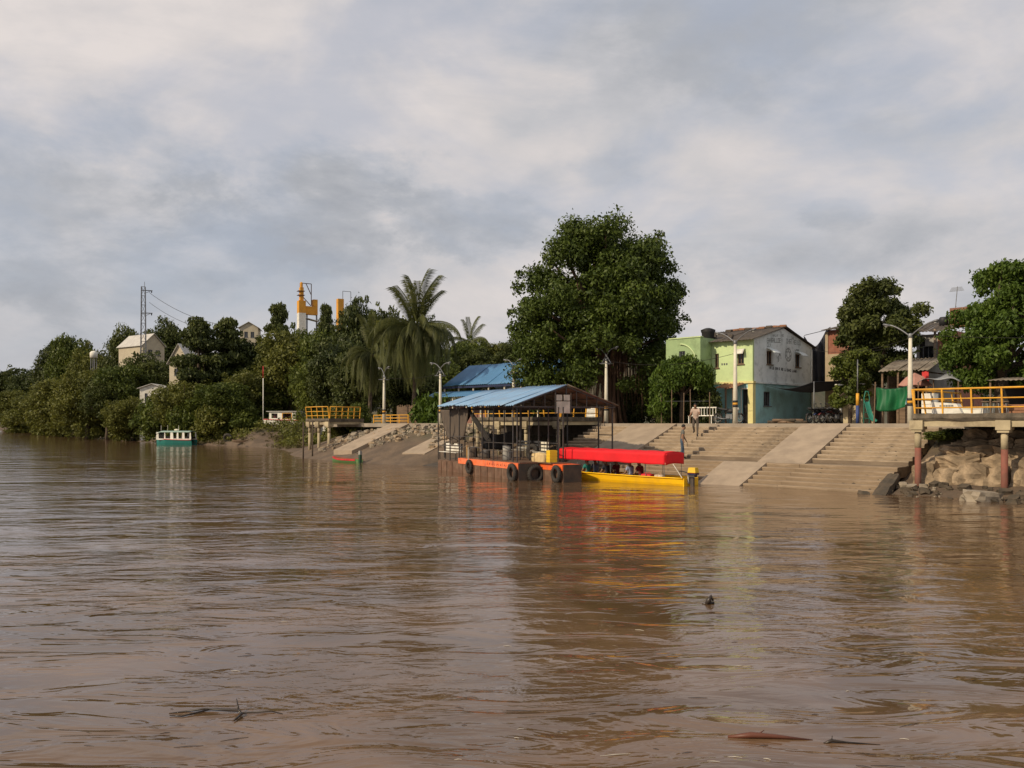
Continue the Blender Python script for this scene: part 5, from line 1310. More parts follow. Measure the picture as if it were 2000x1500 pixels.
# man in jeans stands on the landing, the other a few steps from the top
x_, Y_a = at(1335, -4.35)
person('man in grey shirt and blue jeans standing on the lower steps', bw(x_, -4.5, LAND_Z+0.004), BROT+math.pi*0.72, stand(0.25, -0.10, 0.10, 0.05, 0.25, hunch=0.03), (M_shirtg, M_jeans, M_shoe), scale=1.0)
x_, Y_b = at(1359, -1.62)
person('man in pale pink shirt and dark trousers near the top of the steps', bw(x_, -1.62, PZ-RISE*4+0.005), BROT+0.35, stand(0.5, 0.2, 0.12, 0.07, 0.9, rk=0.175, hand_fwd=0.3, hunch=0.05), (M_shirtp, M_khaki, M_shoe), scale=1.02)
def seated(lean=0.05, arm=0.7):
    J = {}
    J['pelvis'] = (0, 0, 0.10); J['waist'] = (0, -lean*0.4, 0.27); J['chest'] = (0, -lean, 0.48); J['neck'] = (0, -lean*1.2, 0.62)
    hd = -lean*1.3
    J['head0'] = (0, hd-0.015, 0.695); J['head1'] = (0, hd-0.005, 0.775); J['head2'] = (0, hd+0.005, 0.84); J['nose'] = (0, hd-0.105, 0.725)
    for s_, sd in (('l', 1), ('r', -1)):
        J['s'+s_] = (sd*0.185, -lean, 0.56); J['e'+s_] = (sd*0.24, -lean-0.08, 0.30); e = J['e'+s_]
        J['w'+s_] = (sd*0.16, e[1]-0.23*math.cos(arm*0.3), 0.21); w = J['w'+s_]; J['h'+s_] = (sd*0.13, w[1]-0.08, 0.205)
        J['hip'+s_] = (sd*0.095, -0.03, 0.09); J['k'+s_] = (sd*0.12, -0.45, 0.13); J['a'+s_] = (sd*0.12, -0.46, -0.20); J['t'+s_] = (sd*0.125, -0.60, -0.235)
    return J

# ------------------------------------------------------------------ yellow passenger longboat
BOX, BOY = BX(1331, -9.7), -9.7
M_yboat = mat('yellow_hull', (0.92, 0.53, 0.006), 0.4, (0.86, 0.48, 0.006), 1.6, 5, stain=(0.55, 0.30, 0.04), stain_scale=1.5, stain_amt=0.3)
M_redc = mat('red_canvas', (0.74, 0.010, 0.018), 0.75, (0.64, 0.010, 0.016), 1.5, 5, 0.1, 5)
boat = bthing('passenger_longboat', 'long yellow wooden boat with a red canvas canopy beside the dock', 'boat', BOX, BOY, 0.0)
def hull_mesh(stations, th=0.04):
    "stations: (x, half width top, half width bottom, z top, z bottom, yc)"
    m = MB(); vs = []; fs = []
    for x, wt, wb_, zt, zb, yc_ in stations:
        vs += [(x, yc_-wt, zt), (x, yc_-(wt+wb_)/2-0.03, (zt+zb)/2), (x, yc_-wb_, zb), (x, yc_+wb_, zb), (x, yc_+(wt+wb_)/2+0.03, (zt+zb)/2), (x, yc_+wt, zt),
               (x, yc_+wt-th, zt), (x, yc_+(wt+wb_)/2+0.03-th, (zt+zb)/2+th*0.3), (x, yc_+wb_-th, zb+th), (x, yc_-wb_+th, zb+th), (x, yc_-(wt+wb_)/2-0.03+th, (zt+zb)/2+th*0.3), (x, yc_-wt+th, zt)]
    n = 12
    for i in range(len(stations)-1):
        for k in range(n): fs.append((i*n+k, i*n+(k+1) % n, (i+1)*n+(k+1) % n, (i+1)*n+k))
    fs.append(tuple(range(6)) + tuple(range(6, 12))); e = (len(stations)-1)*n; fs.append(tuple(e+k for k in range(11, -1, -1)))
    m.add(vs, fs); return m
st_ = []
for i in range(15):
    f = i/14; x = -7.6*f; w = 0.62+0.10*math.sin(f*math.pi*0.9) if f < 0.6 else 0.0
    wt = 0.60 + 0.12*math.sin(min(f/0.55, 1)*math.pi/2); wt *= 1-max(0, (f-0.72)/0.28)**2*0.93
    st_.append((x, max(wt, 0.05), max(wt*0.72, 0.035), 0.34+0.10*f*f+0.10*max(0, f-0.8)*3, -0.16+0.22*max(0, f-0.75)*2, 0.68))
hull_mesh(st_).build('hull', M_yboat, boat)
m = MB(); m.b2((0.003, 0.12, -0.10), (0.05, 1.24, 0.335)); m.build('transom', M_yboat, boat)
m = MB(); m.tube([(s_[0], s_[5]-s_[1]-0.015, s_[3]+0.0) for s_ in st_], 0.03, 6); m.tube([(s_[0], s_[5]+s_[1]+0.015, s_[3]) for s_ in st_], 0.03, 6); m.build('gunwale', M_yboat, boat, True)
for k in range(6):
    m = MB(); m.b2((-1.25-0.95*k, 0.10, 0.10), (-0.95-0.95*k, 1.26, 0.14)); m.build('thwart', M_mred, boat)
m = MB(); m.b2((-6.5, 0.25, -0.112), (-0.1, 1.1, -0.09)); m.build('floor_boards', M_wood, boat)
CX0, CX1 = BX(1300, -9.7)-BOX, BX(1094, -9.7)-BOX
ctz = lambda f: 1.42+0.07*f
def cano(u, v):
    "u along, v across from near flap bottom over the top to far flap bottom"
    x = CX0+(CX1-CX0)*u; t = v*4; zt = ctz(u)
    sag = 0.02*math.sin(u*40)*0.6
    if t < 1.3: yy = -0.06-0.02*math.sin(u*25)*(1-t/1.3); zz_ = zt-0.52+0.50*t/1.3 + (0.015*math.sin(u*33) if t < 0.1 else 0) + 0.03*u
    elif t < 2.7: f = (t-1.3)/1.4; yy = -0.05+1.46*f; zz_ = zt-0.02+0.07*math.sin(f*math.pi)+sag
    else: yy = 1.42; zz_ = zt-0.02-0.50*(t-2.7)/1.3
    return (x, yy, zz_)
sheet(cano, 40, 24, 0.012, M_redc, 'canopy', boat)
def cend(u, v): return (CX0+0.02-0.02*math.sin(u*math.pi), -0.03+1.42*u, ctz(0)-0.03+0.06*math.sin(u*math.pi)-0.50*v)
sheet(cend, 10, 5, 0.012, M_redc, 'canopy_end_panel', boat)
for k in range(7):
    xx = CX0-0.1+(CX1-CX0+0.2)*k/6
    for yy in (-0.01, 1.37):
        m = MB(); m.tube([(xx, yy if abs(yy) > 1 else 0.06, 0.33), (xx, yy, ctz(k/6)-0.04)], 0.014, 6); m.build('canopy_post', M_metal, boat)
m = MB(); m.tube([(0.0, 0.05, 0.36), (-0.45, 0.02, 0.95)], 0.014, 6); m.build('canopy_stay', M_white, boat)
ob_ = bthing('outboard_motor', 'yellow topped outboard motor on the stern of the yellow boat', 'motor', BOX+0.05, BOY+0.5, 0.0)
m = MB(); m.box((0.22, 0, 0.70), (0.40, 0.30, 0.22), taper=0.82); m.build('cowl', M_ycr, ob_)
m = MB(); m.box((0.22, 0, 0.565), (0.41, 0.31, 0.035)); m.build('red_stripe', M_mred, ob_); m = MB(); m.box((0.22, 0, 0.52), (0.40, 0.30, 0.045)); m.build('blue_stripe', M_mblue, ob_)
m = MB(); m.box((0.20, 0, 0.44), (0.30, 0.24, 0.10)); m.box((0.18, 0, 0.12), (0.16, 0.10, 0.56)); m.box((0.20, 0, -0.12), (0.34, 0.18, 0.03)); m.lathe([(0.02, -0.2), (0.07, -0.1), (0.07, 0.15), (0.03, 0.25)], (0.2, 0, -0.30), 10, axis='X'); m.build('leg', M_dsteel, ob_)
m = MB(); m.box((0.03, 0, 0.28), (0.07, 0.22, 0.34)); m.build('clamp', M_grey, ob_); m = MB(); m.tube([(0.05, 0, 0.55), (-0.35, 0.05, 0.62), (-0.55, 0.06, 0.62)], 0.022, 8); m.build('tiller', M_black, ob_, True)
# passengers facing the bow (left), mostly hidden by the canopy flap
cloth = lambda n, c: mat('cloth_'+n, c, 0.9)
pas = [(1148, 'passenger in teal shirt, leftmost under the red canopy', (0.03, 0.23, 0.19), 0.3),
       (1165, 'passenger in blue and white top, second from the left under the canopy', (0.17, 0.22, 0.33), 0.9),
       (1187, 'passenger in black top, third from the left under the canopy', (0.025, 0.025, 0.035), 0.35),
       (1205, 'passenger in dark maroon top, fourth from the left under the canopy', (0.13, 0.015, 0.02), 0.9),
       (1233, 'passenger in pale blue top, second from the right under the canopy', (0.32, 0.36, 0.50), 0.35),
       (1253, 'passenger in dark red top, rightmost under the canopy near the stern', (0.16, 0.012, 0.015), 0.6)]
for k, (px, lb, c, yy) in enumerate(pas):
    x_ = BX(px, BOY+yy)
    person(lb, bw(x_, BOY+yy, 0.16), BROT-math.pi/2, seated(0.04+0.03*(k % 3)), (cloth('p%d' % k, c), M_jeans if k % 2 else M_khaki, M_shoe), scale=1.0)
M_rbag = mat('red_bag', (0.62, 0.02, 0.03), 0.6, (0.5, 0.02, 0.03), 4, 4)
for k, (px, w_, lb, mm) in enumerate(((1261, 0.36, 'bright red bag near the stern, left of a twin', M_rbag), (1268, 0.34, 'bright red bag near the stern, right of a twin', M_rbag), (1289, 0.42, 'brown and white bundle at the boat stern', mat('bundle', (0.40, 0.22, 0.12), 0.9, (0.5, 0.45, 0.35), 8, 3)))):
    g = rock_mesh('carry_bag', 400+k, w_, 0.3, 0.30, 3, 0.08); g.polygons.foreach_set('use_smooth', [True]*len(g.polygons)); g.materials.append(mm)
    o = bpy.data.objects.new('carry_bag', g); C.objects.link(o); o.location = bw(BX(px, BOY+0.25), BOY+0.25, 0.30); o.rotation_euler = (0, 0, BROT); tag(o, lb, 'bag', 'bags in the longboat')
    bm_ = MB(); bm_.torus((0, 0, 0.15), 0.07, 0.012, 'Y', 12, 6); bm_.build('handle', mm, o, True)

# ------------------------------------------------------------------ small moored canoe
M_cred = mat('canoe_red', (0.55, 0.03, 0.035), 0.5); M_cgreen = mat('canoe_green', (0.06, 0.17, 0.05), 0.6, (0.09, 0.15, 0.05), 3, 4)
cnx = BX(694, -7.6)
can = bthing('small_canoe', 'small canoe with red gunwale and green hull at the left mud bank', 'canoe', cnx, -7.6, 0.0)
st2 = []
cl = cnx - BX(643, -7.6)
for i in range(11):
    f = i/10; wt = 0.34*(1-max(0, (f-0.5)/0.5)**2*0.95); st2.append((-cl*f, max(wt, 0.02), max(wt*0.6, 0.012), 0.26+0.22*max(0, f-0.6)**1.5*2, -0.10+0.1*max(0, f-0.7), 0.3))
hull_mesh(st2, 0.025).build('hull', M_cgreen, can)
for sg in (-1, 1):
    m = MB(); vs = []; fs = []
    for i, s_ in enumerate(st2):
        yy = s_[5]+sg*(s_[1]+0.012); vs += [(s_[0], yy, s_[3]-0.10), (s_[0], yy, s_[3]+0.012), (s_[0], yy-sg*0.05, s_[3]+0.012), (s_[0], yy-sg*0.008, s_[3]-0.10)]
    for i in range(len(st2)-1):
        for k in range(4): fs.append((i*4+k, i*4+(k+1) % 4, i*4+4+(k+1) % 4, i*4+4+k))
    m.add(vs, fs); m.build('red_gunwale', M_cred, can)
m = MB(); m.box((-1.0, 0.3, 0.16), (0.2, 0.5, 0.03)); m.build('thwart', M_wood, can)
om = bthing('outboard_motor', 'small grey and green outboard motor on the stern of the canoe', 'motor', cnx+0.02, -7.3, 0.0)
m = MB(); m.box((0.12, 0, 0.72), (0.22, 0.18, 0.26), taper=0.8); m.build('cowl', M_grey, om)
m = MB(); m.box((0.12, 0, 0.30), (0.20, 0.15, 0.56)); m.box((0.12, 0, -0.2), (0.08, 0.06, 0.45)); m.build('leg', mat('deep_green', (0.02, 0.07, 0.04), 0.5), om)
m = MB(); m.tube([(0.05, 0, 0.62), (-0.5, 0.05, 0.70)], 0.02, 6); m.build('tiller', M_black, om)

# ------------------------------------------------------------------ green and white cabin boat, far left
LBX, LBY = U(303)*106, 106.0
M_teal = mat('teal_hull', (0.015, 0.17, 0.145), 0.45, (0.012, 0.13, 0.115), 2, 4)
tboat = thing('cabin_boat', 'white cabin boat with teal hull moored by the left bank trees', 'boat', (U(343)*106, 106, 0), -0.18)
tl = 80/1650*106
st3 = []
for i in range(11):
    f = i/10; wt = 0.72*(1-max(0, (0.35-f)/0.35)**2*0.9); st3.append((-tl/2+tl*f, max(wt, 0.05), max(wt*0.7, 0.04), 0.62+0.18*(1-f)**2, -0.2, 0))
hull_mesh(st3, 0.05).build('hull', M_teal, tboat)
m = MB(); m.tube([(s_[0], s_[5]-s_[1]-0.01, s_[3]) for s_ in st3], 0.04, 6); m.tube([(s_[0], s_[5]+s_[1]+0.01, s_[3]) for s_ in st3], 0.04, 6); m.build('red_strake', M_cred, tboat, True)
def roofb(u, v):
    x = -tl*0.44+tl*0.90*u; a = (v-0.5)*2; e = max(0, (0.12-u)/0.12)
    return (x, a*0.66, 1.72-0.16*a*a-0.35*e*e+0.03)
sheet(roofb, 16, 8, 0.05, mat('pale_green_roof', (0.30, 0.42, 0.36), 0.6), 'cabin_roof', tboat)
for sd in (-1, 1):
    for k, (f0, f1) in enumerate(((0.06, 0.13), (0.27, 0.31), (0.43, 0.52), (0.60, 0.66), (0.74, 0.82), (0.94, 0.99))):
        m = MB(); m.prism([(-tl/2+tl*f0, sd*0.66, 0.66), (-tl/2+tl*f1, sd*0.66, 0.66), (-tl/2+tl*(f1-0.015), sd*0.63, 1.58), (-tl/2+tl*(f0+0.01), sd*0.63, 1.58)], (0, -sd*0.04, 0)); m.build('cabin_pillar', M_white, tboat)
    m = MB(); m.b2((-tl*0.42, sd*0.66-0.02, 0.64), (tl*0.48, sd*0.66+0.02, 0.80)); m.build('cabin_sill', M_white, tboat)
m = MB(); m.b2((-tl*0.40, -0.58, 0.82), (tl*0.46, 0.58, 1.05)); m.build('seats', M_dark, tboat)
def bowc(u, v):
    a = (u-0.5)*2; return (-tl*0.44-0.10*math.cos(a*1.4)*(1-v*0.5), a*0.60, 0.72+0.90*v)
sheet(bowc, 8, 6, 0.03, M_white, 'windscreen_frame', tboat)
for xx in (-1.8, -0.9, 0.6):
    m = MB(); m.tube([(xx, -0.3, 1.70), (xx, -0.3, 2.45)], 0.025, 6); m.build('mast_pole', M_white, tboat)
m = MB(); m.lathe([(0.10, -0.3), (0.13, 0), (0.10, 0.3)], (0.1, 0.1, 1.86), 8, axis='X'); m.build('roof_bundle', M_cream, tboat, True)

# ------------------------------------------------------------------ foliage
L_fic = leaf_mat('ficus_leaves', (0.028, 0.050, 0.010), (0.105, 0.145, 0.020), 0.25)
L_olive = leaf_mat('olive_leaves', (0.056, 0.070, 0.014), (0.185, 0.185, 0.032), 0.3)
L_dark = leaf_mat('dark_leaves', (0.030, 0.046, 0.014), (0.105, 0.122, 0.026), 0.25)
L_mid = leaf_mat('mid_leaves', (0.042, 0.066, 0.013), (0.145, 0.172, 0.024), 0.3)
L_bright = leaf_mat('bright_leaves', (0.034, 0.070, 0.010), (0.115, 0.175, 0.022), 0.3)
L_palm = leaf_mat('palm_leaves', (0.045, 0.058, 0.016), (0.13, 0.135, 0.035), 0.3)
L_dry = leaf_mat('dry_scrub', (0.075, 0.062, 0.028), (0.17, 0.14, 0.06), 0.3)
def leaf_mesh(name, clumps, n, size, m, seed, droop=0.35, shell=0.55, aspect=0.5, szv=0.45):
    g = np.random.default_rng(seed); cl_ = np.asarray(clumps, float)       # x y z rx ry rz
    wgt = cl_[:, 3]*cl_[:, 4]; wgt = wgt/wgt.sum()
    k = g.choice(len(cl_), n, p=wgt)
    d = g.normal(size=(n, 3)); d[:, 2] = d[:, 2]*0.9+0.12; d /= np.linalg.norm(d, axis=1)[:, None]
    rad = np.abs(g.normal(size=n))*0.30*(1.3-shell) + shell + (0.95-shell)*g.random(n)
    lump = 1+0.16*np.sin(d[:, 0]*5+k)*np.cos(d[:, 1]*4+k*1.7)
    pos = cl_[k, :3] + d*cl_[k, 3:6]*(rad*lump)[:, None]
    nr = d*0.55 + np.array([0, 0, 0.25]) + g.normal(size=(n, 3))*0.6; nr /= np.linalg.norm(nr, axis=1)[:, None]
    t = g.normal(size=(n, 3)); t[:, 2] -= droop*2; t -= nr*(t*nr).sum(1)[:, None]; t /= np.linalg.norm(t, axis=1)[:, None]+1e-9
    b = np.cross(nr, t); s_ = size*(1-szv+2*szv*g.random(n))[:, None]
    v = np.empty((n, 4, 3)); v[:, 0] = pos - t*s_*0.5; v[:, 1] = pos + b*s_*aspect*0.5 - t*s_*0.05 + nr*s_*0.08; v[:, 2] = pos + t*s_*0.5 - nr*s_*0.06; v[:, 3] = pos - b*s_*aspect*0.5 - t*s_*0.05 + nr*s_*0.08
    me = bpy.data.meshes.new(name); me.vertices.add(n*4); me.vertices.foreach_set('co', v.astype(np.float32).ravel())
    me.loops.add(n*4); me.loops.foreach_set('vertex_index', np.arange(n*4, dtype=np.int32))
    me.polygons.add(n); me.polygons.foreach_set('loop_start', np.arange(0, n*4, 4, dtype=np.int32)); me.update()
    cr = g.random(len(cl_)); a = me.attributes.new('rnd', 'FLOAT', 'FACE'); a.data.foreach_set('value', np.clip(0.6*g.random(n)+0.4*cr[k], 0, 1).astype(np.float32))
    me.materials.append(m); return me
def clumps_in(c, r, n, rr, seed, lo=0.35, flat=0.8, cut=-1.0):
    g = random.Random(seed); out = []
    while len(out) < n:
        d = Vector((g.gauss(0, 1), g.gauss(0, 1), g.gauss(0, 1))).normalized()
        if d.z < cut: continue
        f = lo+(1-lo)*g.random()**0.5; k = rr*g.uniform(0.65, 1.3)
        f2 = max(0.0, f - k*0.5/max(r))
        out.append((c[0]+d.x*r[0]*f2, c[1]+d.y*r[1]*f2, c[2]+d.z*r[2]*f2, k, k, k*flat))
    return out
def trunk_mesh(parts, name='trunk', seg=9):
    m = MB()
    for pts, rad in parts: m.tube(pts, rad, seg)
    return m.mesh(name, True)
def limb_parts(base_r, h0, clumps, nl, seed, wob=0.3, x0=0.0, y0=0.0):
    g = random.Random(seed)
    pts = [(x0, y0, -0.4), (x0+g.uniform(-.1, .1), y0, h0*0.35), (x0+g.uniform(-wob, wob)*0.5, y0+g.uniform(-wob, wob)*0.5, h0*0.75), (x0+g.uniform(-wob, wob), y0+g.uniform(-wob, wob), h0)]
    parts = [(pts, [base_r*1.25, base_r, base_r*0.8, base_r*0.62])]
    cs = sorted(clumps, key=lambda c: g.random())[:nl]
    for c in cs:
        f = g.uniform(0.55, 1.0); s_ = Vector(pts[2]).lerp(Vector(pts[3]), (f-0.5)*2)
        e = Vector(c[:3]); mid_ = s_.lerp(e, 0.5)+Vector((g.uniform(-.3, .3), g.uniform(-.3, .3), -0.05*(e-s_).length+g.uniform(0, .4)))
        parts.append(([s_, mid_, e], [base_r*0.42, base_r*0.26, base_r*0.08]))
    return parts
def crown(c, r, seed, cut=-1.0, edge=26):
    "big inner masses, a shell of branches, loose tufts at the rim"
    rm = max(r)
    return clumps_in(c, [x*0.72 for x in r], 12, 0.40*rm, seed, 0.2, 0.85, cut) + clumps_in(c, r, 40, 0.26*rm, seed+1, 0.55, 0.8, cut) + clumps_in(c, [x*1.12 for x in r], edge, 0.12*rm, seed+2, 0.9, 0.8, cut)
def proto(kind, seed):
    "returns (trunk mesh, crown mesh, unit height, unit half width)"
    g = random.Random(seed)
    if kind == 'round':
        cl_ = crown((0, 0, 5.7), (3.5, 3.5, 3.9), seed); n, sz, m = 21000, 0.34, L_mid; hh, hw = 9.9, 3.9; tr = limb_parts(0.28, 4.2, cl_, 10, seed)
    elif kind == 'olive':
        cl_ = crown((0, 0, 5.0), (3.4, 3.4, 4.3), seed); n, sz, m = 21000, 0.32, L_olive; hh, hw = 9.7, 3.8; tr = limb_parts(0.25, 3.6, cl_, 10, seed)
    elif kind == 'dark':
        cl_ = crown((0, 0, 6.0), (3.2, 3.2, 3.7), seed); n, sz, m = 20000, 0.34, L_dark; hh, hw = 9.9, 3.6; tr = limb_parts(0.25, 4.6, cl_, 10, seed)
    elif kind == 'tier':                     # flat tiers like a tropical almond
        cl_ = []
        for lv, (z_, R_) in enumerate(((3.6, 3.3), (5.0, 3.0), (6.3, 2.6), (7.6, 1.9), (8.7, 1.1), (9.4, 0.5))):
            nb = max(3, int(R_*4.2))
            for k in range(nb):
                a = 2*math.pi*(k+g.random()*0.7)/nb; f = g.uniform(0.35, 1.0); q_ = g.uniform(0.7, 1.15)
                cl_.append((R_*f*math.cos(a), R_*f*math.sin(a), z_+g.uniform(-.3, .3)+0.15*f, q_, q_, q_*0.42))
        n, sz, m = 15000, 0.36, L_dark; hh, hw = 9.8, 3.8; tr = limb_parts(0.22, 8.8, cl_, 16, seed, 0.15)
    elif kind == 'open':                     # sparse spreading crown with gaps
        cl_ = clumps_in((0, 0, 6.4), (3.4, 3.4, 3.0), 44, 1.0, seed, 0.4); n, sz, m = 12000, 0.33, L_dark; hh, hw = 9.7, 3.8; tr = limb_parts(0.24, 4.6, cl_, 22, seed)
    elif kind == 'shrub':
        cl_ = crown((0, 0, 1.4), (2.3, 2.3, 1.8), seed, -0.7, 20); n, sz, m = 13000, 0.25, L_olive; hh, hw = 3.4, 2.6; tr = limb_parts(0.10, 1.4, cl_, 10, seed)
    elif kind == 'bush':
        cl_ = crown((0, 0, 1.4), (2.3, 2.3, 1.8), seed, -0.7, 20); n, sz, m = 13000, 0.26, L_mid; hh, hw = 3.4, 2.6; tr = limb_parts(0.10, 1.4, cl_, 10, seed)
    return trunk_mesh(tr), leaf_mesh('crown', cl_, n, sz, m, seed), hh, hw
PROTO = {}
for kd, ns in (('round', 2), ('olive', 2), ('dark', 2), ('tier', 2), ('open', 1), ('shrub', 2), ('bush', 1)):
    PROTO[kd] = []
    for i in range(ns):
        tm, cm, hh, hw = proto(kd, 11*i+len(kd)*7+3)
        tm.materials.append(M_bark); PROTO[kd].append((tm, cm, hh, hw))
tree_n = [0]
def tree(kind, label, px, d, top_py, width_px, group=None, name=None, base=None, ydepth=1.0):
    tree_n[0] += 1; i = tree_n[0]; tm, cm, hh, hw = PROTO[kind][i % len(PROTO[kind])]
    X, Y = U(px)*d, d; zb = tz(X, Y) if base is None else base
    H = HZ(top_py, d)-zb; wd = width_px/1650*d
    name = name or {'round': 'leafy_tree', 'olive': 'leafy_tree', 'dark': 'leafy_tree', 'tier': 'almond_tree', 'open': 'spreading_tree', 'shrub': 'bank_shrub', 'bush': 'bank_shrub'}[kind]
    t = thing(name, label, 'shrub' if 'shrub' in name else 'tree', (X, Y, zb-0.05), (i*2.399) % 6.28, group)
    sx = wd/(2*hw); t.scale = (sx, sx*ydepth, H/hh)
    inst(tm, 'trunk', t); inst(cm, 'crown', t)
    return t
# left bank, from the far end to the quay
GL = 'trees on the left bank'; GS = 'shrubs along the left bank'
def many(rows_, group):
    for a in rows_: tree(*a, group=group)
many([('dark', 'far dark tree at the left edge of the picture', 8, 330, 712, 95), ('dark', 'far dark tree beside the left edge tree', 55, 310, 718, 85), ('olive', 'low far tree where the left river edge turns', 28, 295, 755, 110),
      ('dark', 'tall spreading tree, first to rise above the far left edge', 105, 215, 662, 72), ('round', 'dome shaped tree at the left end of the hill skyline', 142, 205, 640, 95), ('olive', 'hill tree just above the white water tank', 192, 195, 660, 110),
      ('open', 'dark flat topped tree just left of the lattice tower', 246, 190, 628, 90), ('dark', 'hilltop tree just right of the lattice tower', 325, 210, 618, 100), ('olive', 'broad olive tree below the white water tank', 170, 142, 705, 130),
      ('olive', 'light green tree low on the bank at far left', 92, 195, 742, 125), ('round', 'mid green tree below the lattice tower', 240, 140, 702, 125), ('open', 'tree with bare stems left of the white bank house', 208, 138, 738, 105), ('olive', 'wide pale tree left of the bare stemmed tree', 130, 168, 728, 140),
      ('dark', 'dark tree in front of the hillside house', 288, 145, 684, 115), ('tier', 'wide dark almond tree with tiers right of the hillside house', 388, 118, 626, 120), ('tier', 'dark almond tree left of the cream hill building', 442, 122, 626, 115), ('round', 'leafy tree filling below the tiered almond trees', 415, 122, 690, 130),
      ('olive', 'tree on the bank right above the cabin boat', 362, 114, 722, 120), ('round', 'leafy tree above the tyre on the mud bank', 435, 110, 738, 130), ('olive', 'shady tree left of the cabin boat', 250, 129, 762, 95),
      ('dark', 'dark tree under the cream hill building', 480, 124, 646, 120), ('tier', 'dark pointed almond tree left of the yellow plant', 543, 122, 596, 85), ('olive', 'broad olive tree below the yellow plant', 566, 118, 626, 150), ('round', 'tree at the very foot of the yellow plant', 600, 128, 624, 110), ('olive', 'olive tree left of the red and white pole', 478, 114, 708, 110),
      ('round', 'olive tree between the two yellow plant towers', 640, 114, 618, 110), ('round', 'bright tree over the white beached launch', 505, 116, 742, 120), ('tier', 'small flat topped tree beside the right yellow tower', 638, 116, 598, 60), ('round', 'dark green tree behind the beached launch', 575, 124, 712, 120),
      ('dark', 'tall dark tree in front of the right yellow tower', 700, 92, 574, 105), ('dark', 'tall dark tree left of the coconut palm', 748, 96, 588, 95), ('round', 'leafy tree above the left yellow railing', 618, 92, 690, 120), ('dark', 'deep shaded tree right of the left railed deck', 660, 86, 650, 120),
      ('dark', 'shaded tree behind the leftmost lamp post', 700, 80, 670, 110), ('olive', 'tree behind the smaller palm', 770, 92, 600, 115), ('round', 'dark green tree behind the far blue roof, left of its ridge', 905, 104, 648, 110), ('olive', 'tree behind the right end of the far blue roof', 968, 106, 660, 110), ('dark', 'low dark tree behind the middle of the far blue roof', 935, 98, 676, 100),
      ('round', 'low tree between the palm and the far blue roof', 858, 90, 684, 100), ('dark', 'dark tree behind the right of the coconut palm', 836, 98, 612, 70), ('dark', 'shaded tree behind the palm trunk', 800, 86, 700, 120), ('dark', 'tree filling behind the fig tree, left side', 1010, 100, 650, 90),
      ('round', 'tree peeping left behind the green building', 1300, 84, 668, 110)], GL)
many([('shrub', 'pale shrub at the water, far left bank', 62, 235, 795, 130), ('shrub', 'round shrub below the broad olive tree at far left', 112, 190, 778, 130), ('shrub', 'shrub at the water left of the bare stemmed tree', 160, 166, 772, 125), ('bush', 'shrub under the bare stemmed tree', 212, 147, 772, 120),
      ('shrub', 'shrub at the water left of the cabin boat', 262, 131, 780, 105), ('bush', 'dark shrub directly behind the cabin boat', 318, 119, 768, 120), ('bush', 'shrub right of the cabin boat', 378, 112, 778, 105), ('shrub', 'bank shrub above the tyre', 430, 109, 785, 110), ('bush', 'shrub left of the beached launch', 470, 109, 784, 90),
      ('bush', 'shrub in front of the slat fence by the left lamp', 700, 74, 785, 60), ('shrub', 'shrub over the promenade left of the palm trunk', 660, 78, 785, 70), ('bush', 'dark bush under the right railed deck at the end of the steps', 1866, 36.0, 834, 120)], GS)
# far wood behind everything: one mass
g = np.random.default_rng(5); cl_ = []
for i in range(240):
    u_ = g.uniform(-0.66, 0.75); d_ = g.uniform(210, 420); X = u_*d_
    if bank_D(np.array([X]), np.array([d_]))[0] < 25: continue
    zb = tz(X, d_); hgt = g.uniform(3, 6) if u_ > -0.2 else g.uniform(4, 9)
    cl_.append((X, d_, zb+hgt*0.5, g.uniform(4, 8), g.uniform(4, 8), hgt))
fm = leaf_mesh('far_wood', cl_, 60000, 1.6, L_dark, 5, shell=0.7); fo = bpy.data.objects.new('far_wood', fm); C.objects.link(fo)
tag(fo, 'far off wood behind the town, one dark mass of leaves', 'woodland', kind='stuff')
# low scrub and dry reeds along the left water edge
cl_ = []
for i in range(420):
    j = g.uniform(6.0, 13.6); k = int(j); a, b = W[k], W[k+1]; p = a+(b-a)*(j-k); dr_ = (b-a)/np.hypot(*(b-a)); nin = np.array([dr_[1], -dr_[0]])
    off = g.uniform(0.6, 9.0); p = p+nin*off
    s_ = (p[1]-p[0])*S2
    if s_ < 74: continue
    h_ = g.uniform(0.3, 0.9)*(0.6+off*0.06); cl_.append((p[0], p[1], tz(p[0], p[1])+h_*0.6, h_*1.5, h_*1.5, h_))
sm = leaf_mesh('bank_scrub', cl_, 26000, 0.30, L_olive, 6, shell=0.3, droop=-0.3); so_ = bpy.data.objects.new('bank_scrub', sm); C.objects.link(so_)
tag(so_, 'low tangled scrub along the left water edge', 'scrub', kind='stuff')
cl_ = [(c[0]-0.8, c[1]-1.6, max(0.15, tz(c[0]-0.8, c[1]-1.6))+0.15, c[3]*0.7, c[4]*0.7, c[5]*0.4) for c in cl_[::2]]
sm = leaf_mesh('dry_reeds', cl_, 9000, 0.28, L_dry, 8, shell=0.2, droop=-0.6, aspect=0.3); so_ = bpy.data.objects.new('dry_reeds', sm); C.objects.link(so_)
tag(so_, 'dry yellowish reeds and roots at the foot of the left bank', 'reeds', kind='stuff')

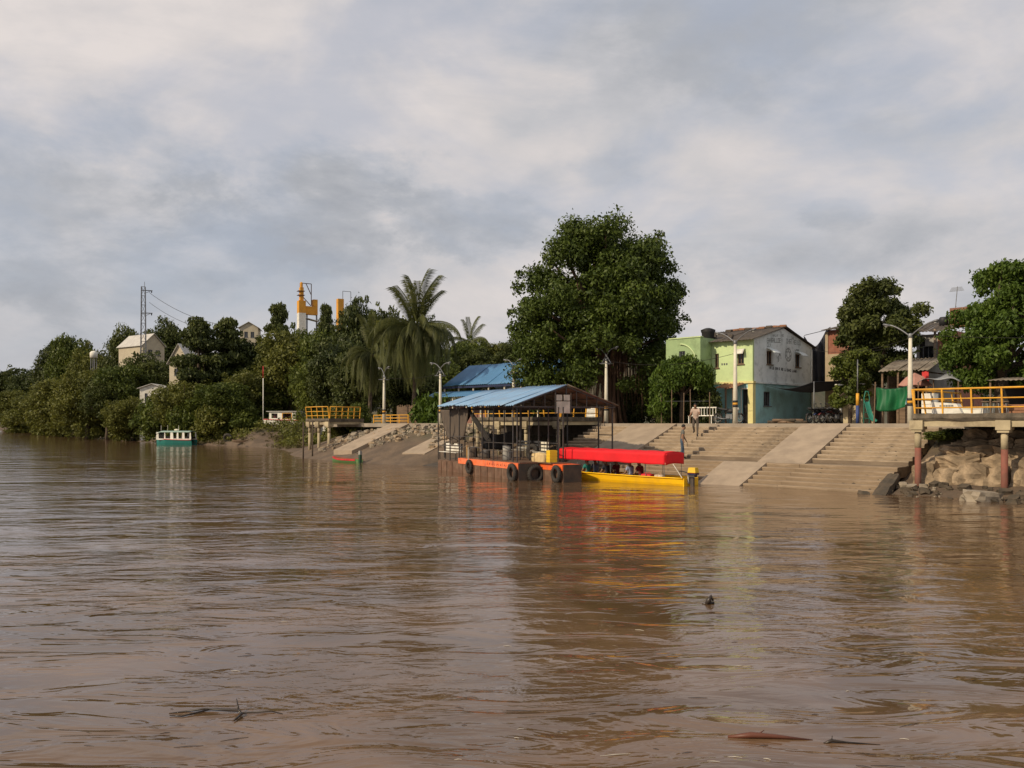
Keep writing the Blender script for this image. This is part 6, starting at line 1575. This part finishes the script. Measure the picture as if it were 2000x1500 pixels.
# ------------------------------------------------------------------ the big fig tree
fx, fY = at(1190, 4.5); fp = bw(fx, 4.5, PZ); sc_ = fY/1650
def fpt(px, py, dy=0.0): return ((px-1190)*sc_*(1+dy/fY), dy, (826-py)*sc_ + (EYE-PZ))
cl_ = []; g = random.Random(12)
outline = [(1010, 690, 9), (1000, 640, 9), (1015, 560, 12), (1040, 540, 14), (1070, 510, 14), (1100, 480, 16), (1112, 452, 12), (1140, 465, 17), (1165, 455, 15), (1195, 460, 16), (1200, 448, 9), (1225, 490, 15), (1250, 500, 12), (1272, 478, 11), (1285, 465, 9), (1290, 500, 11), (1305, 530, 13), (1318, 560, 14), (1325, 575, 10), (1312, 610, 14), (1300, 650, 16), (1322, 640, 10), (1040, 600, 18), (1020, 720, 14), (1035, 745, 12), (1330, 570, 7), (1000, 610, 8), (1005, 660, 10), (1020, 530, 8), (1310, 590, 9), (1335, 625, 7)]
for px, py, r_ in outline:
    k = r_*sc_*1.15; dy = g.uniform(-1.2, 1.2); x, y, z = fpt(px, py, dy); cl_.append((x, y, z, k, k, k*0.95))
def inside(px, py):
    # crown outline in picture terms: rough polygon test by half widths
    rows_ = [(458, 1112, 1198), (480, 1095, 1220), (510, 1070, 1285), (545, 1042, 1300), (580, 1022, 1306), (620, 1015, 1304), (660, 1015, 1305), (700, 1020, 1295), (740, 1030, 1285), (780, 1050, 1275)]
    for (y0, a0, b0), (y1, a1, b1) in zip(rows_, rows_[1:]):
        if y0 <= py < y1:
            f = (py-y0)/(y1-y0); return a0+(a1-a0)*f <= px <= b0+(b1-b0)*f
    return False
while len(cl_) < 330:
    px, py = g.uniform(1000, 1330), g.uniform(458, 779)
    if not inside(px, py): continue
    if py > 690 and 1140 < px < 1235 and g.random() < 0.8: continue
    e = abs(px-1165)/165; dmax = 5.2*math.sqrt(max(0.02, 1-e*e))*math.sqrt(max(0.05, 1-((py-620)/190)**2))
    dy = g.uniform(-1, 0.75)*dmax; k = g.choice((9, 13, 18, 26, 30))*g.uniform(0.85, 1.1)*sc_
    x, y, z = fpt(px, py, dy); cl_.append((x, y, z, k, k, k*0.85))
fig = thing('big_fig_tree', 'huge dense fig tree towering over the quay behind the dock', 'tree', fp, 0.0)
cm = leaf_mesh('crown', cl_, 120000, 0.24, L_fic, 33, droop=0.5, shell=0.35); inst(cm, 'crown', fig)
tp = [([(0, 0, -0.3), (0.05, 0, 1.5), (-0.1, 0.1, 3.2), (0.1, 0.1, 5.2)], [0.75, 0.5, 0.42, 0.3])]
for c in sorted(cl_, key=lambda c: g.random())[:34]:
    s_ = Vector((g.uniform(-.2, .2), 0.1, g.uniform(2.2, 5.0))); e = Vector(c[:3]); tp.append(([s_, s_.lerp(e, 0.5)+Vector((0, 0, 0.5)), e], [0.24, 0.14, 0.04]))
for a in ((-1.0, -0.3), (-0.55, -0.5), (0.6, -0.4), (0.95, 0.1), (0.25, -0.6), (-0.3, -0.55)):
    tp.append(([(a[0]*1.25, a[1]*1.3, -0.2), (a[0]*0.9, a[1], 1.6), (a[0]*0.8+0.1, a[1]*0.7, 3.2), (a[0]*1.5, a[1]*0.8, 5.6)], [0.16, 0.11, 0.10, 0.07]))
tm = trunk_mesh(tp); tm.materials.append(M_barkr); inst(tm, 'trunk', fig)
hr_ = MB()
for k in range(150):
    px = g.gauss(1190, 34) if k < 100 else g.uniform(1225, 1312); x0_ = (px-1190)*sc_; yy = g.uniform(-2.0, 1.0); z1_ = (826-g.uniform(690, 735))*sc_; z0_ = z1_-g.uniform(1.2, 3.2)
    hr_.tube([(x0_, yy, z1_+1.0), (x0_+g.uniform(-.08, .08), yy, (z0_+z1_)/2), (x0_+g.uniform(-.2, .2), yy, max(z0_, 0.2))], [0.02, 0.016, 0.008], 4)
hro = hr_.build('hanging_roots', M_barkr, fig); tag(hro, kind='stuff')

# small drooping tree before the green building
sx_, sY = at(1332, 2.0); sp_ = bw(sx_, 2.0, PZ); sc2 = sY/1650; cl_ = []
for i in range(150):
    a = g.uniform(0, 6.28); f = g.random()**0.5; rr_ = 53*f; pz_ = 756-54*(1-f*f)**0.6 + g.uniform(-4, 34)*(0.3+0.7*f)
    k = g.uniform(8, 15)*sc2
    if i > 125: a = math.pi+g.uniform(-0.8, 0.8); rr_ = g.uniform(34, 56); pz_ = g.uniform(755, 805)
    cl_.append((rr_*math.cos(a)*sc2, rr_*math.sin(a)*sc2*0.8, (826-pz_)*sc2, k, k, k*1.0))
dt = thing('drooping_tree', 'small round tree with drooping leaves in front of the green building', 'tree', sp_, 0.0)
inst(leaf_mesh('crown', cl_, 38000, 0.22, L_bright, 41, droop=1.2, shell=0.4, aspect=0.42), 'crown', dt)
tm = trunk_mesh(limb_parts(0.12, 1.9, cl_, 12, 4, 0.1)); tm.materials.append(M_bark); inst(tm, 'trunk', dt)
# dark hedge behind the steps, lower part before the green building added as shade
cl_ = []
for i in range(120):
    px = g.uniform(1195, 1330) if i < 70 else g.uniform(1290, 1398); t_ = g.uniform(5.5, 9.0) if i < 70 else g.uniform(2.6, 3.4); x, Y = at(px, t_); w_ = bw(x, t_); k = g.uniform(0.35, 0.7)*(1 if i < 70 else 0.7); cl_.append((w_.x, w_.y, PZ+g.uniform(0.1, 2.6 if i < 70 else 1.9), k, k, k))
hd = bpy.data.objects.new('shaded_hedge', leaf_mesh('shaded_hedge', cl_, 22000, 0.2, L_dark, 44, shell=0.3)); C.objects.link(hd)
tag(hd, 'dark overgrown hedge between fig tree and green building, partly added as shade', 'hedge', kind='stuff')
# thin stakes of the fence along the promenade edge under the drooping tree
fe = bthing('stake_fence', 'thin wooden stakes with wire along the quay under the drooping tree', 'fence', BX(1292, 0.5), 0.5, PZ)
for k, px in enumerate((1292, 1312, 1335, 1349, 1386)):
    xx = BX(px, 0.5)-BX(1292, 0.5); m = MB(); m.tube([(xx, 0, 0), (xx+0.03*((k % 3)-1), 0, 1.75+0.2*(k % 2))], 0.028, 6); m.build('stake', M_wood, fe)
m = MB(); m.tube([(0, 0, 1.3), (BX(1386, 0.5)-BX(1292, 0.5), 0, 1.25)], 0.008, 4); m.build('wire', M_metal, fe)

def pix_tree(name, label, px0, t_, rows_, n_cl, n_leaf, lsz, m, seed, trunk_r=0.25, h0=3.0, cr=(10, 18), depth=3.0, group=None, droop=0.4):
    x, Y = at(px0, t_); o = thing(name, label, 'tree', bw(x, t_, PZ), 0.0, group); s_ = Y/1650; g = random.Random(seed); cl_ = []
    ymin, ymax = rows_[0][0], rows_[-1][0]
    while len(cl_) < n_cl:
        py = g.uniform(ymin, ymax)
        for (y0, a0, b0), (y1, a1, b1) in zip(rows_, rows_[1:]):
            if y0 <= py <= y1:
                f = (py-y0)/(y1-y0); a = a0+(a1-a0)*f; b = b0+(b1-b0)*f
        px = g.uniform(a, b); e = (px-(a+b)/2)/max((b-a)/2, 1); dm = depth*math.sqrt(max(0.05, 1-e*e)); k = g.uniform(*cr)*s_
        cl_.append(((px-px0)*s_, g.uniform(-1, 1)*dm, (826-py)*s_+EYE-PZ, k, k, k*0.8))
    inst(leaf_mesh('crown', cl_, n_leaf, lsz, m, seed, droop=droop, shell=0.4), 'crown', o)
    tm = trunk_mesh(limb_parts(trunk_r, h0, cl_, 16, seed, 0.25)); tm.materials.append(M_bark); inst(tm, 'trunk', o)
    return o
pix_tree('feathery_tree', 'tall feathery tree between the kiosk and the vendor shack', 1715, 9.0, [(560, 1680, 1745), (575, 1660, 1775), (610, 1652, 1790), (650, 1650, 1790), (690, 1648, 1770), (720, 1655, 1745), (745, 1668, 1720)], 130, 42000, 0.21, L_dark, 51, 0.22, 3.5, (9, 18), 2.6)
pix_tree('fig_tree', 'bright leafy fig tree at the right edge above the railed deck', 1960, 4.0, [(520, 1960, 2030), (560, 1945, 2075), (590, 1905, 2110), (640, 1870, 2130), (700, 1862, 2130), (735, 1880, 2110), (750, 1900, 2090)], 190, 62000, 0.20, L_bright, 52, 0.4, 2.6, (10, 26), 3.2, droop=0.8)
pix_tree('slender_tree', 'slender low tree leaning over the cream kiosk', 1660, 5.2, [(690, 1640, 1700), (720, 1632, 1708), (765, 1636, 1700), (790, 1628, 1655)], 40, 12000, 0.18, L_mid, 53, 0.10, 2.2, (7, 12), 1.0)

# ------------------------------------------------------------------ palms
def frond_mesh(seed, droop, ln=4.2):
    "arching frond along +x with hanging leaflets"
    g = random.Random(seed); n = 12; pts = []; x = z_ = 0.0; a = 0.9-droop*0.4
    for i in range(n+1):
        pts.append(Vector((x, 0, z_))); st = ln/n; x += st*math.cos(a); z_ += st*math.sin(a); a -= droop*(0.07+0.14*(i/n)*1.6)
        a = max(a, -1.5)
    m = MB(); m.tube(pts, [0.035-0.028*i/n for i in range(n+1)], 5)
    for i in range(46):
        f = 0.12+0.87*i/45; k = min(int(f*n), n-1); p = pts[k].lerp(pts[k+1], f*n-k); d = (pts[k+1]-pts[k]).normalized()
        l_ = (0.75*math.sin(min(1, f*1.25)*math.pi*0.62+0.35)+0.12)*g.uniform(0.85, 1.1)
        for sd in (-1, 1):
            o = (Vector((0, sd, 0))*0.62 + d*0.55 + Vector((0, 0, -0.42-0.35*droop))).normalized()
            tip = p+o*l_+Vector((0, 0, -0.18*l_)); mid_ = p+o*l_*0.5; w = d*0.034
            m.add([p-w*0.6, mid_-w, tip, mid_+w, p+w*0.6], [(0, 1, 2, 3, 4)])
    me = m.mesh('frond'); a_ = me.attributes.new('rnd', 'FLOAT', 'FACE'); a_.data.foreach_set('value', [g.uniform(0.05, 0.9) for _ in me.polygons]); me.materials.append(L_palm); return me
FR = [frond_mesh(i, d) for i, d in enumerate((0.35, 0.9, 1.5, 2.2))]
def palm(label, px, t_, cy, H=None, sc=1.0, nf=30, seed=1, base=None, d=None):
    g = random.Random(seed)
    if d is None: x, Y = at(px, t_); p = bw(x, t_, PZ)
    else: Y = d; p = Vector((U(px)*d, d, tz(U(px)*d, d)))
    zc = HZ(cy, Y)-p.z
    t = thing('coconut_palm', label, 'palm tree', p, 0.0, 'coconut palms')
    m = MB(); pts = [(0.5*math.sin(i/8*1.4)*sc*0.6-0.25, 0, zc*i/8-(0.3 if i == 0 else 0)) for i in range(9)]
    m.tube(pts, [0.20-0.010*i for i in range(9)], 10); m.build('trunk', M_bark, t, True)
    c = Vector(pts[-1])
    for k in range(nf):
        f = k/nf; j = 0 if f < 0.16 else 1 if f < 0.30 else 2 if f < 0.52 else 3
        az = k*2.399+g.uniform(-.2, .2); pitch = -0.75 if f < 0.12 else (-0.45 if j == 0 else 0.0)
        o = inst(FR[j], 'frond', t, c+Vector((0, 0, 0.1-0.3*f)), (0, pitch+g.uniform(-.15, .15)+(0.25 if f > 0.75 else 0), az), (sc*g.uniform(0.85, 1.1)*(1.0 if j < 2 else 1.2),)*3)
    for k in range(5):
        m = MB(); a = k*1.26; m.lathe([(0.03, -0.14), (0.11, -0.06), (0.12, 0.04), (0.04, 0.14)], (c.x+0.24*math.cos(a), 0.24*math.sin(a), c.z-0.25), 8); m.build('coconut', M_wood, t, True)
    return t
palm('tall coconut palm with long drooping fronds left of the blue roofs', 812, 3.5, 640, sc=1.08, nf=58, seed=1)
palm('smaller palm between the leftmost lamp post and the tall palm', 726, 4.5, 690, sc=0.85, nf=40, seed=2)
palm('distant palm whose top shows above the far blue roof', 917, 0, 668, sc=0.9, nf=22, seed=3, d=112)
# spiky broad leaved plants by the quay left of the dock
cl_ = []
for i in range(40):
    px = g.uniform(822, 860); x, Y = at(px, g.uniform(1.5, 3.0)); w_ = bw(x, 2.2); k = g.uniform(0.25, 0.5); cl_.append((w_.x, w_.y, PZ+g.uniform(0.1, 2.0), k, k, k*1.3))
hd = bpy.data.objects.new('banana_clump', leaf_mesh('banana_clump', cl_, 2600, 0.6, L_bright, 45, shell=0.2, droop=0.9, aspect=0.28)); C.objects.link(hd)
tag(hd, 'clump of long leaved green plants left of the dock roof', 'plants', kind='stuff')
# bamboo slat fence behind the palm trunk
bf = bthing('slat_fence', 'dark upright slat fence behind the palm trunk', 'fence', BX(775, 2.6), 2.6, PZ)
fw = BX(822, 2.6)-BX(775, 2.6)
for k in range(24):
    m = MB(); m.b2((fw*k/24+0.01, 0, 0), (fw*(k+1)/24-0.02, 0.03, 1.45+0.10*math.sin(k*2.7))); m.build('slat', M_wood, bf)

# ------------------------------------------------------------------ left: hill buildings, plant, tower
M_cream2 = mat('cream_wall', (0.47, 0.42, 0.31), 0.9, (0.40, 0.35, 0.26), 1, 6, stain=(0.4, 0.34, 0.25), stain_amt=0.4)
M_roofg = mat('pale_sheet_roof', (0.50, 0.48, 0.44), 0.7, (0.40, 0.38, 0.35), 1, 6)
M_pyel = mat('plant_yellow', (0.70, 0.33, 0.035), 0.7, (0.58, 0.27, 0.03), 1, 5, stain=(0.35, 0.17, 0.05), stain_amt=0.35)
def hill_house(label, px, d, w_px, eave_py, ridge_py, depth_m=6, rz=-0.35, mw=M_cream2, mr=M_roofg, wins=((0.25, 0.45), (0.6, 0.8))):
    X = U(px)*d; zb = tz(X, d)-0.5; w = w_px/1650*d; he = HZ(eave_py, d)-zb; hr2 = HZ(ridge_py, d)-zb
    t = thing('hill_house', label, 'house', (X, d, zb), rz)
    zw = he-1.9
    wall('front_wall', (-w/2, 0, 0), X_, Y_, w, he, 0.25, [(w*a, w*b, zw, zw+1.1) for a, b in wins], mw, t)
    for a, b in wins: window((-w/2, 0, 0), X_, Y_, w*a, w*b, zw, zw+1.1, t)
    m = MB(); m.prism([(-w/2, 0.002, he+0.002), (w/2, 0.002, he+0.002), (0, 0.002, hr2-0.06)], (0, 0.24, 0)); m.build('gable', mw, t)
    for sg in (-1, 1):
        m = MB(); m.b2((sg*w/2-(0.25 if sg > 0 else 0)+0.0, 0.252, 0), (sg*w/2+(0.25 if sg < 0 else 0), depth_m, he)); m.build('side_wall', mw, t)
        m = MB(); m.prism([(sg*(w/2+0.35), -0.3, he-0.12), (0, -0.3, hr2), (0, -0.3, hr2+0.09), (sg*(w/2+0.35), -0.3, he-0.03)], (0, depth_m+0.6, 0)); m.build('roof_slope', mr, t)
    return t
hill_house('cream gabled house with pale sheet roof beside the lattice tower', 300, 175, 46, 676, 652, 9, rz=0.95)
hill_house('cream house half hidden by the tiered almond tree', 350, 135, 46, 710, 672, 6, rz=-0.3)
hill_house('cream building on the hill left of the yellow plant', 486, 165, 34, 640, 629, 6, rz=0.2)
hill_house('white bank house low behind the cabin boat trees', 297, 128, 46, 758, 750, 5, rz=0.1, mw=M_white, wins=((0.2, 0.32), (0.45, 0.6)))
hill_house('white house behind the trunks above the left yellow railing', 645, 92, 60, 768, 752, 5, rz=-0.2, mw=M_white)
# white water tank
wt = thing('white_water_tank', 'round white water tank on a stand among the hill trees', 'water tank', (U(183)*150, 150, tz(U(183)*150, 150)))
zt_ = HZ(699, 150)-wt.location.z
m = MB(); m.lathe([(0.45, zt_), (0.62, zt_+0.05), (0.64, zt_+0.9), (0.4, zt_+1.15), (0.1, zt_+1.25)], seg=16); m.build('tank_body', M_white, wt, True)
for a in range(4):
    ca, sa_ = math.cos(a*1.571+0.7), math.sin(a*1.571+0.7); m = MB(); m.beam((0.8*ca, 0.8*sa_, -0.5), (0.45*ca, 0.45*sa_, zt_-0.003), 0.1, 0.1); m.build('leg', M_metal, wt)
# lattice tower
td = 150; tw = thing('lattice_tower', 'slim steel lattice power tower on the left hill', 'tower', (U(280)*td, td, tz(U(280)*td, td)), 0.3)
th_ = HZ(560, td)-tw.location.z; hw0, hw1 = 0.55, 0.30
cor = lambda f, a: ((hw0+(hw1-hw0)*f)*(1 if a in (0, 3) else -1), (hw0+(hw1-hw0)*f)*(1 if a in (0, 1) else -1), th_*f)
for a in range(4):
    m = MB(); m.beam(Vector(cor(0, a))+Vector((0, 0, -0.5)), cor(1, a), 0.13, 0.13); m.build('leg', M_metal, tw)
nlv = 16
for i in range(nlv):
    f0, f1 = i/nlv, (i+1)/nlv; m = MB()
    for a in range(4):
        b = (a+1) % 4
        m.beam(cor(f0, a), cor(f1, b), 0.05, 0.05); m.beam(cor(f1, a), cor(f1, b), 0.05, 0.05)
    m.build('lattice_brace', M_metal, tw)
for f in (0.975, 0.82):
    m = MB(); m.beam((-0.4, 0, th_*f), (1.5, 0, th_*f), 0.14, 0.14); m.beam((0.3, 0, th_*f-0.5), (1.2, 0, th_*f-0.05), 0.07, 0.07); xa = m.build('cross_arm', M_metal, tw)
    m = MB(); m.lathe([(0.06, -0.4), (0.11, -0.25), (0.06, -0.2), (0.11, -0.12), (0.05, -0.02)], (1.35, 0, th_*f), 8); m.build('insulator', M_dark, xa)
m = MB(); m.tube([(0.2, 0, th_), (0.2, 0, th_+0.9)], 0.04, 6); m.build('spike', M_metal, tw)
# power lines
def wire(label, p, q_, sag, r=0.02, group='overhead wires'):
    p, q_ = Vector(p), Vector(q_); pts = []
    for i in range(17):
        f = i/16; g_ = p.lerp(q_, f); g_.z -= sag*4*f*(1-f); pts.append(g_)
    m = MB(); m.tube(pts, r, 5); o = m.build('overhead_wire', M_dark, None, True); return tag(o, label, 'wire', group)
wire('upper power line sagging right from the lattice tower', wp(291, 571, 150), wp(470, 640, 118), 1.2, 0.035)
wire('lower power line sagging right from the lattice tower', wp(291, 590, 150), wp(440, 650, 118), 1.0, 0.03)
lp = lambda px, t_, py: bw(BX(px, t_), t_, HZ(py, at(px, t_)[1]))
wire('wire from the right lamp post toward the black net', lp(1778, 1.0, 660), wp(1590, 684, 52), 0.35, 0.012)
wire('lower wire from the right lamp post toward the feathery tree', lp(1778, 1.0, 668), wp(1600, 672, 58), 0.5, 0.012)
wire('wire from the right lamp post to the right edge', lp(1778, 1.0, 652), bw(-4, 1.5, HZ(640, 33)), 0.3, 0.012)
wire('wire from the fig tree lamp post to the house lamp post', lp(1184, 0.9, 704), lp(1436, 0.9, 690), 0.45, 0.012)
wire('wire between the far blue roof lamp and the fig tree lamp', lp(1003, 0.9, 724), lp(1184, 0.9, 706), 0.35, 0.012)
wire('wire between the two left lamp posts', lp(750, 0.5, 737), lp(860, 0.9, 729), 0.25, 0.012)
# yellow industrial plant
pd = 170; k_ = pd/1650
plz = tz(U(590)*pd, pd)
pln = thing('industrial_plant', 'yellow and white hopper tower of a plant rising above the trees', 'plant', (U(590)*pd, pd, plz), 0.55)
def pz(py): return HZ(py, pd)-plz
m = MB(); m.b2((-0.9, -0.9, -0.5), (0.5, 0.5, pz(612))); m.build('white_shaft', M_white, pln)
m = MB(); m.b2((-0.9, -0.9, pz(612)+0.003), (0.5, 0.5, pz(588))); m.build('yellow_shaft', M_pyel, pln)
m = MB(); m.b2((-0.55, -0.6, pz(588)+0.003), (0.15, 0.2, pz(562))); m.lathe([(0.28, pz(562)), (0.3, pz(562)+0.9), (0.12, pz(562)+1.1)], (-0.2, -0.2, 0.0), 10); m.build('pipe_stack', M_pyel, pln)
m = MB(); m.b2((0.502, -0.7, pz(614)), (3.0, 0.4, pz(598))); m.b2((2.1, -0.72, pz(598)+0.003), (3.0, 0.42, pz(584))); m.build('hopper', M_pyel, pln)
m = MB(); m.prism([(0.6, -1.0, pz(622)), (3.2, -1.0, pz(627)), (3.2, -1.0, pz(626)), (0.6, -1.0, pz(621))], (0, 1.6, 0)); m.build('sheet_roof', M_roofg, pln)
m = MB()
for p, q_ in (((-0.4, 0, pz(562)), (-0.4, 0, pz(553))), ((-0.4, 0, pz(553)), (1.9, 0, pz(553))), ((1.9, 0, pz(553)), (1.9, 0, pz(596))), ((-0.3, 0, pz(575)), (1.8, 0, pz(596))), ((0.8, 0, pz(553)), (1.9, 0, pz(575)))): m.beam(p, q_, 0.13, 0.13)
m.build('pipe_frame', M_rust, pln)
for hh in (570, 578):
    m = MB(); m.b2((-1.0, -0.9, pz(hh)), (0.3, 0.3, pz(hh)+0.12)); m.build('platform', M_rust, pln)
for xx in (0.9, 2.9):
    m = MB(); m.beam((xx, -0.3, -0.5), (xx, -0.3, pz(614)-0.003), 0.25, 0.25); m.build('leg', M_metal, pln)
pl2z = tz(U(663)*pd, pd)
pl2 = thing('yellow_tower', 'second narrow yellow plant tower with a thin pipe frame', 'tower', (U(663)*pd, pd, pl2z), 0.55)
m = MB(); m.b2((-0.45, -0.5, -0.5), (0.75, 0.6, HZ(584, pd)-pl2z)); m.build('shaft', M_pyel, pl2)
m = MB(); zz_ = HZ(568, pd)-pl2z
for p, q_ in (((0.7, 0, HZ(586, pd)-pl2z), (0.7, 0, zz_)), ((0.7, 0, zz_), (2.4, 0, zz_)), ((2.4, 0, zz_), (2.4, 0, zz_-5))): m.beam(p, q_, 0.09, 0.09)
m.build('pipe_frame', M_metal, pl2)
# white mast with red top by the beached launch
mp_ = thing('marker_pole', 'thin red and white marker pole above the beached launch', 'pole', (U(514)*108, 108, tz(U(514)*108, 108)))
mz = HZ(715, 108)-mp_.location.z
m = MB(); m.tube([(0, 0, -0.3), (0, 0, mz*0.8)], 0.06, 8); m.build('white_shaft', M_white, mp_, True); m = MB(); m.tube([(0, 0, mz*0.8+0.003), (0, 0, mz)], 0.055, 8); m.build('red_top', M_cred, mp_, True)
# beached launch
bd_ = 106; bz = HZ(829, bd_)
bl_ = thing('beached_launch', 'white wooden launch with yellow framed cabin hauled out under the trees', 'boat', (U(552)*bd_, bd_, bz), -0.25)
ll = 82/1650*bd_
st4 = [(-ll/2+ll*i/10, 0.62*(1-max(0, (0.3-i/10)/0.3)**2*0.85), 0.42*(1-max(0, (0.3-i/10)/0.3)**2*0.9), 0.55+0.15*(1-i/10), 0.0+0.18*max(0, 0.3-i/10), 0) for i in range(11)]
hull_mesh(st4, 0.05).build('hull', M_white, bl_)
m = MB(); m.tube([(s_[0], s_[5]-s_[1]-0.012, s_[3]-0.05) for s_ in st4], 0.05, 6); m.build('red_strake', M_cred, bl_, True)
wall('cabin_side', (-ll*0.30, -0.52, 0.58), X_, Y_, ll*0.70, 1.0, 0.05, [(ll*0.36, ll*0.58, 0.15, 0.8), (ll*0.06, ll*0.22, 0.2, 0.8)], M_white, bl_)
m = MB(); m.b2((-ll*0.28, 0.4, 0.58), (ll*0.38, 0.45, 1.58)); m.build('cabin_far_side', M_mred, bl_)
for a, b, c, d in ((0.34, 0.60, 0.10, 0.15), (0.34, 0.60, 0.80, 0.85)): 
    m = MB(); m.b2((-ll*0.30+ll*a, -0.55, 0.58+c), (-ll*0.30+ll*b, -0.523, 0.58+d)); m.build('window_frame', M_yel, bl_)
for a in (0.34, 0.585):
    m = MB(); m.b2((-ll*0.30+ll*a, -0.55, 0.733), (-ll*0.30+ll*(a+0.015), -0.523, 1.377)); m.build('window_frame', M_yel, bl_)
m = MB(); m.b2((-ll*0.36, -0.7, 1.60), (ll*0.46, 0.7, 1.67)); m.build('roof', M_roofg, bl_)
for xx in (-ll*0.25, ll*0.2):
    m = MB(); m.b2((xx, -0.5, -1.2), (xx+0.2, 0.5, 0.02)); m.build('trestle', M_wood, bl_)
# tyre and dugout on the mud
wt_ = Vector((U(445)*103, 103, 0)); zt_ = tz(wt_.x, wt_.y)
t = MB(); t.torus((0, 0, 0), 0.46, 0.17, 'Y', 26, 10, flat=0.8); o = t.build('mud_tyre', M_rubber, None, True); o.location = (wt_.x, wt_.y, zt_+0.42); o.rotation_euler = (0.25, 0, -0.2)
tag(o, 'large old tyre lying on the left mud bank', 'tyre')
st5 = [(-1.0+2.0*i/8, 0.26*(1-abs(i/4-1)**3*0.9), 0.16*(1-abs(i/4-1)**3*0.9), 0.28+0.12*abs(i/4-1)**2, 0.0+0.06*abs(i/4-1)**2, 0) for i in range(9)]
dg_ = thing('dugout', 'dark little dugout canoe pulled up below the old tyre', 'canoe', (U(470)*100, 100, max(tz(U(470)*100, 100), 0)-0.03), 0.1)
hull_mesh(st5, 0.03).build('hull', M_wood, dg_); m = MB(); m.b2((-0.1, -0.2, 0.2), (0.05, 0.2, 0.225)); m.build('thwart', M_wood, dg_)
for k, px in enumerate((604, 622)):
    o = MB(); d = 66; o.tube([(0, 0, -0.6), (0.03, 0, 2.8)], 0.06, 8); s_ = o.build('mooring_stake', M_bark, None, True); s_.location = (U(px-12)*d, d, max(0, tz(U(px-12)*d, d)))
    tag(s_, ['leftmost bare stake in front of the left railed deck', 'second bare stake in front of the left railed deck'][k], 'stake', 'mooring stakes')

# ------------------------------------------------------------------ driftwood and floating litter in the foreground
def drift(name, label, px, py, parts, m, group=None):
    d = EYE*1650/(py-826); t = MB()
    for pts, rad in parts: t.tube(pts, rad, 6)
    o = t.build(name, m, None, True); o.location = (U(px)*d, d, 0.0); return tag(o, label, 'driftwood', group)
M_wet = mat('wet_wood', (0.035, 0.024, 0.016), 0.35, (0.02, 0.015, 0.012), 8, 4)
g = random.Random(3)
drift('floating_branch', 'forked dark branch drifting in the left foreground', 465, 1395, [([(-0.66, 0.02, 0.0), (-0.35, 0.10, 0.018), (0.0, 0.02, 0.03), (0.05, -0.05, 0.02)], [.006, .010, .014, .012]), ([(0.0, 0.02, 0.03), (-0.06, 0.14, 0.10)], [.010, .004]), ([(0.05, -0.05, 0.02), (0.03, -0.2, 0.015)], [.014, .008]), ([(-0.3, 0.09, 0.015), (-0.5, -0.08, 0.01), (-0.62, -0.06, 0.01)], [.008, .007, .005]), ([(0.05, -0.02, 0.02), (0.30, 0.05, 0.012), (0.42, 0.0, 0.005)], [.008, .006, .003])], M_wet)
drift('floating_branch', 'long driftwood stick with reddish bark in the right foreground', 1490, 1442, [([(-0.30, 0.02, 0.005), (-0.1, 0.0, 0.028), (0.1, -0.01, 0.02), (0.42, -0.04, 0.0)], [.012, .028, .020, .005]), ([(-0.05, 0, 0.03), (0.02, 0.03, 0.06)], [.008, .003])], mat('red_bark', (0.13, 0.045, 0.025), 0.5))
drift('floating_branch', 'broken twig right of the reddish driftwood stick', 1625, 1452, [([(-0.07, 0, 0.0), (0, 0.01, 0.02), (0.12, 0, 0.01), (0.4, -0.03, 0.0)], [.008, .016, .008, .003]), ([(0, 0.01, 0.02), (0.01, 0.02, 0.06)], [.006, .003])], M_wet)
drift('floating_clump', 'small dark lump floating in the right middle water', 1385, 1180, [([(-0.05, 0, -0.02), (0.0, 0.0, 0.06), (0.03, 0, 0.12), (0.06, 0, 0.05)], [.03, .045, .03, .015]), ([(-0.10, 0, 0.0), (0.08, 0.02, 0.02)], [.02, .02])], M_wet)
fl = MB()
for i in range(70):
    px, py = g.uniform(150, 1950), 1130+370*g.random()**0.7; d = EYE*1650/(py-826); a = g.uniform(-0.5, 0.5); ln_ = g.uniform(0.01, 0.07)*(1 if g.random() < 0.8 else 2); X, Y = U(px)*d, d
    fl.tube([(X-ln_*math.cos(a), Y-ln_*math.sin(a), 0.002), (X, Y, 0.006), (X+ln_*math.cos(a), Y+ln_*math.sin(a), 0.002)], [0.0015, 0.003, 0.0015], 4, m=0 if g.random() < 0.8 else 1)
fo = fl.build('floating_twigs', [M_wet, mat('foam_fleck', (0.6, 0.55, 0.45), 0.8)]); tag(fo, 'scattered twigs and flecks drifting on the near water', 'debris', kind='stuff')
